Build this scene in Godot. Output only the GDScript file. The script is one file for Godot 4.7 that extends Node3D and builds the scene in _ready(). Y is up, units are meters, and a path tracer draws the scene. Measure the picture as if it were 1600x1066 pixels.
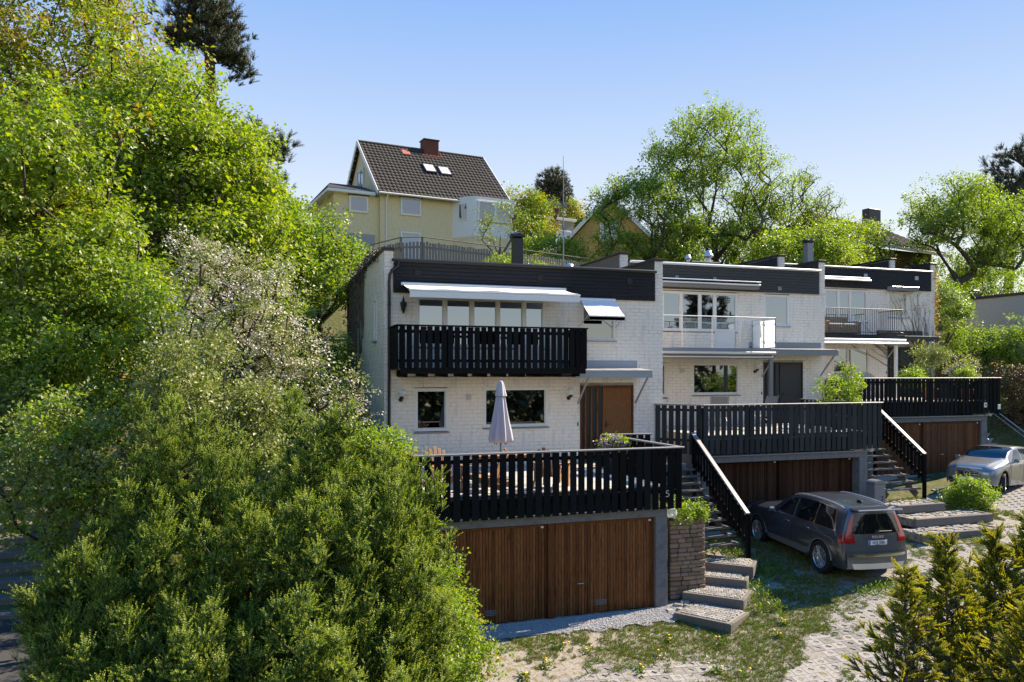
extends Node3D

var org := {}
var taken := {}
var mats := {}
var boxes := {}
var rng := RandomNumberGenerator.new()
var nz := FastNoiseLite.new()

func _ready() -> void:
	rng.seed = 7
	nz.seed = 3
	nz.frequency = 1.0
	nz.fractal_octaves = 2
	# ---- camera ----
	var cam := Camera3D.new()
	cam.name = "camera"
	add_child(cam)
	cam.near = 0.1
	cam.far = 600.0
	cam.projection = Camera3D.PROJECTION_FRUSTUM
	cam.size = 0.1 * 2.0 * 533.0 / 1200.0
	cam.frustum_offset = Vector2(0.0, 0.1 * 50.0 / 1200.0)
	cam.position = Vector3(-8.568, 5.38, 15.61)
	cam.look_at(cam.position + Vector3(0.3115, 0, -0.95025), Vector3.UP)
	cam.current = true
	# ---- sky, sun, exposure ----
	var sky := ProceduralSkyMaterial.new()
	sky.sky_top_color = Color(0.000, 0.118, 0.385).linear_to_srgb()
	sky.sky_horizon_color = Color(0.569, 0.560, 0.455).linear_to_srgb()
	sky.sky_curve = 0.234
	sky.sky_energy_multiplier = 1.0
	sky.ground_bottom_color = Color(0.10, 0.11, 0.07).linear_to_srgb()
	sky.ground_horizon_color = Color(0.30, 0.34, 0.30).linear_to_srgb()
	sky.sun_angle_max = 1.0
	var we := WorldEnvironment.new()
	we.name = "world_environment"
	var env := Environment.new()
	env.background_mode = Environment.BG_SKY
	env.sky = Sky.new()
	env.sky.sky_material = sky
	env.tonemap_mode = Environment.TONE_MAPPER_LINEAR
	env.tonemap_exposure = 2.4
	env.sdfgi_enabled = true
	env.ssao_enabled = true
	env.ssil_enabled = true
	we.environment = env
	add_child(we)
	var sun := DirectionalLight3D.new()
	sun.name = "sun"
	add_child(sun)
	sun.light_energy = 1.6
	sun.light_angular_distance = 0.5
	sun.light_color = Color(1.0, 0.93, 0.82)
	sun.shadow_enabled = true
	sun.look_at_from_position(Vector3(2.4, 2.05, -0.36) * 30.0, Vector3.ZERO, Vector3.UP)
	# ---- large structure, then objects ----
	materials()
	build_ground()
	build_houses()
	build_terraces()
	build_stairs()
	build_background_buildings()
	build_cars()
	build_yard()
	build_terrace_objects()
	build_plants()

# ---------------------------------------------------------------- helpers
func numbered(called: String) -> String:
	var n: int = taken.get(called, -1) + 1
	taken[called] = n
	return called if n == 0 else "%s_%03d" % [called, n]

func thing(called: String, label: String, category: String, at: Vector3, group := "", turn := 0.0) -> Node3D:
	var o := Node3D.new()
	o.name = numbered(called)
	add_child(o)
	o.position = at
	o.rotation.y = turn
	org[o] = at if turn == 0.0 else Vector3.ZERO
	meta(o, label, category, group)
	return o

func meta(o: Node, label: String, category: String, group := "") -> void:
	o.set_meta("label", label)
	o.set_meta("category", category)
	if group != "":
		o.set_meta("group", group)

func part(parent: Node, called: String, mesh: Mesh, m: Material, at := Vector3.ZERO, b := Basis()) -> MeshInstance3D:
	var o := MeshInstance3D.new()
	o.mesh = mesh
	if m != null:
		o.material_override = m
	o.name = called
	parent.add_child(o, true)
	var po: Vector3 = org.get(parent, Vector3.ZERO)
	o.transform = Transform3D(b, at - po)
	org[o] = at
	return o

func top_mesh(called: String, mesh: Mesh, m: Material, kind: String, label := "") -> MeshInstance3D:
	var o := MeshInstance3D.new()
	o.mesh = mesh
	o.material_override = m
	o.name = numbered(called)
	add_child(o)
	org[o] = Vector3.ZERO
	o.set_meta("kind", kind)
	if label != "":
		o.set_meta("label", label)
	return o

func S() -> SurfaceTool:
	var st := SurfaceTool.new()
	st.begin(Mesh.PRIMITIVE_TRIANGLES)
	return st

func tri(st: SurfaceTool, a: Vector3, b: Vector3, c: Vector3, n: Vector3) -> void:
	if (b - a).cross(c - a).dot(n) > 0.0:
		var t := b
		b = c
		c = t
	st.set_normal(n)
	st.add_vertex(a)
	st.set_normal(n)
	st.add_vertex(b)
	st.set_normal(n)
	st.add_vertex(c)

func tri3(st: SurfaceTool, p: Array, n: Array, a: int, b: int, c: int) -> void:
	if (p[b] - p[a]).cross(p[c] - p[a]).dot(n[a] + n[b] + n[c]) > 0.0:
		var t := b
		b = c
		c = t
	for k in [a, b, c]:
		st.set_normal(n[k])
		st.add_vertex(p[k])

func quad(st: SurfaceTool, a: Vector3, b: Vector3, c: Vector3, d: Vector3, n: Vector3) -> void:
	tri(st, a, b, c, n)
	tri(st, a, c, d, n)

func quadn(st: SurfaceTool, a: Vector3, b: Vector3, c: Vector3, d: Vector3, towards: Vector3) -> void:
	var n := (c - a).cross(d - b).normalized()
	if n.dot(towards) < 0.0:
		n = -n
	quad(st, a, b, c, d, n)

func bx(st: SurfaceTool, lo: Vector3, hi: Vector3, t := Transform3D()) -> void:
	var p := []
	for i in 8:
		p.append(t * Vector3(hi.x if i & 1 else lo.x, hi.y if i & 2 else lo.y, hi.z if i & 4 else lo.z))
	var f := [[0, 2, 3, 1, Vector3(0, 0, -1)], [4, 5, 7, 6, Vector3(0, 0, 1)], [0, 4, 6, 2, Vector3(-1, 0, 0)], [1, 3, 7, 5, Vector3(1, 0, 0)], [0, 1, 5, 4, Vector3(0, -1, 0)], [2, 6, 7, 3, Vector3(0, 1, 0)]]
	for q in f:
		quad(st, p[q[0]], p[q[1]], p[q[2]], p[q[3]], (t.basis * q[4]).normalized())

# box with chamfered edges, centred
func chamfer(st: SurfaceTool, c: Vector3, s: Vector3, r: float, t := Transform3D()) -> void:
	var h := s * 0.5
	r = min(r, min(h.x, min(h.y, h.z)) * 0.9)
	for ax in 3:
		var u := (ax + 1) % 3
		var v := (ax + 2) % 3
		for sg in [-1.0, 1.0]:
			var n := Vector3.ZERO
			n[ax] = sg
			var q := []
			for k in [[-1, -1], [1, -1], [1, 1], [-1, 1]]:
				var p := Vector3.ZERO
				p[ax] = sg * h[ax]
				p[u] = k[0] * (h[u] - r)
				p[v] = k[1] * (h[v] - r)
				q.append(t * (c + p))
			quad(st, q[0], q[1], q[2], q[3], t.basis * n)
		for su in [-1.0, 1.0]:
			for sv in [-1.0, 1.0]:
				var q := []
				for k in [[0, -1], [1, -1], [1, 1], [0, 1]]:
					var p := Vector3.ZERO
					p[ax] = k[1] * (h[ax] - r)
					p[u] = su * (h[u] - (r if k[0] == 0 else 0.0))
					p[v] = sv * (h[v] - (0.0 if k[0] == 0 else r))
					q.append(t * (c + p))
				var n := Vector3.ZERO
				n[u] = su
				n[v] = sv
				quad(st, q[0], q[1], q[2], q[3], (t.basis * n).normalized())
	for sx in [-1.0, 1.0]:
		for sy in [-1.0, 1.0]:
			for sz in [-1.0, 1.0]:
				var a := t * (c + Vector3(sx * h.x, sy * (h.y - r), sz * (h.z - r)))
				var b := t * (c + Vector3(sx * (h.x - r), sy * h.y, sz * (h.z - r)))
				var d := t * (c + Vector3(sx * (h.x - r), sy * (h.y - r), sz * h.z))
				tri(st, a, b, d, (t.basis * Vector3(sx, sy, sz)).normalized())

func cbox(s: Vector3, r := 0.004) -> Mesh:
	var k := Vector4(snappedf(s.x, 0.002), snappedf(s.y, 0.002), snappedf(s.z, 0.002), r)
	if boxes.has(k):
		return boxes[k]
	var st := S()
	if r > 0.0:
		chamfer(st, Vector3.ZERO, s, r)
	else:
		bx(st, -s * 0.5, s * 0.5)
	boxes[k] = st.commit()
	return boxes[k]

func cb(parent: Node, called: String, lo: Vector3, hi: Vector3, m: Material, r := 0.006) -> MeshInstance3D:
	return part(parent, called, cbox(hi - lo, r), m, (lo + hi) * 0.5)

func ring(c: Vector3, ax: Vector3, r: float, sides: int) -> PackedVector3Array:
	var u := ax.cross(Vector3.UP if absf(ax.y) < 0.9 else Vector3.RIGHT).normalized()
	var v := ax.cross(u).normalized()
	var o := PackedVector3Array()
	for i in sides:
		var a := TAU * i / sides
		o.append(c + (u * cos(a) + v * sin(a)) * r)
	return o

func tube(st: SurfaceTool, pts: Array, rad: Array, sides := 6, caps := true) -> void:
	var prev := PackedVector3Array()
	var u := Vector3.ZERO
	for i in pts.size():
		var p: Vector3 = pts[i]
		var d: Vector3 = (pts[min(i + 1, pts.size() - 1)] - pts[max(i - 1, 0)])
		d = d.normalized() if d.length() > 1e-6 else Vector3.UP
		if i == 0:
			u = d.cross(Vector3.UP if absf(d.y) < 0.9 else Vector3.RIGHT).normalized()
		else:
			u = (u - d * u.dot(d)).normalized()
		var v := d.cross(u)
		var cur := PackedVector3Array()
		for k in sides:
			var a := TAU * k / sides
			cur.append(u * cos(a) + v * sin(a))
		if i > 0:
			var pp: Vector3 = pts[i - 1]
			var r0: float = rad[i - 1]
			var r1: float = rad[i]
			for k in sides:
				var k2 := (k + 1) % sides
				var a0 := pp + prev[k] * r0
				var a1 := pp + prev[k2] * r0
				var b0 := p + cur[k] * r1
				var b1 := p + cur[k2] * r1
				st.set_normal(prev[k]); st.add_vertex(a0)
				st.set_normal(cur[k]); st.add_vertex(b0)
				st.set_normal(cur[k2]); st.add_vertex(b1)
				st.set_normal(prev[k]); st.add_vertex(a0)
				st.set_normal(cur[k2]); st.add_vertex(b1)
				st.set_normal(prev[k2]); st.add_vertex(a1)
		if caps and (i == 0 or i == pts.size() - 1):
			var rr: float = rad[i]
			var n := -d if i == 0 else d
			for k in sides:
				tri(st, p, p + cur[k] * rr, p + cur[(k + 1) % sides] * rr, n)
		prev = cur

func bar(st: SurfaceTool, a: Vector3, b: Vector3, r: float, sides := 8) -> void:
	tube(st, [a, b], [r, r], sides)

func beam(st: SurfaceTool, a: Vector3, b: Vector3, w: float, h: float, r := 0.004) -> void:
	var d := (b - a)
	var z := d.normalized()
	var x := Vector3.UP.cross(z).normalized() if absf(z.y) < 0.99 else Vector3.RIGHT
	var y := z.cross(x)
	chamfer(st, Vector3.ZERO, Vector3(w, h, d.length()), r, Transform3D(Basis(x, y, z), (a + b) * 0.5))

# revolve [radius, height] pairs about y; folds: [count, depth at the first ring, at the last]
func lathe(st: SurfaceTool, prof: Array, sides: int, c := Vector3.ZERO, folds := [], b := Basis()) -> void:
	var rows := []
	for i in prof.size():
		var row := PackedVector3Array()
		for k in sides:
			var a := TAU * k / sides
			var r: float = prof[i][0]
			if folds.size() > 0:
				var f := float(i) / (prof.size() - 1)
				r *= 1.0 + lerpf(folds[1], folds[2], f) * cos(a * folds[0] + 0.7 * sin(f * 3.0)) + 0.05 * sin(a * 3.0 + f * 5.0)
			row.append(Vector3(cos(a) * r, prof[i][1], sin(a) * r))
		rows.append(row)
	var nrm := []
	for i in rows.size():
		var row := PackedVector3Array()
		for k in sides:
			var du: Vector3 = rows[i][(k + 1) % sides] - rows[i][(k + sides - 1) % sides]
			var dv: Vector3 = rows[min(i + 1, rows.size() - 1)][k] - rows[max(i - 1, 0)][k]
			var n := dv.cross(du)
			if n.length() < 1e-9:
				n = Vector3(0, signf(dv.y + 1e-9) * (1.0 if i > 0 else -1.0), 0)
			row.append(n.normalized())
		nrm.append(row)
	for i in rows.size() - 1:
		for k in sides:
			var k2 := (k + 1) % sides
			var pp := []
			var nn := []
			for q in [[i, k], [i + 1, k], [i + 1, k2], [i, k2]]:
				nn.append(b * nrm[q[0]][q[1]])
				pp.append(c + b * rows[q[0]][q[1]])
			tri3(st, pp, nn, 0, 1, 2)
			tri3(st, pp, nn, 0, 2, 3)

func ball(r: float, seg := 16) -> Mesh:
	var m := SphereMesh.new()
	m.radius = r
	m.height = r * 2.0
	m.radial_segments = seg
	m.rings = seg / 2
	return m

func txt(parent: Node, called: String, words: String, h: float, at: Vector3, b: Basis, m: Material, deep := 0.01) -> MeshInstance3D:
	var t := TextMesh.new()
	t.text = words
	var fo := SystemFont.new()
	fo.font_names = PackedStringArray(["Droid Sans"])
	t.font = fo
	t.font_size = 64
	t.pixel_size = h / 46.0
	t.depth = deep
	return part(parent, called, t, m, at, b)

# ---------------------------------------------------------------- materials
func L(r: float, g: float, b: float) -> Color:
	return Color(r, g, b).linear_to_srgb()

func flat(c: Color, rough := 0.6, metal := 0.0) -> StandardMaterial3D:
	var m := StandardMaterial3D.new()
	m.albedo_color = c.linear_to_srgb()
	m.roughness = rough
	m.metallic = metal
	return m

# two linear colours mixed by layered noise, laid on by world position
func pm(key: String, c1: Color, c2: Color, rough: float, scale: Vector3, bump := 0.0, freq := 0.02, c3 := Color(0, 0, 0, 0), amt := 0.0) -> StandardMaterial3D:
	var m := StandardMaterial3D.new()
	var a := FastNoiseLite.new()
	a.seed = key.hash() % 1000
	a.frequency = freq
	a.fractal_octaves = 5
	var ia := a.get_seamless_image(256, 256)
	a.seed += 11
	a.frequency = freq * 0.25
	a.fractal_octaves = 3
	var ib := a.get_seamless_image(256, 256)
	var im := Image.create_empty(256, 256, false, Image.FORMAT_RGB8)
	for y in 256:
		for x in 256:
			var t := clampf((ia.get_pixel(x, y).r - 0.5) * 1.6 + 0.5, 0, 1)
			var c := c1.lerp(c2, t)
			if amt > 0.0:
				c = c.lerp(c3, clampf((ib.get_pixel(x, y).r - (1.0 - amt)) * 5.0, 0, 1))
			im.set_pixel(x, y, c.linear_to_srgb())
	im.generate_mipmaps()
	m.albedo_texture = ImageTexture.create_from_image(im)
	m.roughness = rough
	m.uv1_triplanar = true
	m.uv1_world_triplanar = true
	m.uv1_scale = scale
	if bump > 0.0:
		m.heightmap_enabled = true
		var bk := "bump%d" % roundi(freq * 50.0)
		if not mats.has(bk):
			mats[bk] = ImageTexture.create_from_image(ia)
		m.heightmap_texture = mats[bk]
		m.heightmap_scale = bump
	if c2.r < 0.06:
		m.metallic_specular = 0.2
	elif c2.r < 0.3:
		m.metallic_specular = 0.3
	mats[key] = m
	return m

func leafmat(key: String, c: Color, back: Color) -> void:
	var m := flat(c, 0.5)
	m.backlight_enabled = true
	m.backlight = back
	m.cull_mode = BaseMaterial3D.CULL_DISABLED
	mats[key] = m

func gloss(key: String, c: Color, rough: float, metal: float, coat := 0.0) -> void:
	var m := flat(c, rough, metal)
	if coat > 0.0:
		m.clearcoat_enabled = true
		m.clearcoat = coat
		m.clearcoat_roughness = 0.04
	mats[key] = m

func materials() -> void:
	pm("brick", Color(0.83, 0.75, 0.645), Color(0.88, 0.805, 0.70), 0.85, Vector3(1.1, 0.22, 1.1), 0.25, 0.05, Color(0.72, 0.665, 0.585), 0.34)
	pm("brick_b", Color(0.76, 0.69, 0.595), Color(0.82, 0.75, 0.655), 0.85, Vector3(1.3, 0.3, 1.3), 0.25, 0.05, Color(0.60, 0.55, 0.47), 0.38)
	pm("mortar", Color(0.68, 0.61, 0.52), Color(0.76, 0.69, 0.60), 0.95, Vector3(0.6, 0.6, 0.6), 0.2, 0.05, Color(0.54, 0.49, 0.42), 0.4)
	pm("concrete", Color(0.155, 0.16, 0.165), Color(0.185, 0.19, 0.195), 0.9, Vector3(0.8, 0.8, 0.8), 0.15, 0.04, Color(0.14, 0.142, 0.14), 0.35)
	pm("render_grey", Color(0.30, 0.31, 0.31), Color(0.36, 0.37, 0.36), 0.9, Vector3(0.6, 0.6, 0.6), 0.1, 0.05)
	pm("stair_stone", Color(0.12, 0.112, 0.10), Color(0.20, 0.19, 0.17), 0.9, Vector3(1.4, 1.4, 1.4), 0.4, 0.06)
	for i in 3:
		pm("black%d" % i, Color(0.0045, 0.0048, 0.0055) * (0.8 + 0.45 * i), Color(0.008, 0.0085, 0.009) * (0.8 + 0.45 * i), 0.7, Vector3(5, 0.5, 5), 0.08, 0.05)
		pm("slate%d" % i, Color(0.026, 0.0275, 0.029) * (1.0 + 0.2 * i), Color(0.038, 0.0395, 0.041) * (1.0 + 0.2 * i), 0.7, Vector3(5, 0.5, 5), 0.08, 0.05)
	pm("clad_black", Color(0.020, 0.021, 0.024), Color(0.030, 0.031, 0.034), 0.65, Vector3(0.5, 5, 0.5), 0.08, 0.05)
	pm("clad_slate", Color(0.048, 0.050, 0.054), Color(0.066, 0.068, 0.072), 0.6, Vector3(0.5, 5, 0.5), 0.08, 0.05)
	pm("clad_navy", Color(0.024, 0.028, 0.036), Color(0.036, 0.041, 0.050), 0.6, Vector3(0.5, 5, 0.5), 0.08, 0.05)
	var wood := [[0.165, 0.062, 0.020], [0.19, 0.074, 0.024], [0.13, 0.047, 0.016], [0.215, 0.088, 0.029], [0.19, 0.070, 0.024]]
	for i in 5:
		var w: Array = wood[i]
		var c := Color(w[0], w[1], w[2])
		pm("plank%d" % i, c * 0.75, c * 1.3, 0.55, Vector3(4, 0.35, 4), 0.1, 0.05, c * 0.45, 0.36)
		var d := Color(w[0] * 0.28, w[1] * 0.36, w[2] * 0.6)
		pm("weathered%d" % i, d * 0.8, d * 1.2, 0.7, Vector3(4, 0.35, 4), 0.1, 0.05, d * 0.55, 0.36)
		var e := Color(w[0] * 0.75, w[1] * 0.85, w[2] * 1.15)
		pm("faded%d" % i, e * 0.8, e * 1.2, 0.7, Vector3(4, 0.35, 4), 0.1, 0.05, e * 0.6, 0.36)
	pm("teak", Color(0.16, 0.066, 0.022), Color(0.25, 0.11, 0.038), 0.45, Vector3(2.4, 0.35, 2.4), 0.05, 0.05)
	pm("oak", Color(0.27, 0.145, 0.065), Color(0.35, 0.20, 0.095), 0.6, Vector3(3, 3, 0.6), 0.05, 0.05)
	pm("grey_wood", Color(0.11, 0.105, 0.095), Color(0.18, 0.17, 0.155), 0.85, Vector3(0.8, 4, 4), 0.2, 0.05)
	pm("palisade", Color(0.15, 0.14, 0.125), Color(0.25, 0.235, 0.21), 0.9, Vector3(4, 0.5, 4), 0.2, 0.05)
	pm("deck_tile", Color(0.42, 0.40, 0.37), Color(0.52, 0.50, 0.47), 0.8, Vector3(1.2, 1.2, 1.2), 0.05, 0.04)
	pm("roof_felt", Color(0.04, 0.04, 0.042), Color(0.065, 0.063, 0.06), 0.95, Vector3(1, 1, 1), 0.2, 0.05)
	pm("tan_panel", Color(0.20, 0.16, 0.115), Color(0.25, 0.20, 0.15), 0.8, Vector3(3, 0.5, 3), 0.05, 0.05)
	pm("earth", Color(0.20, 0.172, 0.145), Color(0.335, 0.30, 0.265), 0.98, Vector3(1.1, 1.1, 1.1), 0.8, 0.07, Color(0.17, 0.15, 0.075), 0.44)
	pm("lawn", Color(0.060, 0.075, 0.022), Color(0.115, 0.12, 0.045), 0.98, Vector3(0.4, 0.4, 0.4), 1.0, 0.05, Color(0.16, 0.125, 0.075), 0.42)
	pm("asphalt", Color(0.045, 0.045, 0.047), Color(0.075, 0.074, 0.074), 0.95, Vector3(1.5, 1.5, 1.5), 0.3, 0.09)
	for i in 3:
		var k := 0.85 + 0.16 * i
		pm("paver%d" % i, Color(0.225, 0.21, 0.195) * k, Color(0.30, 0.285, 0.265) * k, 0.95, Vector3(2, 2, 2), 0.3, 0.06)
		pm("sett%d" % i, Color(0.21, 0.20, 0.185) * k, Color(0.32, 0.305, 0.28) * k, 0.92, Vector3(4, 4, 4), 0.3, 0.05)
		pm("walling%d" % i, Color(0.20, 0.135, 0.09) * k, Color(0.30, 0.21, 0.145) * k, 0.92, Vector3(3, 3, 3), 0.5, 0.05)
	pm("gravel", Color(0.22, 0.22, 0.225), Color(0.40, 0.40, 0.40), 0.95, Vector3(4, 4, 4), 0.5, 0.12)
	pm("stone_chip", Color(0.25, 0.25, 0.26), Color(0.46, 0.455, 0.45), 0.9, Vector3(9, 9, 9), 0.0, 0.02)
	pm("yellow_render", Color(0.68, 0.57, 0.33), Color(0.75, 0.635, 0.38), 0.92, Vector3(0.3, 0.3, 0.3), 0.1, 0.05)
	pm("ochre_render", Color(0.50, 0.33, 0.10), Color(0.56, 0.38, 0.13), 0.92, Vector3(0.3, 0.3, 0.3), 0.0, 0.05)
	pm("tile_dark", Color(0.040, 0.036, 0.033), Color(0.075, 0.068, 0.062), 0.8, Vector3(1.5, 1.5, 1.5), 0.0, 0.06, Color(0.10, 0.09, 0.075), 0.36)
	pm("tile_red", Color(0.26, 0.085, 0.045), Color(0.34, 0.12, 0.065), 0.8, Vector3(1.5, 1.5, 1.5), 0.0, 0.06)
	pm("chimney_brick", Color(0.10, 0.045, 0.03), Color(0.17, 0.075, 0.05), 0.9, Vector3(2, 2, 2), 0.3, 0.08)
	pm("far_siding", Color(0.20, 0.19, 0.175), Color(0.25, 0.24, 0.22), 0.9, Vector3(0.5, 2, 0.5), 0.0, 0.05)
	pm("brown_siding", Color(0.09, 0.06, 0.035), Color(0.13, 0.085, 0.05), 0.9, Vector3(2, 0.4, 2), 0.0, 0.05)
	pm("bark", Color(0.045, 0.038, 0.03), Color(0.085, 0.072, 0.058), 0.95, Vector3(3, 1, 3), 0.8, 0.06)
	pm("bark_pine", Color(0.075, 0.045, 0.028), Color(0.13, 0.08, 0.05), 0.95, Vector3(3, 1, 3), 0.8, 0.06)
	pm("twig", Color(0.10, 0.085, 0.07), Color(0.16, 0.14, 0.12), 0.95, Vector3(3, 3, 3), 0.0, 0.06)
	pm("fabric_awning", Color(0.74, 0.73, 0.71), Color(0.80, 0.79, 0.77), 0.85, Vector3(3, 3, 3), 0.0, 0.05)
	pm("fabric_grey", Color(0.20, 0.20, 0.205), Color(0.25, 0.25, 0.25), 0.85, Vector3(3, 3, 3), 0.0, 0.05)
	pm("fabric_umbrella", Color(0.40, 0.39, 0.43), Color(0.47, 0.46, 0.50), 0.9, Vector3(2, 2, 2), 0.05, 0.05)
	mats.white = flat(Color(0.76, 0.75, 0.71), 0.45)
	mats.grey_paint = flat(Color(0.30, 0.32, 0.34), 0.5)
	mats.grey_metal = flat(Color(0.20, 0.215, 0.235), 0.4, 0.3)
	mats.light_metal = flat(Color(0.62, 0.63, 0.64), 0.35, 0.6)
	mats.rail_cap = flat(Color(0.23, 0.235, 0.245), 0.5, 0.2)
	mats.black_metal = flat(Color(0.012, 0.012, 0.014), 0.4)
	mats.black_plastic = flat(Color(0.012, 0.012, 0.012), 0.55)
	mats.rubber = flat(Color(0.014, 0.014, 0.014), 0.85)
	mats.door_dark = flat(Color(0.030, 0.030, 0.031), 0.5)
	mats.door_green = flat(Color(0.014, 0.026, 0.024), 0.5)
	mats.strip_dark = flat(Color(0.016, 0.020, 0.022), 0.35)
	mats.vent_white = flat(Color(0.55, 0.56, 0.55), 0.6)
	mats.copper = flat(Color(0.42, 0.12, 0.07), 0.6)
	mats.terracotta = flat(Color(0.40, 0.16, 0.08), 0.8)
	mats.chrome = flat(Color(0.80, 0.80, 0.80), 0.12, 1.0)
	mats.alloy = flat(Color(0.62, 0.62, 0.64), 0.28, 0.9)
	mats.chip_white = flat(Color(0.75, 0.76, 0.76), 0.5)
	mats.plate = flat(Color(0.62, 0.65, 0.70), 0.4)
	mats.plate_blue = flat(Color(0.03, 0.10, 0.42), 0.4)
	mats.petal_white = flat(Color(0.72, 0.66, 0.64), 0.7)
	mats.petal_purple = flat(Color(0.16, 0.04, 0.24), 0.7)
	mats.petal_lilac = flat(Color(0.34, 0.23, 0.42), 0.7)
	mats.petal_yellow = flat(Color(0.75, 0.50, 0.01), 0.7)
	gloss("window", Color(0.235, 0.275, 0.325), 0.015, 1.0)
	gloss("window_dark", Color(0.215, 0.225, 0.235), 0.02, 1.0)
	gloss("car_glass", Color(0.008, 0.009, 0.010), 0.02, 0.0, 0.5)
	gloss("car_grey", Color(0.095, 0.115, 0.145), 0.30, 0.7, 1.0)
	gloss("car_silver", Color(0.21, 0.215, 0.22), 0.3, 0.3, 1.0)
	gloss("lamp_red", Color(0.32, 0.008, 0.010), 0.12, 0.0, 1.0)
	gloss("lamp_clear", Color(0.34, 0.36, 0.38), 0.1, 0.6, 1.0)
	var g := StandardMaterial3D.new()
	g.albedo_color = Color(0.93, 0.95, 0.95, 0.38)
	g.transparency = BaseMaterial3D.TRANSPARENCY_ALPHA
	g.roughness = 0.03
	mats.globe = g
	var gp := g.duplicate()
	gp.albedo_color = Color(0.85, 0.92, 0.92, 0.10)
	mats.rail_glass = gp
	var fr := flat(Color(0.80, 0.82, 0.82), 0.5)
	fr.backlight_enabled = true
	fr.backlight = Color(1.0, 1.0, 1.0)
	mats.frosted = fr
	leafmat("maple_a", Color(0.125, 0.172, 0.024), Color(0.52, 0.64, 0.055))
	leafmat("maple_b", Color(0.180, 0.212, 0.034), Color(0.66, 0.72, 0.075))
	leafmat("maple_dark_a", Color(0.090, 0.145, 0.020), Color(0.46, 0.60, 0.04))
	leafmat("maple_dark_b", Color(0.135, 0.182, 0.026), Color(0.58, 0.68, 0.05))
	leafmat("gold_a", Color(0.200, 0.180, 0.024), Color(0.60, 0.56, 0.04))
	leafmat("gold_b", Color(0.257, 0.203, 0.034), Color(0.675, 0.562, 0.045))
	leafmat("orange_leaf", Color(0.36, 0.19, 0.022), Color(0.40, 0.22, 0.02))
	leafmat("sage_a", Color(0.142, 0.169, 0.054), Color(0.405, 0.450, 0.090))
	leafmat("sage_b", Color(0.209, 0.230, 0.088), Color(0.495, 0.540, 0.135))
	leafmat("juniper_a", Color(0.055, 0.095, 0.020), Color(0.28, 0.40, 0.035))
	leafmat("juniper_b", Color(0.215, 0.250, 0.030), Color(0.62, 0.70, 0.045))
	leafmat("shrub_a", Color(0.095, 0.162, 0.019), Color(0.495, 0.630, 0.032))
	leafmat("shrub_b", Color(0.176, 0.230, 0.024), Color(0.585, 0.675, 0.041))
	leafmat("thuja_a", Color(0.175, 0.175, 0.028), Color(0.70, 0.70, 0.07))
	leafmat("thuja_b", Color(0.255, 0.240, 0.036), Color(0.82, 0.78, 0.08))
	leafmat("thuja_brown", Color(0.075, 0.055, 0.040), Color(0.040, 0.030, 0.020))
	leafmat("thuja_green", Color(0.110, 0.130, 0.026), Color(0.52, 0.58, 0.045))
	leafmat("pine_a", Color(0.040, 0.058, 0.022), Color(0.05, 0.07, 0.02))
	leafmat("pine_b", Color(0.075, 0.085, 0.034), Color(0.08, 0.09, 0.02))
	leafmat("hedge_brown_a", Color(0.075, 0.045, 0.028), Color(0.060, 0.035, 0.015))
	leafmat("hedge_brown_b", Color(0.260, 0.150, 0.030), Color(0.240, 0.150, 0.020))
	leafmat("grass_a", Color(0.115, 0.165, 0.022), Color(0.32, 0.42, 0.03))
	leafmat("grass_b", Color(0.217, 0.203, 0.058), Color(0.315, 0.292, 0.068))
	leafmat("blossom", Color(0.74, 0.70, 0.64), Color(0.58, 0.54, 0.48))
# ---------------------------------------------------------------- ground
func sstep(a: float, b: float, x: float) -> float:
	var t := clampf((x - a) / (b - a), 0, 1)
	return t * t * (3.0 - 2.0 * t)

func ramp(keys: Array, t: float) -> float:
	if t <= keys[0][0]:
		return keys[0][1]
	for i in keys.size() - 1:
		if t < keys[i + 1][0]:
			return lerpf(keys[i][1], keys[i + 1][1], (t - keys[i][0]) / (keys[i + 1][0] - keys[i][0]))
	return keys[-1][1]

func drive(x: float, z: float) -> float:
	return 0.07 * clampf(x, 0.0, 40.0) - 0.09 * clampf(z, -7.0, 12.0)

func height(x: float, z: float) -> float:
	var t := -z
	var h := drive(x, z)
	var tb := t - 0.38 * maxf(x, 0.0)
	var back: float = ramp([[13.6, 3.0], [15.0, 6.0], [18, 7.6], [22, 9.6], [28, 11.2], [40, 13.0], [60, 15.0], [100, 17.0], [250, 19.0]], tb) + 0.03 * maxf(x, 0.0)
	h = lerpf(h, back, sstep(13.2, 14.4, tb))
	# slope beside and left of the first house
	var ls: float = ramp([[-20, -1.6], [-6, -0.6], [-3, -0.2], [-1, 0.2], [1, 1.2], [3, 2.2], [6, 3.4], [12, 5.0], [16, 6.6], [22, 9.6], [28, 11.2], [40, 13.0], [60, 15.0], [100, 17.0], [250, 19.0]], t)
	var lp := ls
	var pc: float = ramp([[-20, -1.4], [-3, -0.1], [3.0, 0.12], [9.0, 2.5], [13.0, 5.0], [16, 6.6], [28, 11.2], [250, 19.0]], t)
	lp = lerpf(ls, pc, sstep(-11.0, -11.8, x) * (1.0 - sstep(-15.5, -17.5, x)))
	h = lerpf(h, lp, sstep(-5.75, -6.8, x) * sstep(-4.0, -1.0, t) if t < 0 else lerpf(0.0, 1.0, sstep(-5.6, -6.2, x)))
	if t <= -4.0:
		h = lerpf(drive(x, z), pc, sstep(-9.0, -11.5, x))
	# bank to the right of the third house
	var rt: float = ramp([[5.0, 1.8], [9.0, 3.4], [14, 5.4], [22, 8.0], [30, 10.0], [60, 13.0], [250, 18.0]], t)
	h = lerpf(h, maxf(h, rt), sstep(19.6, 21.5, x))
	return h

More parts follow.
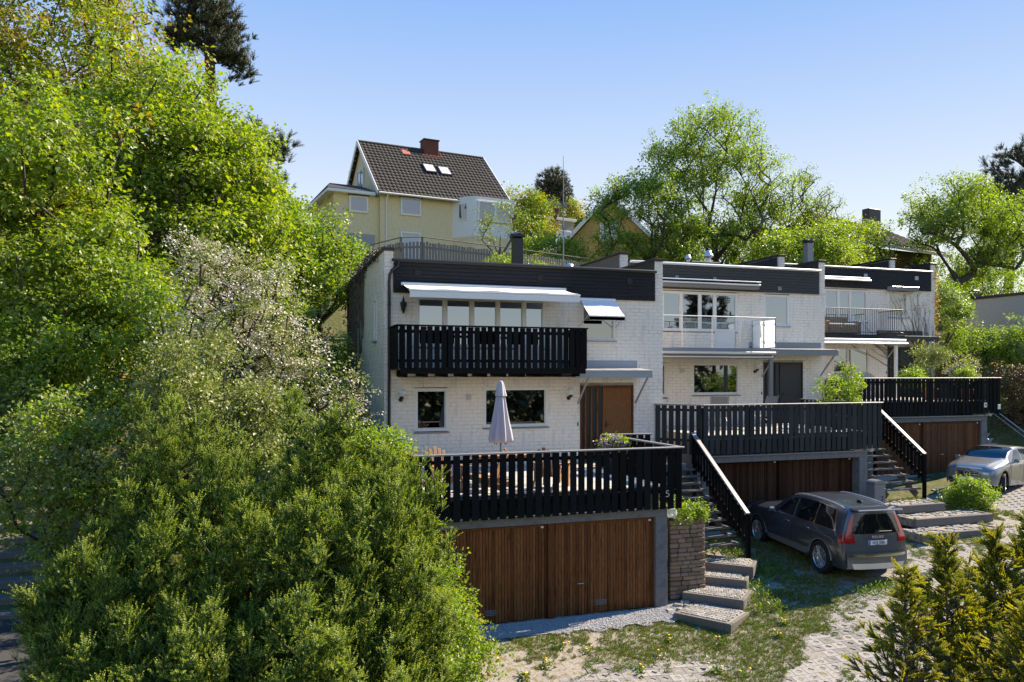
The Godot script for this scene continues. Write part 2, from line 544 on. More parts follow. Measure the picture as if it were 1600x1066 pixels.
func sheet(x0: float, x1: float, z0: float, z1: float, dx: float, lift: float, rough: float) -> Mesh:
	var st := S()
	var nx := int(ceil((x1 - x0) / dx))
	var nzz := int(ceil((z1 - z0) / dx))
	for j in nzz + 1:
		for i in nx + 1:
			var x := x0 + (x1 - x0) * i / nx
			var z := z0 + (z1 - z0) * j / nzz
			st.set_smooth_group(0)
			st.add_vertex(Vector3(x, height(x, z) + lift + rough * nz.get_noise_2d(x * 1.3, z * 1.3), z))
	for j in nzz:
		for i in nx:
			var a := j * (nx + 1) + i
			for k in [a, a + 1, a + nx + 2, a, a + nx + 2, a + nx + 1]:
				st.add_index(k)
	st.generate_normals()
	return st.commit()

func build_ground() -> void:
	var st := S()
	# one sheet to the horizon, with finer cells near the houses
	var xs := []
	var zs := []
	var v := -160.0
	while v < 220.0:
		xs.append(v)
		v += 0.5 if v > -22 and v < 34 else (2.0 if v > -50 and v < 70 else 10.0)
	v = -240.0
	while v < 60.0:
		zs.append(v)
		v += 0.5 if v > -24 and v < 14 else (2.0 if v > -70 and v < 22 else 10.0)
	for z in zs:
		for x in xs:
			st.add_vertex(Vector3(x, height(x, z) - 0.03 + 0.03 * nz.get_noise_2d(x * 0.9, z * 0.9), z))
	var w := xs.size()
	for j in zs.size() - 1:
		for i in w - 1:
			var a := j * w + i
			for k in [a, a + 1, a + w + 1, a, a + w + 1, a + w]:
				st.add_index(k)
	st.generate_normals()
	top_mesh("ground", st.commit(), mats.lawn, "structure", "sloping ground of dry grass and soil around the row of houses")
	# bare soil of the yard in front of the garages
	top_mesh("soil_yard", sheet(-6.6, 14.0, -4.4, 9.5, 0.2, 0.006, 0.022), mats.earth, "structure", "bare trodden soil in front of the garages")
	# asphalt path on the far side of the junipers
	var ap := S()
	var pz := -3.1
	var rows := []
	while pz < 12.0:
		rows.append(pz)
		pz += 0.4
	for i in rows.size() - 1:
		var a: float = rows[i]
		var b: float = rows[i + 1]
		var n := 8
		for k in n:
			var xa := -15.4 + 3.9 * k / n
			var xb := -15.4 + 3.9 * (k + 1) / n
			quadn(ap, Vector3(xa, height(xa, a) + 0.02, a), Vector3(xb, height(xb, a) + 0.02, a), Vector3(xb, height(xb, b) + 0.02, b), Vector3(xa, height(xa, b) + 0.02, b), Vector3.UP)
	top_mesh("path", ap.commit(), mats.asphalt, "structure", "narrow asphalt path in the dappled shade of the trees")
	# gravel strip along the first garage
	var gs := S()
	for i in 24:
		var xa := -5.4 + 5.9 * i / 24
		var xb := -5.4 + 5.9 * (i + 1) / 24
		for k in 4:
			var za := 0.02 + 0.17 * k
			var zb := za + 0.17
			quadn(gs, Vector3(xa, gh(xa, za), za), Vector3(xb, gh(xb, za), za), Vector3(xb, gh(xb, zb), zb), Vector3(xa, gh(xa, zb), zb), Vector3.UP)
	top_mesh("gravel_strip", gs.commit(), mats.gravel, "structure", "strip of grey gravel along the foot of the nearest garage")
	var chips := S()
	chamfer(chips, Vector3.ZERO, Vector3(0.036, 0.022, 0.028), 0.008)
	var cm := chips.commit()
	cm.surface_set_material(0, mats.stone_chip)
	var tr := []
	rng.seed = 21
	for i in 11000:
		var x := rng.randf_range(-5.3, 0.55)
		var z := 0.04 + rng.randf() * (0.60 + 0.12 * sstep(-4.5, -1.0, x) + 0.25 * nz.get_noise_2d(x * 2.0, 4.0))
		var s := rng.randf_range(0.4, 0.95)
		tr.append(Transform3D(Basis(Vector3(rng.randf() - 0.5, 1, rng.randf() - 0.5).normalized(), rng.randf() * TAU).scaled(Vector3.ONE * s), Vector3(x, gh(x, z) + 0.006, z)))
	scatter("gravel", cm, tr, self, "stuff", "loose grey stone chippings in front of the nearest garage")
	pavers()
	grass()

func gh(x: float, z: float) -> float:
	return maxf(height(x, z) + 0.035, -0.02 - 0.06 * z)

func scatter(called: String, mesh: Mesh, tr: Array, parent: Node, kind := "", label := "") -> MultiMeshInstance3D:
	var mm := MultiMesh.new()
	mm.transform_format = MultiMesh.TRANSFORM_3D
	mm.mesh = mesh
	mm.instance_count = tr.size()
	for i in tr.size():
		mm.set_instance_transform(i, tr[i])
	var o := MultiMeshInstance3D.new()
	o.multimesh = mm
	o.name = called if parent != self else numbered(called)
	parent.add_child(o, true)
	if parent != self and kind == "":
		o.set_meta("kind", "stuff")
	if parent != self:
		o.position = -org.get(parent, Vector3.ZERO)
	if kind != "":
		o.set_meta("kind", kind)
	if label != "":
		o.set_meta("label", label)
	return o

func paved(x: float, z: float) -> float:
	# > 0 where the grass pavers lie open, < 0 where soil and grass cover them
	var edge := x - (0.1 + (3.9 - z) * 1.42)
	if z < 1.0:
		edge = x - (4.2 + (1.0 - z) * 0.35)
	var left: float = 1.3 - Vector2((x + 1.9) / 1.9, (z - 3.1) / 0.9).length() * 1.3
	return maxf(edge, left * 0.8) + 0.55 * nz.get_noise_2d(x * 0.9 + 9.0, z * 0.9)

func pavers() -> void:
	# a lattice paver: square concrete block with a lozenge hole for grass
	var ms := []
	for v in 3:
		var st := S()
		var h := 0.118
		var r := 0.062
		var o := [Vector3(-h, 0, -h), Vector3(0, 0, -h), Vector3(h, 0, -h), Vector3(h, 0, 0), Vector3(h, 0, h), Vector3(0, 0, h), Vector3(-h, 0, h), Vector3(-h, 0, 0)]
		for k in 8:
			var a: Vector3 = o[k]
			var b: Vector3 = o[(k + 1) % 8]
			var ra := r * (0.9 if k % 2 == 0 else 1.25)
			var rb := r * (0.9 if k % 2 == 1 else 1.25)
			var ia := Vector3(cos(TAU * k / 8.0 - PI * 0.75) * ra, -0.002, sin(TAU * k / 8.0 - PI * 0.75) * ra)
			var ib := Vector3(cos(TAU * (k + 1) / 8.0 - PI * 0.75) * rb, -0.002, sin(TAU * (k + 1) / 8.0 - PI * 0.75) * rb)
			quadn(st, a, b, ib, ia, Vector3.UP)
			quadn(st, ia, ib, ib + Vector3(0, -0.06, 0), ia + Vector3(0, -0.06, 0), -(ia + ib))
			quadn(st, a, b, b + Vector3(0, -0.05, 0), a + Vector3(0, -0.05, 0), a + b)
		ms.append(st.commit())
	var near := []
	var far := []
	rng.seed = 5
	var ang := 0.12
	for j in range(-60, 40):
		for i in range(-40, 90):
			var q := Vector2(i * 0.245 + (0.1225 if j & 1 else 0.0), j * 0.245).rotated(ang)
			if q.x < -4.2 or q.x > 17.0 or q.y > 7.5 or q.y < -4.8 or paved(q.x, q.y) < 0.0:
				continue
			if q.x < 3.4 and q.y < 0.9:
				continue
			if Vector2(q.x - 9.0, q.y + 3.0).length() < 1.3 or (q.x > 8.2 and q.x < 13.3 and q.y < -1.0):
				continue
			var y := height(q.x, q.y) + 0.017 + rng.randf_range(-0.002, 0.002)
			var tilt := Basis(Vector3(0, 0, 1), 0.07 * signf(maxf(q.x, 0.0)) + rng.randf_range(-0.01, 0.01)) * Basis(Vector3(1, 0, 0), 0.09 + rng.randf_range(-0.01, 0.01)) * Basis(Vector3.UP, -ang)
			(near if q.y > 1.2 else far).append([Transform3D(tilt, Vector3(q.x, y, q.y)), Vector2(q.x, q.y).distance_to(Vector2(-8.57, 15.6))])
	near.sort_custom(func(a, b): return a[1] < b[1])
	var g := Node3D.new()
	g.name = "driveway"
	g.set_meta("kind", "structure")
	g.set_meta("label", "driveway of concrete grass pavers running up to the parked cars")
	add_child(g)
	org[g] = Vector3.ZERO
	# those hidden behind the thuja saplings still lie there; the 300 nearest in view are single blocks
	var n := 0
	var rest := []
	for k in near:
		var t: Transform3D = k[0]
		if n < 300 and t.origin.x < 4.6 and t.origin.z < 5.4:
			part(g, "paver", ms[n % 3], mats["paver%d" % (rng.randi() % 3)], t.origin, t.basis)
			n += 1
		else:
			rest.append(t)
	for k in far:
		rest.append(k[0])
	var mm: Mesh = ms[0].duplicate()
	mm.surface_set_material(0, mats.paver1)
	var o := scatter("paving", mm, rest, g, "stuff")
	o.position = Vector3.ZERO

func grass() -> void:
	var tuft := S()
	rng.seed = 31
	var two := []
	for v in 2:
		var st := S()
		for k in 9:
			var a := rng.randf() * TAU
			var d := Vector3(cos(a), 0, sin(a))
			var b := d * rng.randf_range(0.0, 0.03)
			var lean := d * rng.randf_range(0.01, 0.06)
			var hgt := rng.randf_range(0.03, 0.085)
			var sd := Vector3(-d.z, 0, d.x) * 0.0045
			var mid := b + lean * 0.45 + Vector3(0, hgt * 0.65, 0)
			var tip := b + lean + Vector3(0, hgt, 0)
			quadn(st, b - sd, b + sd, mid + sd * 0.8, mid - sd * 0.8, d)
			tri(st, mid - sd * 0.8, mid + sd * 0.8, tip, d)
		var m := st.commit()
		m.surface_set_material(0, mats.grass_a if v == 0 else mats.grass_b)
		two.append(m)
	var green := []
	var dry := []
	for i in 170000:
		var x := rng.randf_range(-5.6, 14.0)
		var z := rng.randf_range(-4.5, 7.2)
		var p := paved(x, z)
		var d := nz.get_noise_2d(x * 0.55 + 40.0, z * 0.55) + 0.75 * nz.get_noise_2d(x * 2.4, z * 2.4 + 17.0)
		var want := 0.31 + 0.42 * sstep(-3.6, -0.6, x)
		if z < 0.5:
			want += 0.25
		if p > 0.25:
			want -= 0.82
		elif p > -1.9 and x > -0.9 and z > 0.2:
			want += 0.30
		if z < 0.72 and x < 0.7:
			continue
		if z < 0.2 and x < 3.4:
			continue
		if x < -3.6:
			want -= 0.25
		if d + want < 0.22:
			continue
		var s := rng.randf_range(0.35, 0.95)
		var t := Transform3D(Basis(Vector3.UP, rng.randf() * TAU).scaled(Vector3(s * 1.25, s, s * 1.25)), Vector3(x, height(x, z) + 0.0, z))
		if rng.randf() < 0.62:
			green.append(t)
		else:
			dry.append(t)
	scatter("grass", two[0], green, self, "stuff", "patchy green grass growing through the yard soil")
	scatter("dry_grass", two[1], dry, self, "stuff", "dry yellowed grass between the green patches of the yard")
# ---------------------------------------------------------------- terraced houses
# the middle and the far house repeat the near one, stepped right, back and up the slope
const STEP := [Vector3(0, 0, 0), Vector3(8.4, 0.75, -2.95), Vector3(17.3, 1.5, -6.35)]
const FZ := -4.84

func cuts(u0: float, u1: float, v0: float, v1: float, holes: Array) -> Array:
	var spans := [[u0, u1]]
	for h in holes:
		if v1 <= h[2] + 0.001 or v0 >= h[3] - 0.001:
			continue
		var nxt := []
		for s in spans:
			if h[1] <= s[0] or h[0] >= s[1]:
				nxt.append(s)
				continue
			if h[0] > s[0]:
				nxt.append([s[0], h[0]])
			if h[1] < s[1]:
				nxt.append([h[1], s[1]])
		spans = nxt
	return spans

# bricks laid on the plane T: x along, y up, z out. holes: [u0, u1, v0, v1]
func brickwork(parent: Node, T: Transform3D, u0: float, u1: float, v0: float, v1: float, holes: Array, m: Material, singles := 0, sr := [0, 0, 0, 0]) -> void:
	var st := S()
	var back := S()
	var ch := 0.104
	var bl := 0.302
	var jt := 0.012
	# the courses break at the top and bottom edges of the holes too
	var lv := [v0]
	var k0 := floori(v0 / ch)
	while (k0 + 1) * ch < v1 - 0.02:
		k0 += 1
		if k0 * ch > v0 + 0.03:
			lv.append(k0 * ch)
	lv.append(v1)
	var n := 0
	for r in lv.size() - 1:
		var a: float = lv[r]
		var b: float = lv[r + 1]
		var shift := 0.0 if roundi(a / ch) & 1 else bl * 0.5
		for s in cuts(u0, u1, (a + b) * 0.5 - 0.03, (a + b) * 0.5 + 0.03, holes):
			quad(back, T * Vector3(s[0], a, -0.0045), T * Vector3(s[1], a, -0.0045), T * Vector3(s[1], b, -0.0045), T * Vector3(s[0], b, -0.0045), T.basis.z)
			var u := floorf((s[0] - shift) / bl) * bl + shift
			while u < s[1] - 0.01:
				var x0 := maxf(u + jt * 0.5, s[0])
				var x1 := minf(u + bl - jt * 0.5, s[1])
				u += bl
				if x1 - x0 < 0.02:
					continue
				var d := rng.randf_range(-0.003, 0.004)
				if n < singles and x1 - x0 > bl - jt - 0.002 and x0 > sr[0] and x1 < sr[1] and a > sr[2] and b < sr[3] and T.basis == Basis():
					var mm: Material = m
					part(parent, "brick", cbox(Vector3(bl - jt, b - a - jt, 0.03), 0.004), mm, T * Vector3((x0 + x1) * 0.5, (a + b) * 0.5, d - 0.015))
					n += 1
					continue
				var y0 := a + jt * 0.5
				var y1 := b - jt * 0.5
				var e := 0.005
				var f0 := T * Vector3(x0 + e, y0 + e, d)
				var f1 := T * Vector3(x1 - e, y0 + e, d)
				var f2 := T * Vector3(x1 - e, y1 - e, d)
				var f3 := T * Vector3(x0 + e, y1 - e, d)
				var g0 := T * Vector3(x0, y0, -0.007)
				var g1 := T * Vector3(x1, y0, -0.007)
				var g2 := T * Vector3(x1, y1, -0.007)
				var g3 := T * Vector3(x0, y1, -0.007)
				quad(st, f0, f1, f2, f3, T.basis.z)
				quadn(st, f0, f1, g1, g0, -T.basis.y)
				quadn(st, f2, f3, g3, g2, T.basis.y)
				quadn(st, f0, f3, g3, g0, -T.basis.x)
				quadn(st, f1, f2, g2, g1, T.basis.x)
	part(parent, "mortar", back.commit(), mats.mortar, Vector3.ZERO)
	var o := part(parent, "brickwork", st.commit(), m, Vector3.ZERO)
	o.set_meta("kind", "stuff")

# bars: x positions of mullions; opening x0..x1, y0..y1 on plane z
func window(parent: Node, off: Vector3, x0: float, x1: float, y0: float, y1: float, z: float, bars: Array, glass: Material, fw := 0.07, sill := true, frame_m: Material = null) -> MeshInstance3D:
	var fm: Material = frame_m if frame_m else mats.white
	var st := S()
	var zc := z - 0.05
	var h := (y1 - y0)
	chamfer(st, off + Vector3(x0 + fw * 0.5, (y0 + y1) * 0.5, zc), Vector3(fw, h, 0.10), 0.006)
	chamfer(st, off + Vector3(x1 - fw * 0.5, (y0 + y1) * 0.5, zc), Vector3(fw, h, 0.10), 0.006)
	chamfer(st, off + Vector3((x0 + x1) * 0.5, y1 - fw * 0.5, zc - 0.003), Vector3(x1 - x0 - 2 * fw, fw, 0.10), 0.006)
	chamfer(st, off + Vector3((x0 + x1) * 0.5, y0 + fw * 0.5, zc - 0.003), Vector3(x1 - x0 - 2 * fw, fw, 0.10), 0.006)
	for b in bars:
		chamfer(st, off + Vector3(b, (y0 + y1) * 0.5, zc - 0.002), Vector3(fw * 1.35, h - 2 * fw, 0.09), 0.006)
	var w := part(parent, "window", st.commit(), fm, Vector3.ZERO)
	var edges := [x0 + fw]
	for b in bars:
		edges.append(b - fw * 0.675)
		edges.append(b + fw * 0.675)
	edges.append(x1 - fw)
	for i in range(0, edges.size(), 2):
		var a: float = edges[i]
		var c: float = edges[i + 1]
		# inner sash and pane
		var s := S()
		var sw := 0.022
		bx(s, off + Vector3(a, y0 + fw, z - 0.075), off + Vector3(a + sw, y1 - fw, z - 0.035))
		bx(s, off + Vector3(c - sw, y0 + fw, z - 0.075), off + Vector3(c, y1 - fw, z - 0.035))
		bx(s, off + Vector3(a + sw, y1 - fw - sw, z - 0.075), off + Vector3(c - sw, y1 - fw, z - 0.036))
		bx(s, off + Vector3(a + sw, y0 + fw, z - 0.075), off + Vector3(c - sw, y0 + fw + sw, z - 0.036))
		part(w, "sash", s.commit(), fm, Vector3.ZERO)
		var tl := Basis(Vector3.UP, rng.randf_range(-0.006, 0.006)) * Basis(Vector3.RIGHT, rng.randf_range(-0.006, 0.006))
		part(w, "pane", cbox(Vector3(c - a - 0.012, h - 2 * fw - 0.012, 0.012), 0.0), glass, off + Vector3((a + c) * 0.5, (y0 + y1) * 0.5, z - 0.058), tl)
	if sill:
		var sl := S()
		chamfer(sl, off + Vector3((x0 + x1) * 0.5, y0 - 0.028, z - 0.015), Vector3(x1 - x0 + 0.06, 0.03, 0.15), 0.006)
		part(w, "sill", sl.commit(), mats.grey_paint, Vector3.ZERO)
	return w

func wall_lamp(at: Vector3, label: String) -> void:
	var t := thing("wall_lamp", label, "lamp", at, "globe lamps on the house walls")
	var st := S()
	lathe(st, [[0, 0.0], [0.055, 0.0], [0.055, 0.025], [0.02, 0.04], [0, 0.04]], 14, at, [], Basis(Vector3.RIGHT, PI / 2))
	tube(st, [at + Vector3(0, 0, 0.03), at + Vector3(0, -0.02, 0.12), at + Vector3(0, 0.05, 0.16)], [0.016, 0.016, 0.016], 8)
	part(t, "bracket", st.commit(), mats.black_metal, Vector3.ZERO)
	var h := S()
	lathe(h, [[0, 0.0], [0.05, 0.0], [0.062, 0.05], [0.05, 0.07], [0, 0.07]], 14, at + Vector3(0, 0.03, 0.16))
	part(t, "holder", h.commit(), mats.black_metal, Vector3.ZERO)
	part(t, "globe", ball(0.115, 24), mats.globe, at + Vector3(0, 0.20, 0.16))
	part(t, "bulb", ball(0.032, 12), mats.white, at + Vector3(0, 0.15, 0.16))

func slats_h(parent: Node, off: Vector3, x0: float, x1: float, y0: float, y1: float, z: float, n: int, m: Material) -> void:
	var h := (y1 - y0) / n
	for i in n:
		var b := Basis(Vector3.RIGHT, 0.09)
		part(parent, "cladding_board", cbox(Vector3(x1 - x0, h - 0.006, 0.024), 0.005), m, off + Vector3((x0 + x1) * 0.5, y0 + h * (i + 0.5), z), b)

func house(i: int, label: String) -> void:
	var o: Vector3 = STEP[i]
	var t := thing("terraced_house", label, "house", o + Vector3(-1.27, 2.6, -9.0), "row of terraced houses")
	var bm: Material = mats.brick
	var clad: Material = [mats.clad_black, mats.clad_slate, mats.clad_navy][i]
	var x0 := -5.44 if i < 2 else -6.2
	var x1 := 2.89
	# core behind the brick skin, roof sheet
	cb(t, "wall_core", o + Vector3(x0 + 0.02, 1.2, -13.4), o + Vector3(x1 - 0.02, 8.3, FZ - 0.12), mats.mortar, 0.0)
	cb(t, "roof", o + Vector3(x0 + 0.3, 8.28, -13.3), o + Vector3(x1 - 0.3, 8.36, FZ + 0.06), mats.roof_felt, 0.0)
	var holes := [[-4.58, -0.87, 6.08, 7.46], [-1.78, -0.95, 5.50, 6.08], [0.24, 1.33, 6.33, 7.46], [-4.62, -3.70, 3.80, 4.97], [-2.70, -0.79, 3.86, 4.99], [0.20, 1.92, 2.6, 5.02]]
	var T := Transform3D(Basis(), o + Vector3(0, 0, FZ))
	brickwork(t, T, x0, x1, 2.5, 7.54, holes, bm, 300 if i == 0 else 0, [-5.3, 0.1, 3.4, 5.2])
	# piers either side of the cladding, running back as parapets in two steps
	for s in 2:
		var a: float = x0 if s == 0 else 2.61
		var b: float = -5.20 if s == 0 else x1
		if s == 0 and i > 0:
			continue
		var tp := 8.64 if s == 0 else 8.72
		brickwork(t, Transform3D(Basis(), o + Vector3(0, 0, FZ)), a, b, 7.54, tp, [], bm)
		var p := S()
		bx(p, o + Vector3(a + 0.012, 7.5, -13.4), o + Vector3(b - 0.012, tp - 0.002, FZ - 0.012))
		if s == 1:
			bx(p, o + Vector3(a + 0.012, tp - 0.002, -10.4), o + Vector3(b - 0.012, 9.26, -7.14))
			brickwork(t, Transform3D(Basis(), o + Vector3(0, 0, -7.13)), a, b, tp, 9.26, [], bm)
			var tan := S()
			for k in 8:
				chamfer(tan, o + Vector3(a + 0.004, 8.82, -7.42 - 0.38 * k), Vector3(0.02, 0.84, 0.37), 0.006)
			part(t, "side_panel", tan.commit(), mats.tan_panel if i == 0 else mats.slate2, Vector3.ZERO)
			cb(t, "coping", o + Vector3(a - 0.04, 9.262, -10.44), o + Vector3(b + 0.04, 9.34, -7.08), mats.black_metal)
			var fl := S()
			bx(fl, o + Vector3(a - 0.03, 8.40, -7.08), o + Vector3(a + 0.008, tp, FZ + 0.0))
			part(t, "flashing", fl.commit(), mats.black_metal, Vector3.ZERO)
		part(t, "parapet", p.commit(), mats.mortar, Vector3.ZERO)
		cb(t, "coping", o + Vector3(a - 0.04, tp, -7.06 if s == 1 else -13.4), o + Vector3(b + 0.04, tp + 0.085, FZ + 0.05), mats.black_metal)
	slats_h(t, o, -5.20 if i == 0 else x0 + 0.3, 2.605, 7.52, 8.34, FZ + 0.05, 8, clad)
	# gutter along the roof edge
	var gut := S()
	var gx0: float = -5.24 if i == 0 else x0 + 0.3
	chamfer(gut, o + Vector3((gx0 + 2.62) * 0.5, 8.39, FZ + 0.10), Vector3(2.66 - gx0, 0.09, 0.10), 0.03)
	part(t, "gutter", gut.commit(), [mats.black_metal, mats.light_metal, mats.grey_metal][i], Vector3.ZERO)
	# vents in the cladding
	for vx in ([-4.55, -1.05, 1.75] if i != 1 else [-3.35, -1.85, 0.85]):
		var vy := 8.08 if i != 1 else 7.92
		if i == 1 and vx > 0:
			vy = 7.68
		var v := S()
		var vs := 0.17 if i != 1 else 0.13
		for k in 5:
			chamfer(v, o + Vector3(vx, vy - vs * 0.4 + vs * 0.2 * k, FZ + 0.078), Vector3(vs * 0.8, vs * 0.12, 0.02), 0.004)
		for k in [-1, 1]:
			chamfer(v, o + Vector3(vx + k * vs * 0.45, vy, FZ + 0.08), Vector3(vs * 0.1, vs, 0.03), 0.004)
		chamfer(v, o + Vector3(vx, vy, FZ + 0.068), Vector3(vs, vs, 0.012), 0.003)
		part(t, "vent", v.commit(), [mats.black_metal, mats.grey_paint, mats.vent_white][i], Vector3.ZERO)
	# windows
	var wu: Material = mats.window
	var bars: Array = [-3.78, -3.02, -2.27, -1.50] if i == 0 else [-3.86, -3.12, -2.38, -1.78]
	window(t, o, -4.58, -0.87, 6.08, 7.46, FZ, bars, wu, 0.075, false)
	cb(t, "door_panel", o + Vector3(-1.78, 5.50, FZ - 0.09), o + Vector3(-0.95, 6.08, FZ - 0.02), mats.white)
	window(t, o, 0.24, 1.33, 6.33, 7.46, FZ, [], wu if i == 1 else mats.window_dark)
	window(t, o, -4.62, -3.70, 3.80, 4.97, FZ, [], mats.window_dark)
	window(t, o, -2.70, -0.79, 3.86, 4.99, FZ, [] if i < 2 else [-1.9], mats.window_dark)
	# entrance: fixed panel with strips beside the door leaf
	var fr := S()
	for q in [[0.20, 0.25], [1.87, 1.92]]:
		chamfer(fr, o + Vector3((q[0] + q[1]) * 0.5, 3.81, FZ - 0.05), Vector3(0.05, 2.42, 0.11), 0.005)
	chamfer(fr, o + Vector3(1.06, 4.99, FZ - 0.052), Vector3(1.62, 0.05, 0.11), 0.005)
	part(t, "door_frame", fr.commit(), [mats.plank2, mats.door_dark, mats.door_dark][i], Vector3.ZERO)
	cb(t, "side_light", o + Vector3(0.25, 2.6, FZ - 0.09), o + Vector3(0.93, 4.965, FZ - 0.06), mats.strip_dark if i == 0 else mats.door_dark)
	for k in 3:
		cb(t, "strip", o + Vector3(0.36 + 0.19 * k, 2.6, FZ - 0.06), o + Vector3(0.41 + 0.19 * k, 4.963, FZ - 0.02), mats.plank1 if i == 0 else mats.door_dark)
	var dr := cb(t, "door", o + Vector3(0.94, 2.6, FZ - 0.08), o + Vector3(1.865, 4.96, FZ - 0.03), [mats.teak, mats.door_dark, mats.door_green][i])
	var hd := S()
	bar(hd, o + Vector3(1.03, 3.86, FZ - 0.03), o + Vector3(1.03, 3.86, FZ + 0.03), 0.01)
	bar(hd, o + Vector3(1.02, 3.86, FZ + 0.03), o + Vector3(1.14, 3.86, FZ + 0.03), 0.01)
	chamfer(hd, o + Vector3(1.03, 3.88, FZ - 0.024), Vector3(0.04, 0.2, 0.012), 0.004)
	part(dr, "handle", hd.commit(), mats.black_metal, Vector3.ZERO)
	part(dr, "lock", ball(0.022, 10), mats.black_metal, o + Vector3(1.02, 4.28, FZ - 0.026))
	# canopy over the entrance
	var cm: Material = mats.grey_paint if i == 0 else (mats.grey_metal if i == 1 else mats.black_metal)
	var cx1 := 2.08 if i == 0 else (2.75 if i == 1 else 2.2)
	var cn := S()
	bx(cn, o + Vector3(-0.4, 5.53, FZ + 0.004), o + Vector3(cx1 - 0.06, 5.74, FZ + 0.03))
	part(t, "canopy_upstand", cn.commit(), cm, Vector3.ZERO)
	var cf := S()
	chamfer(cf, o + Vector3((cx1 - 0.4) * 0.5, 5.345, FZ + 0.86), Vector3(cx1 + 0.4, 0.20, 0.03), 0.006)
	for k in 2:
		chamfer(cf, o + Vector3([-0.4, cx1][k], 5.39, FZ + 0.43), Vector3(0.03, 0.16, 0.84), 0.006)
	var cp := part(t, "canopy", cf.commit(), cm, Vector3.ZERO)
	for k in 5:
		var w := (cx1 + 0.4) / 5.0
		var sh := S()
		var xa := -0.4 + w * k + 0.012
		var xb := -0.4 + w * (k + 1) - 0.012
		quadn(sh, o + Vector3(xa, 5.53, FZ + 0.03), o + Vector3(xb, 5.53, FZ + 0.03), o + Vector3(xb, 5.46, FZ + 0.90), o + Vector3(xa, 5.46, FZ + 0.90), Vector3.UP)
		quadn(sh, o + Vector3(xa, 5.515, FZ + 0.03), o + Vector3(xb, 5.515, FZ + 0.03), o + Vector3(xb, 5.445, FZ + 0.90), o + Vector3(xa, 5.445, FZ + 0.90), Vector3.DOWN)
		quadn(sh, o + Vector3(xa, 5.46, FZ + 0.90), o + Vector3(xb, 5.46, FZ + 0.90), o + Vector3(xb, 5.445, FZ + 0.90), o + Vector3(xa, 5.445, FZ + 0.90), Vector3.BACK)
		part(cp, "roof_sheet", sh.commit(), mats.light_metal if i == 0 else mats.grey_paint, Vector3.ZERO)
	for k in 2:
		var sx: float = [0.12, cx1 - 0.12][k]
		var sb := S()
		beam(sb, o + Vector3(sx, 5.26, FZ + 0.80), o + Vector3(sx, 4.50, FZ + 0.04), 0.045, 0.045)
		part(t, "canopy_strut", sb.commit(), mats.grey_paint, Vector3.ZERO)
	# air vent in the lower wall, bell push
	var av := S()
	chamfer(av, o + Vector3(-3.12, 4.71, FZ + 0.012), Vector3(0.15, 0.15, 0.02), 0.006)
	for k in 4:
		chamfer(av, o + Vector3(-3.12, 4.66 + 0.033 * k, FZ + 0.026), Vector3(0.11, 0.014, 0.01), 0.002)
	part(t, "air_vent", av.commit(), mats.vent_white, Vector3.ZERO)
	cb(t, "bell_push", o + Vector3(0.11, 3.86, FZ + 0.0), o + Vector3(0.145, 3.95, FZ + 0.03), mats.black_plastic)
	balcony(t, o, i)
	awnings(o, i)
	roof_things(t, o, i)

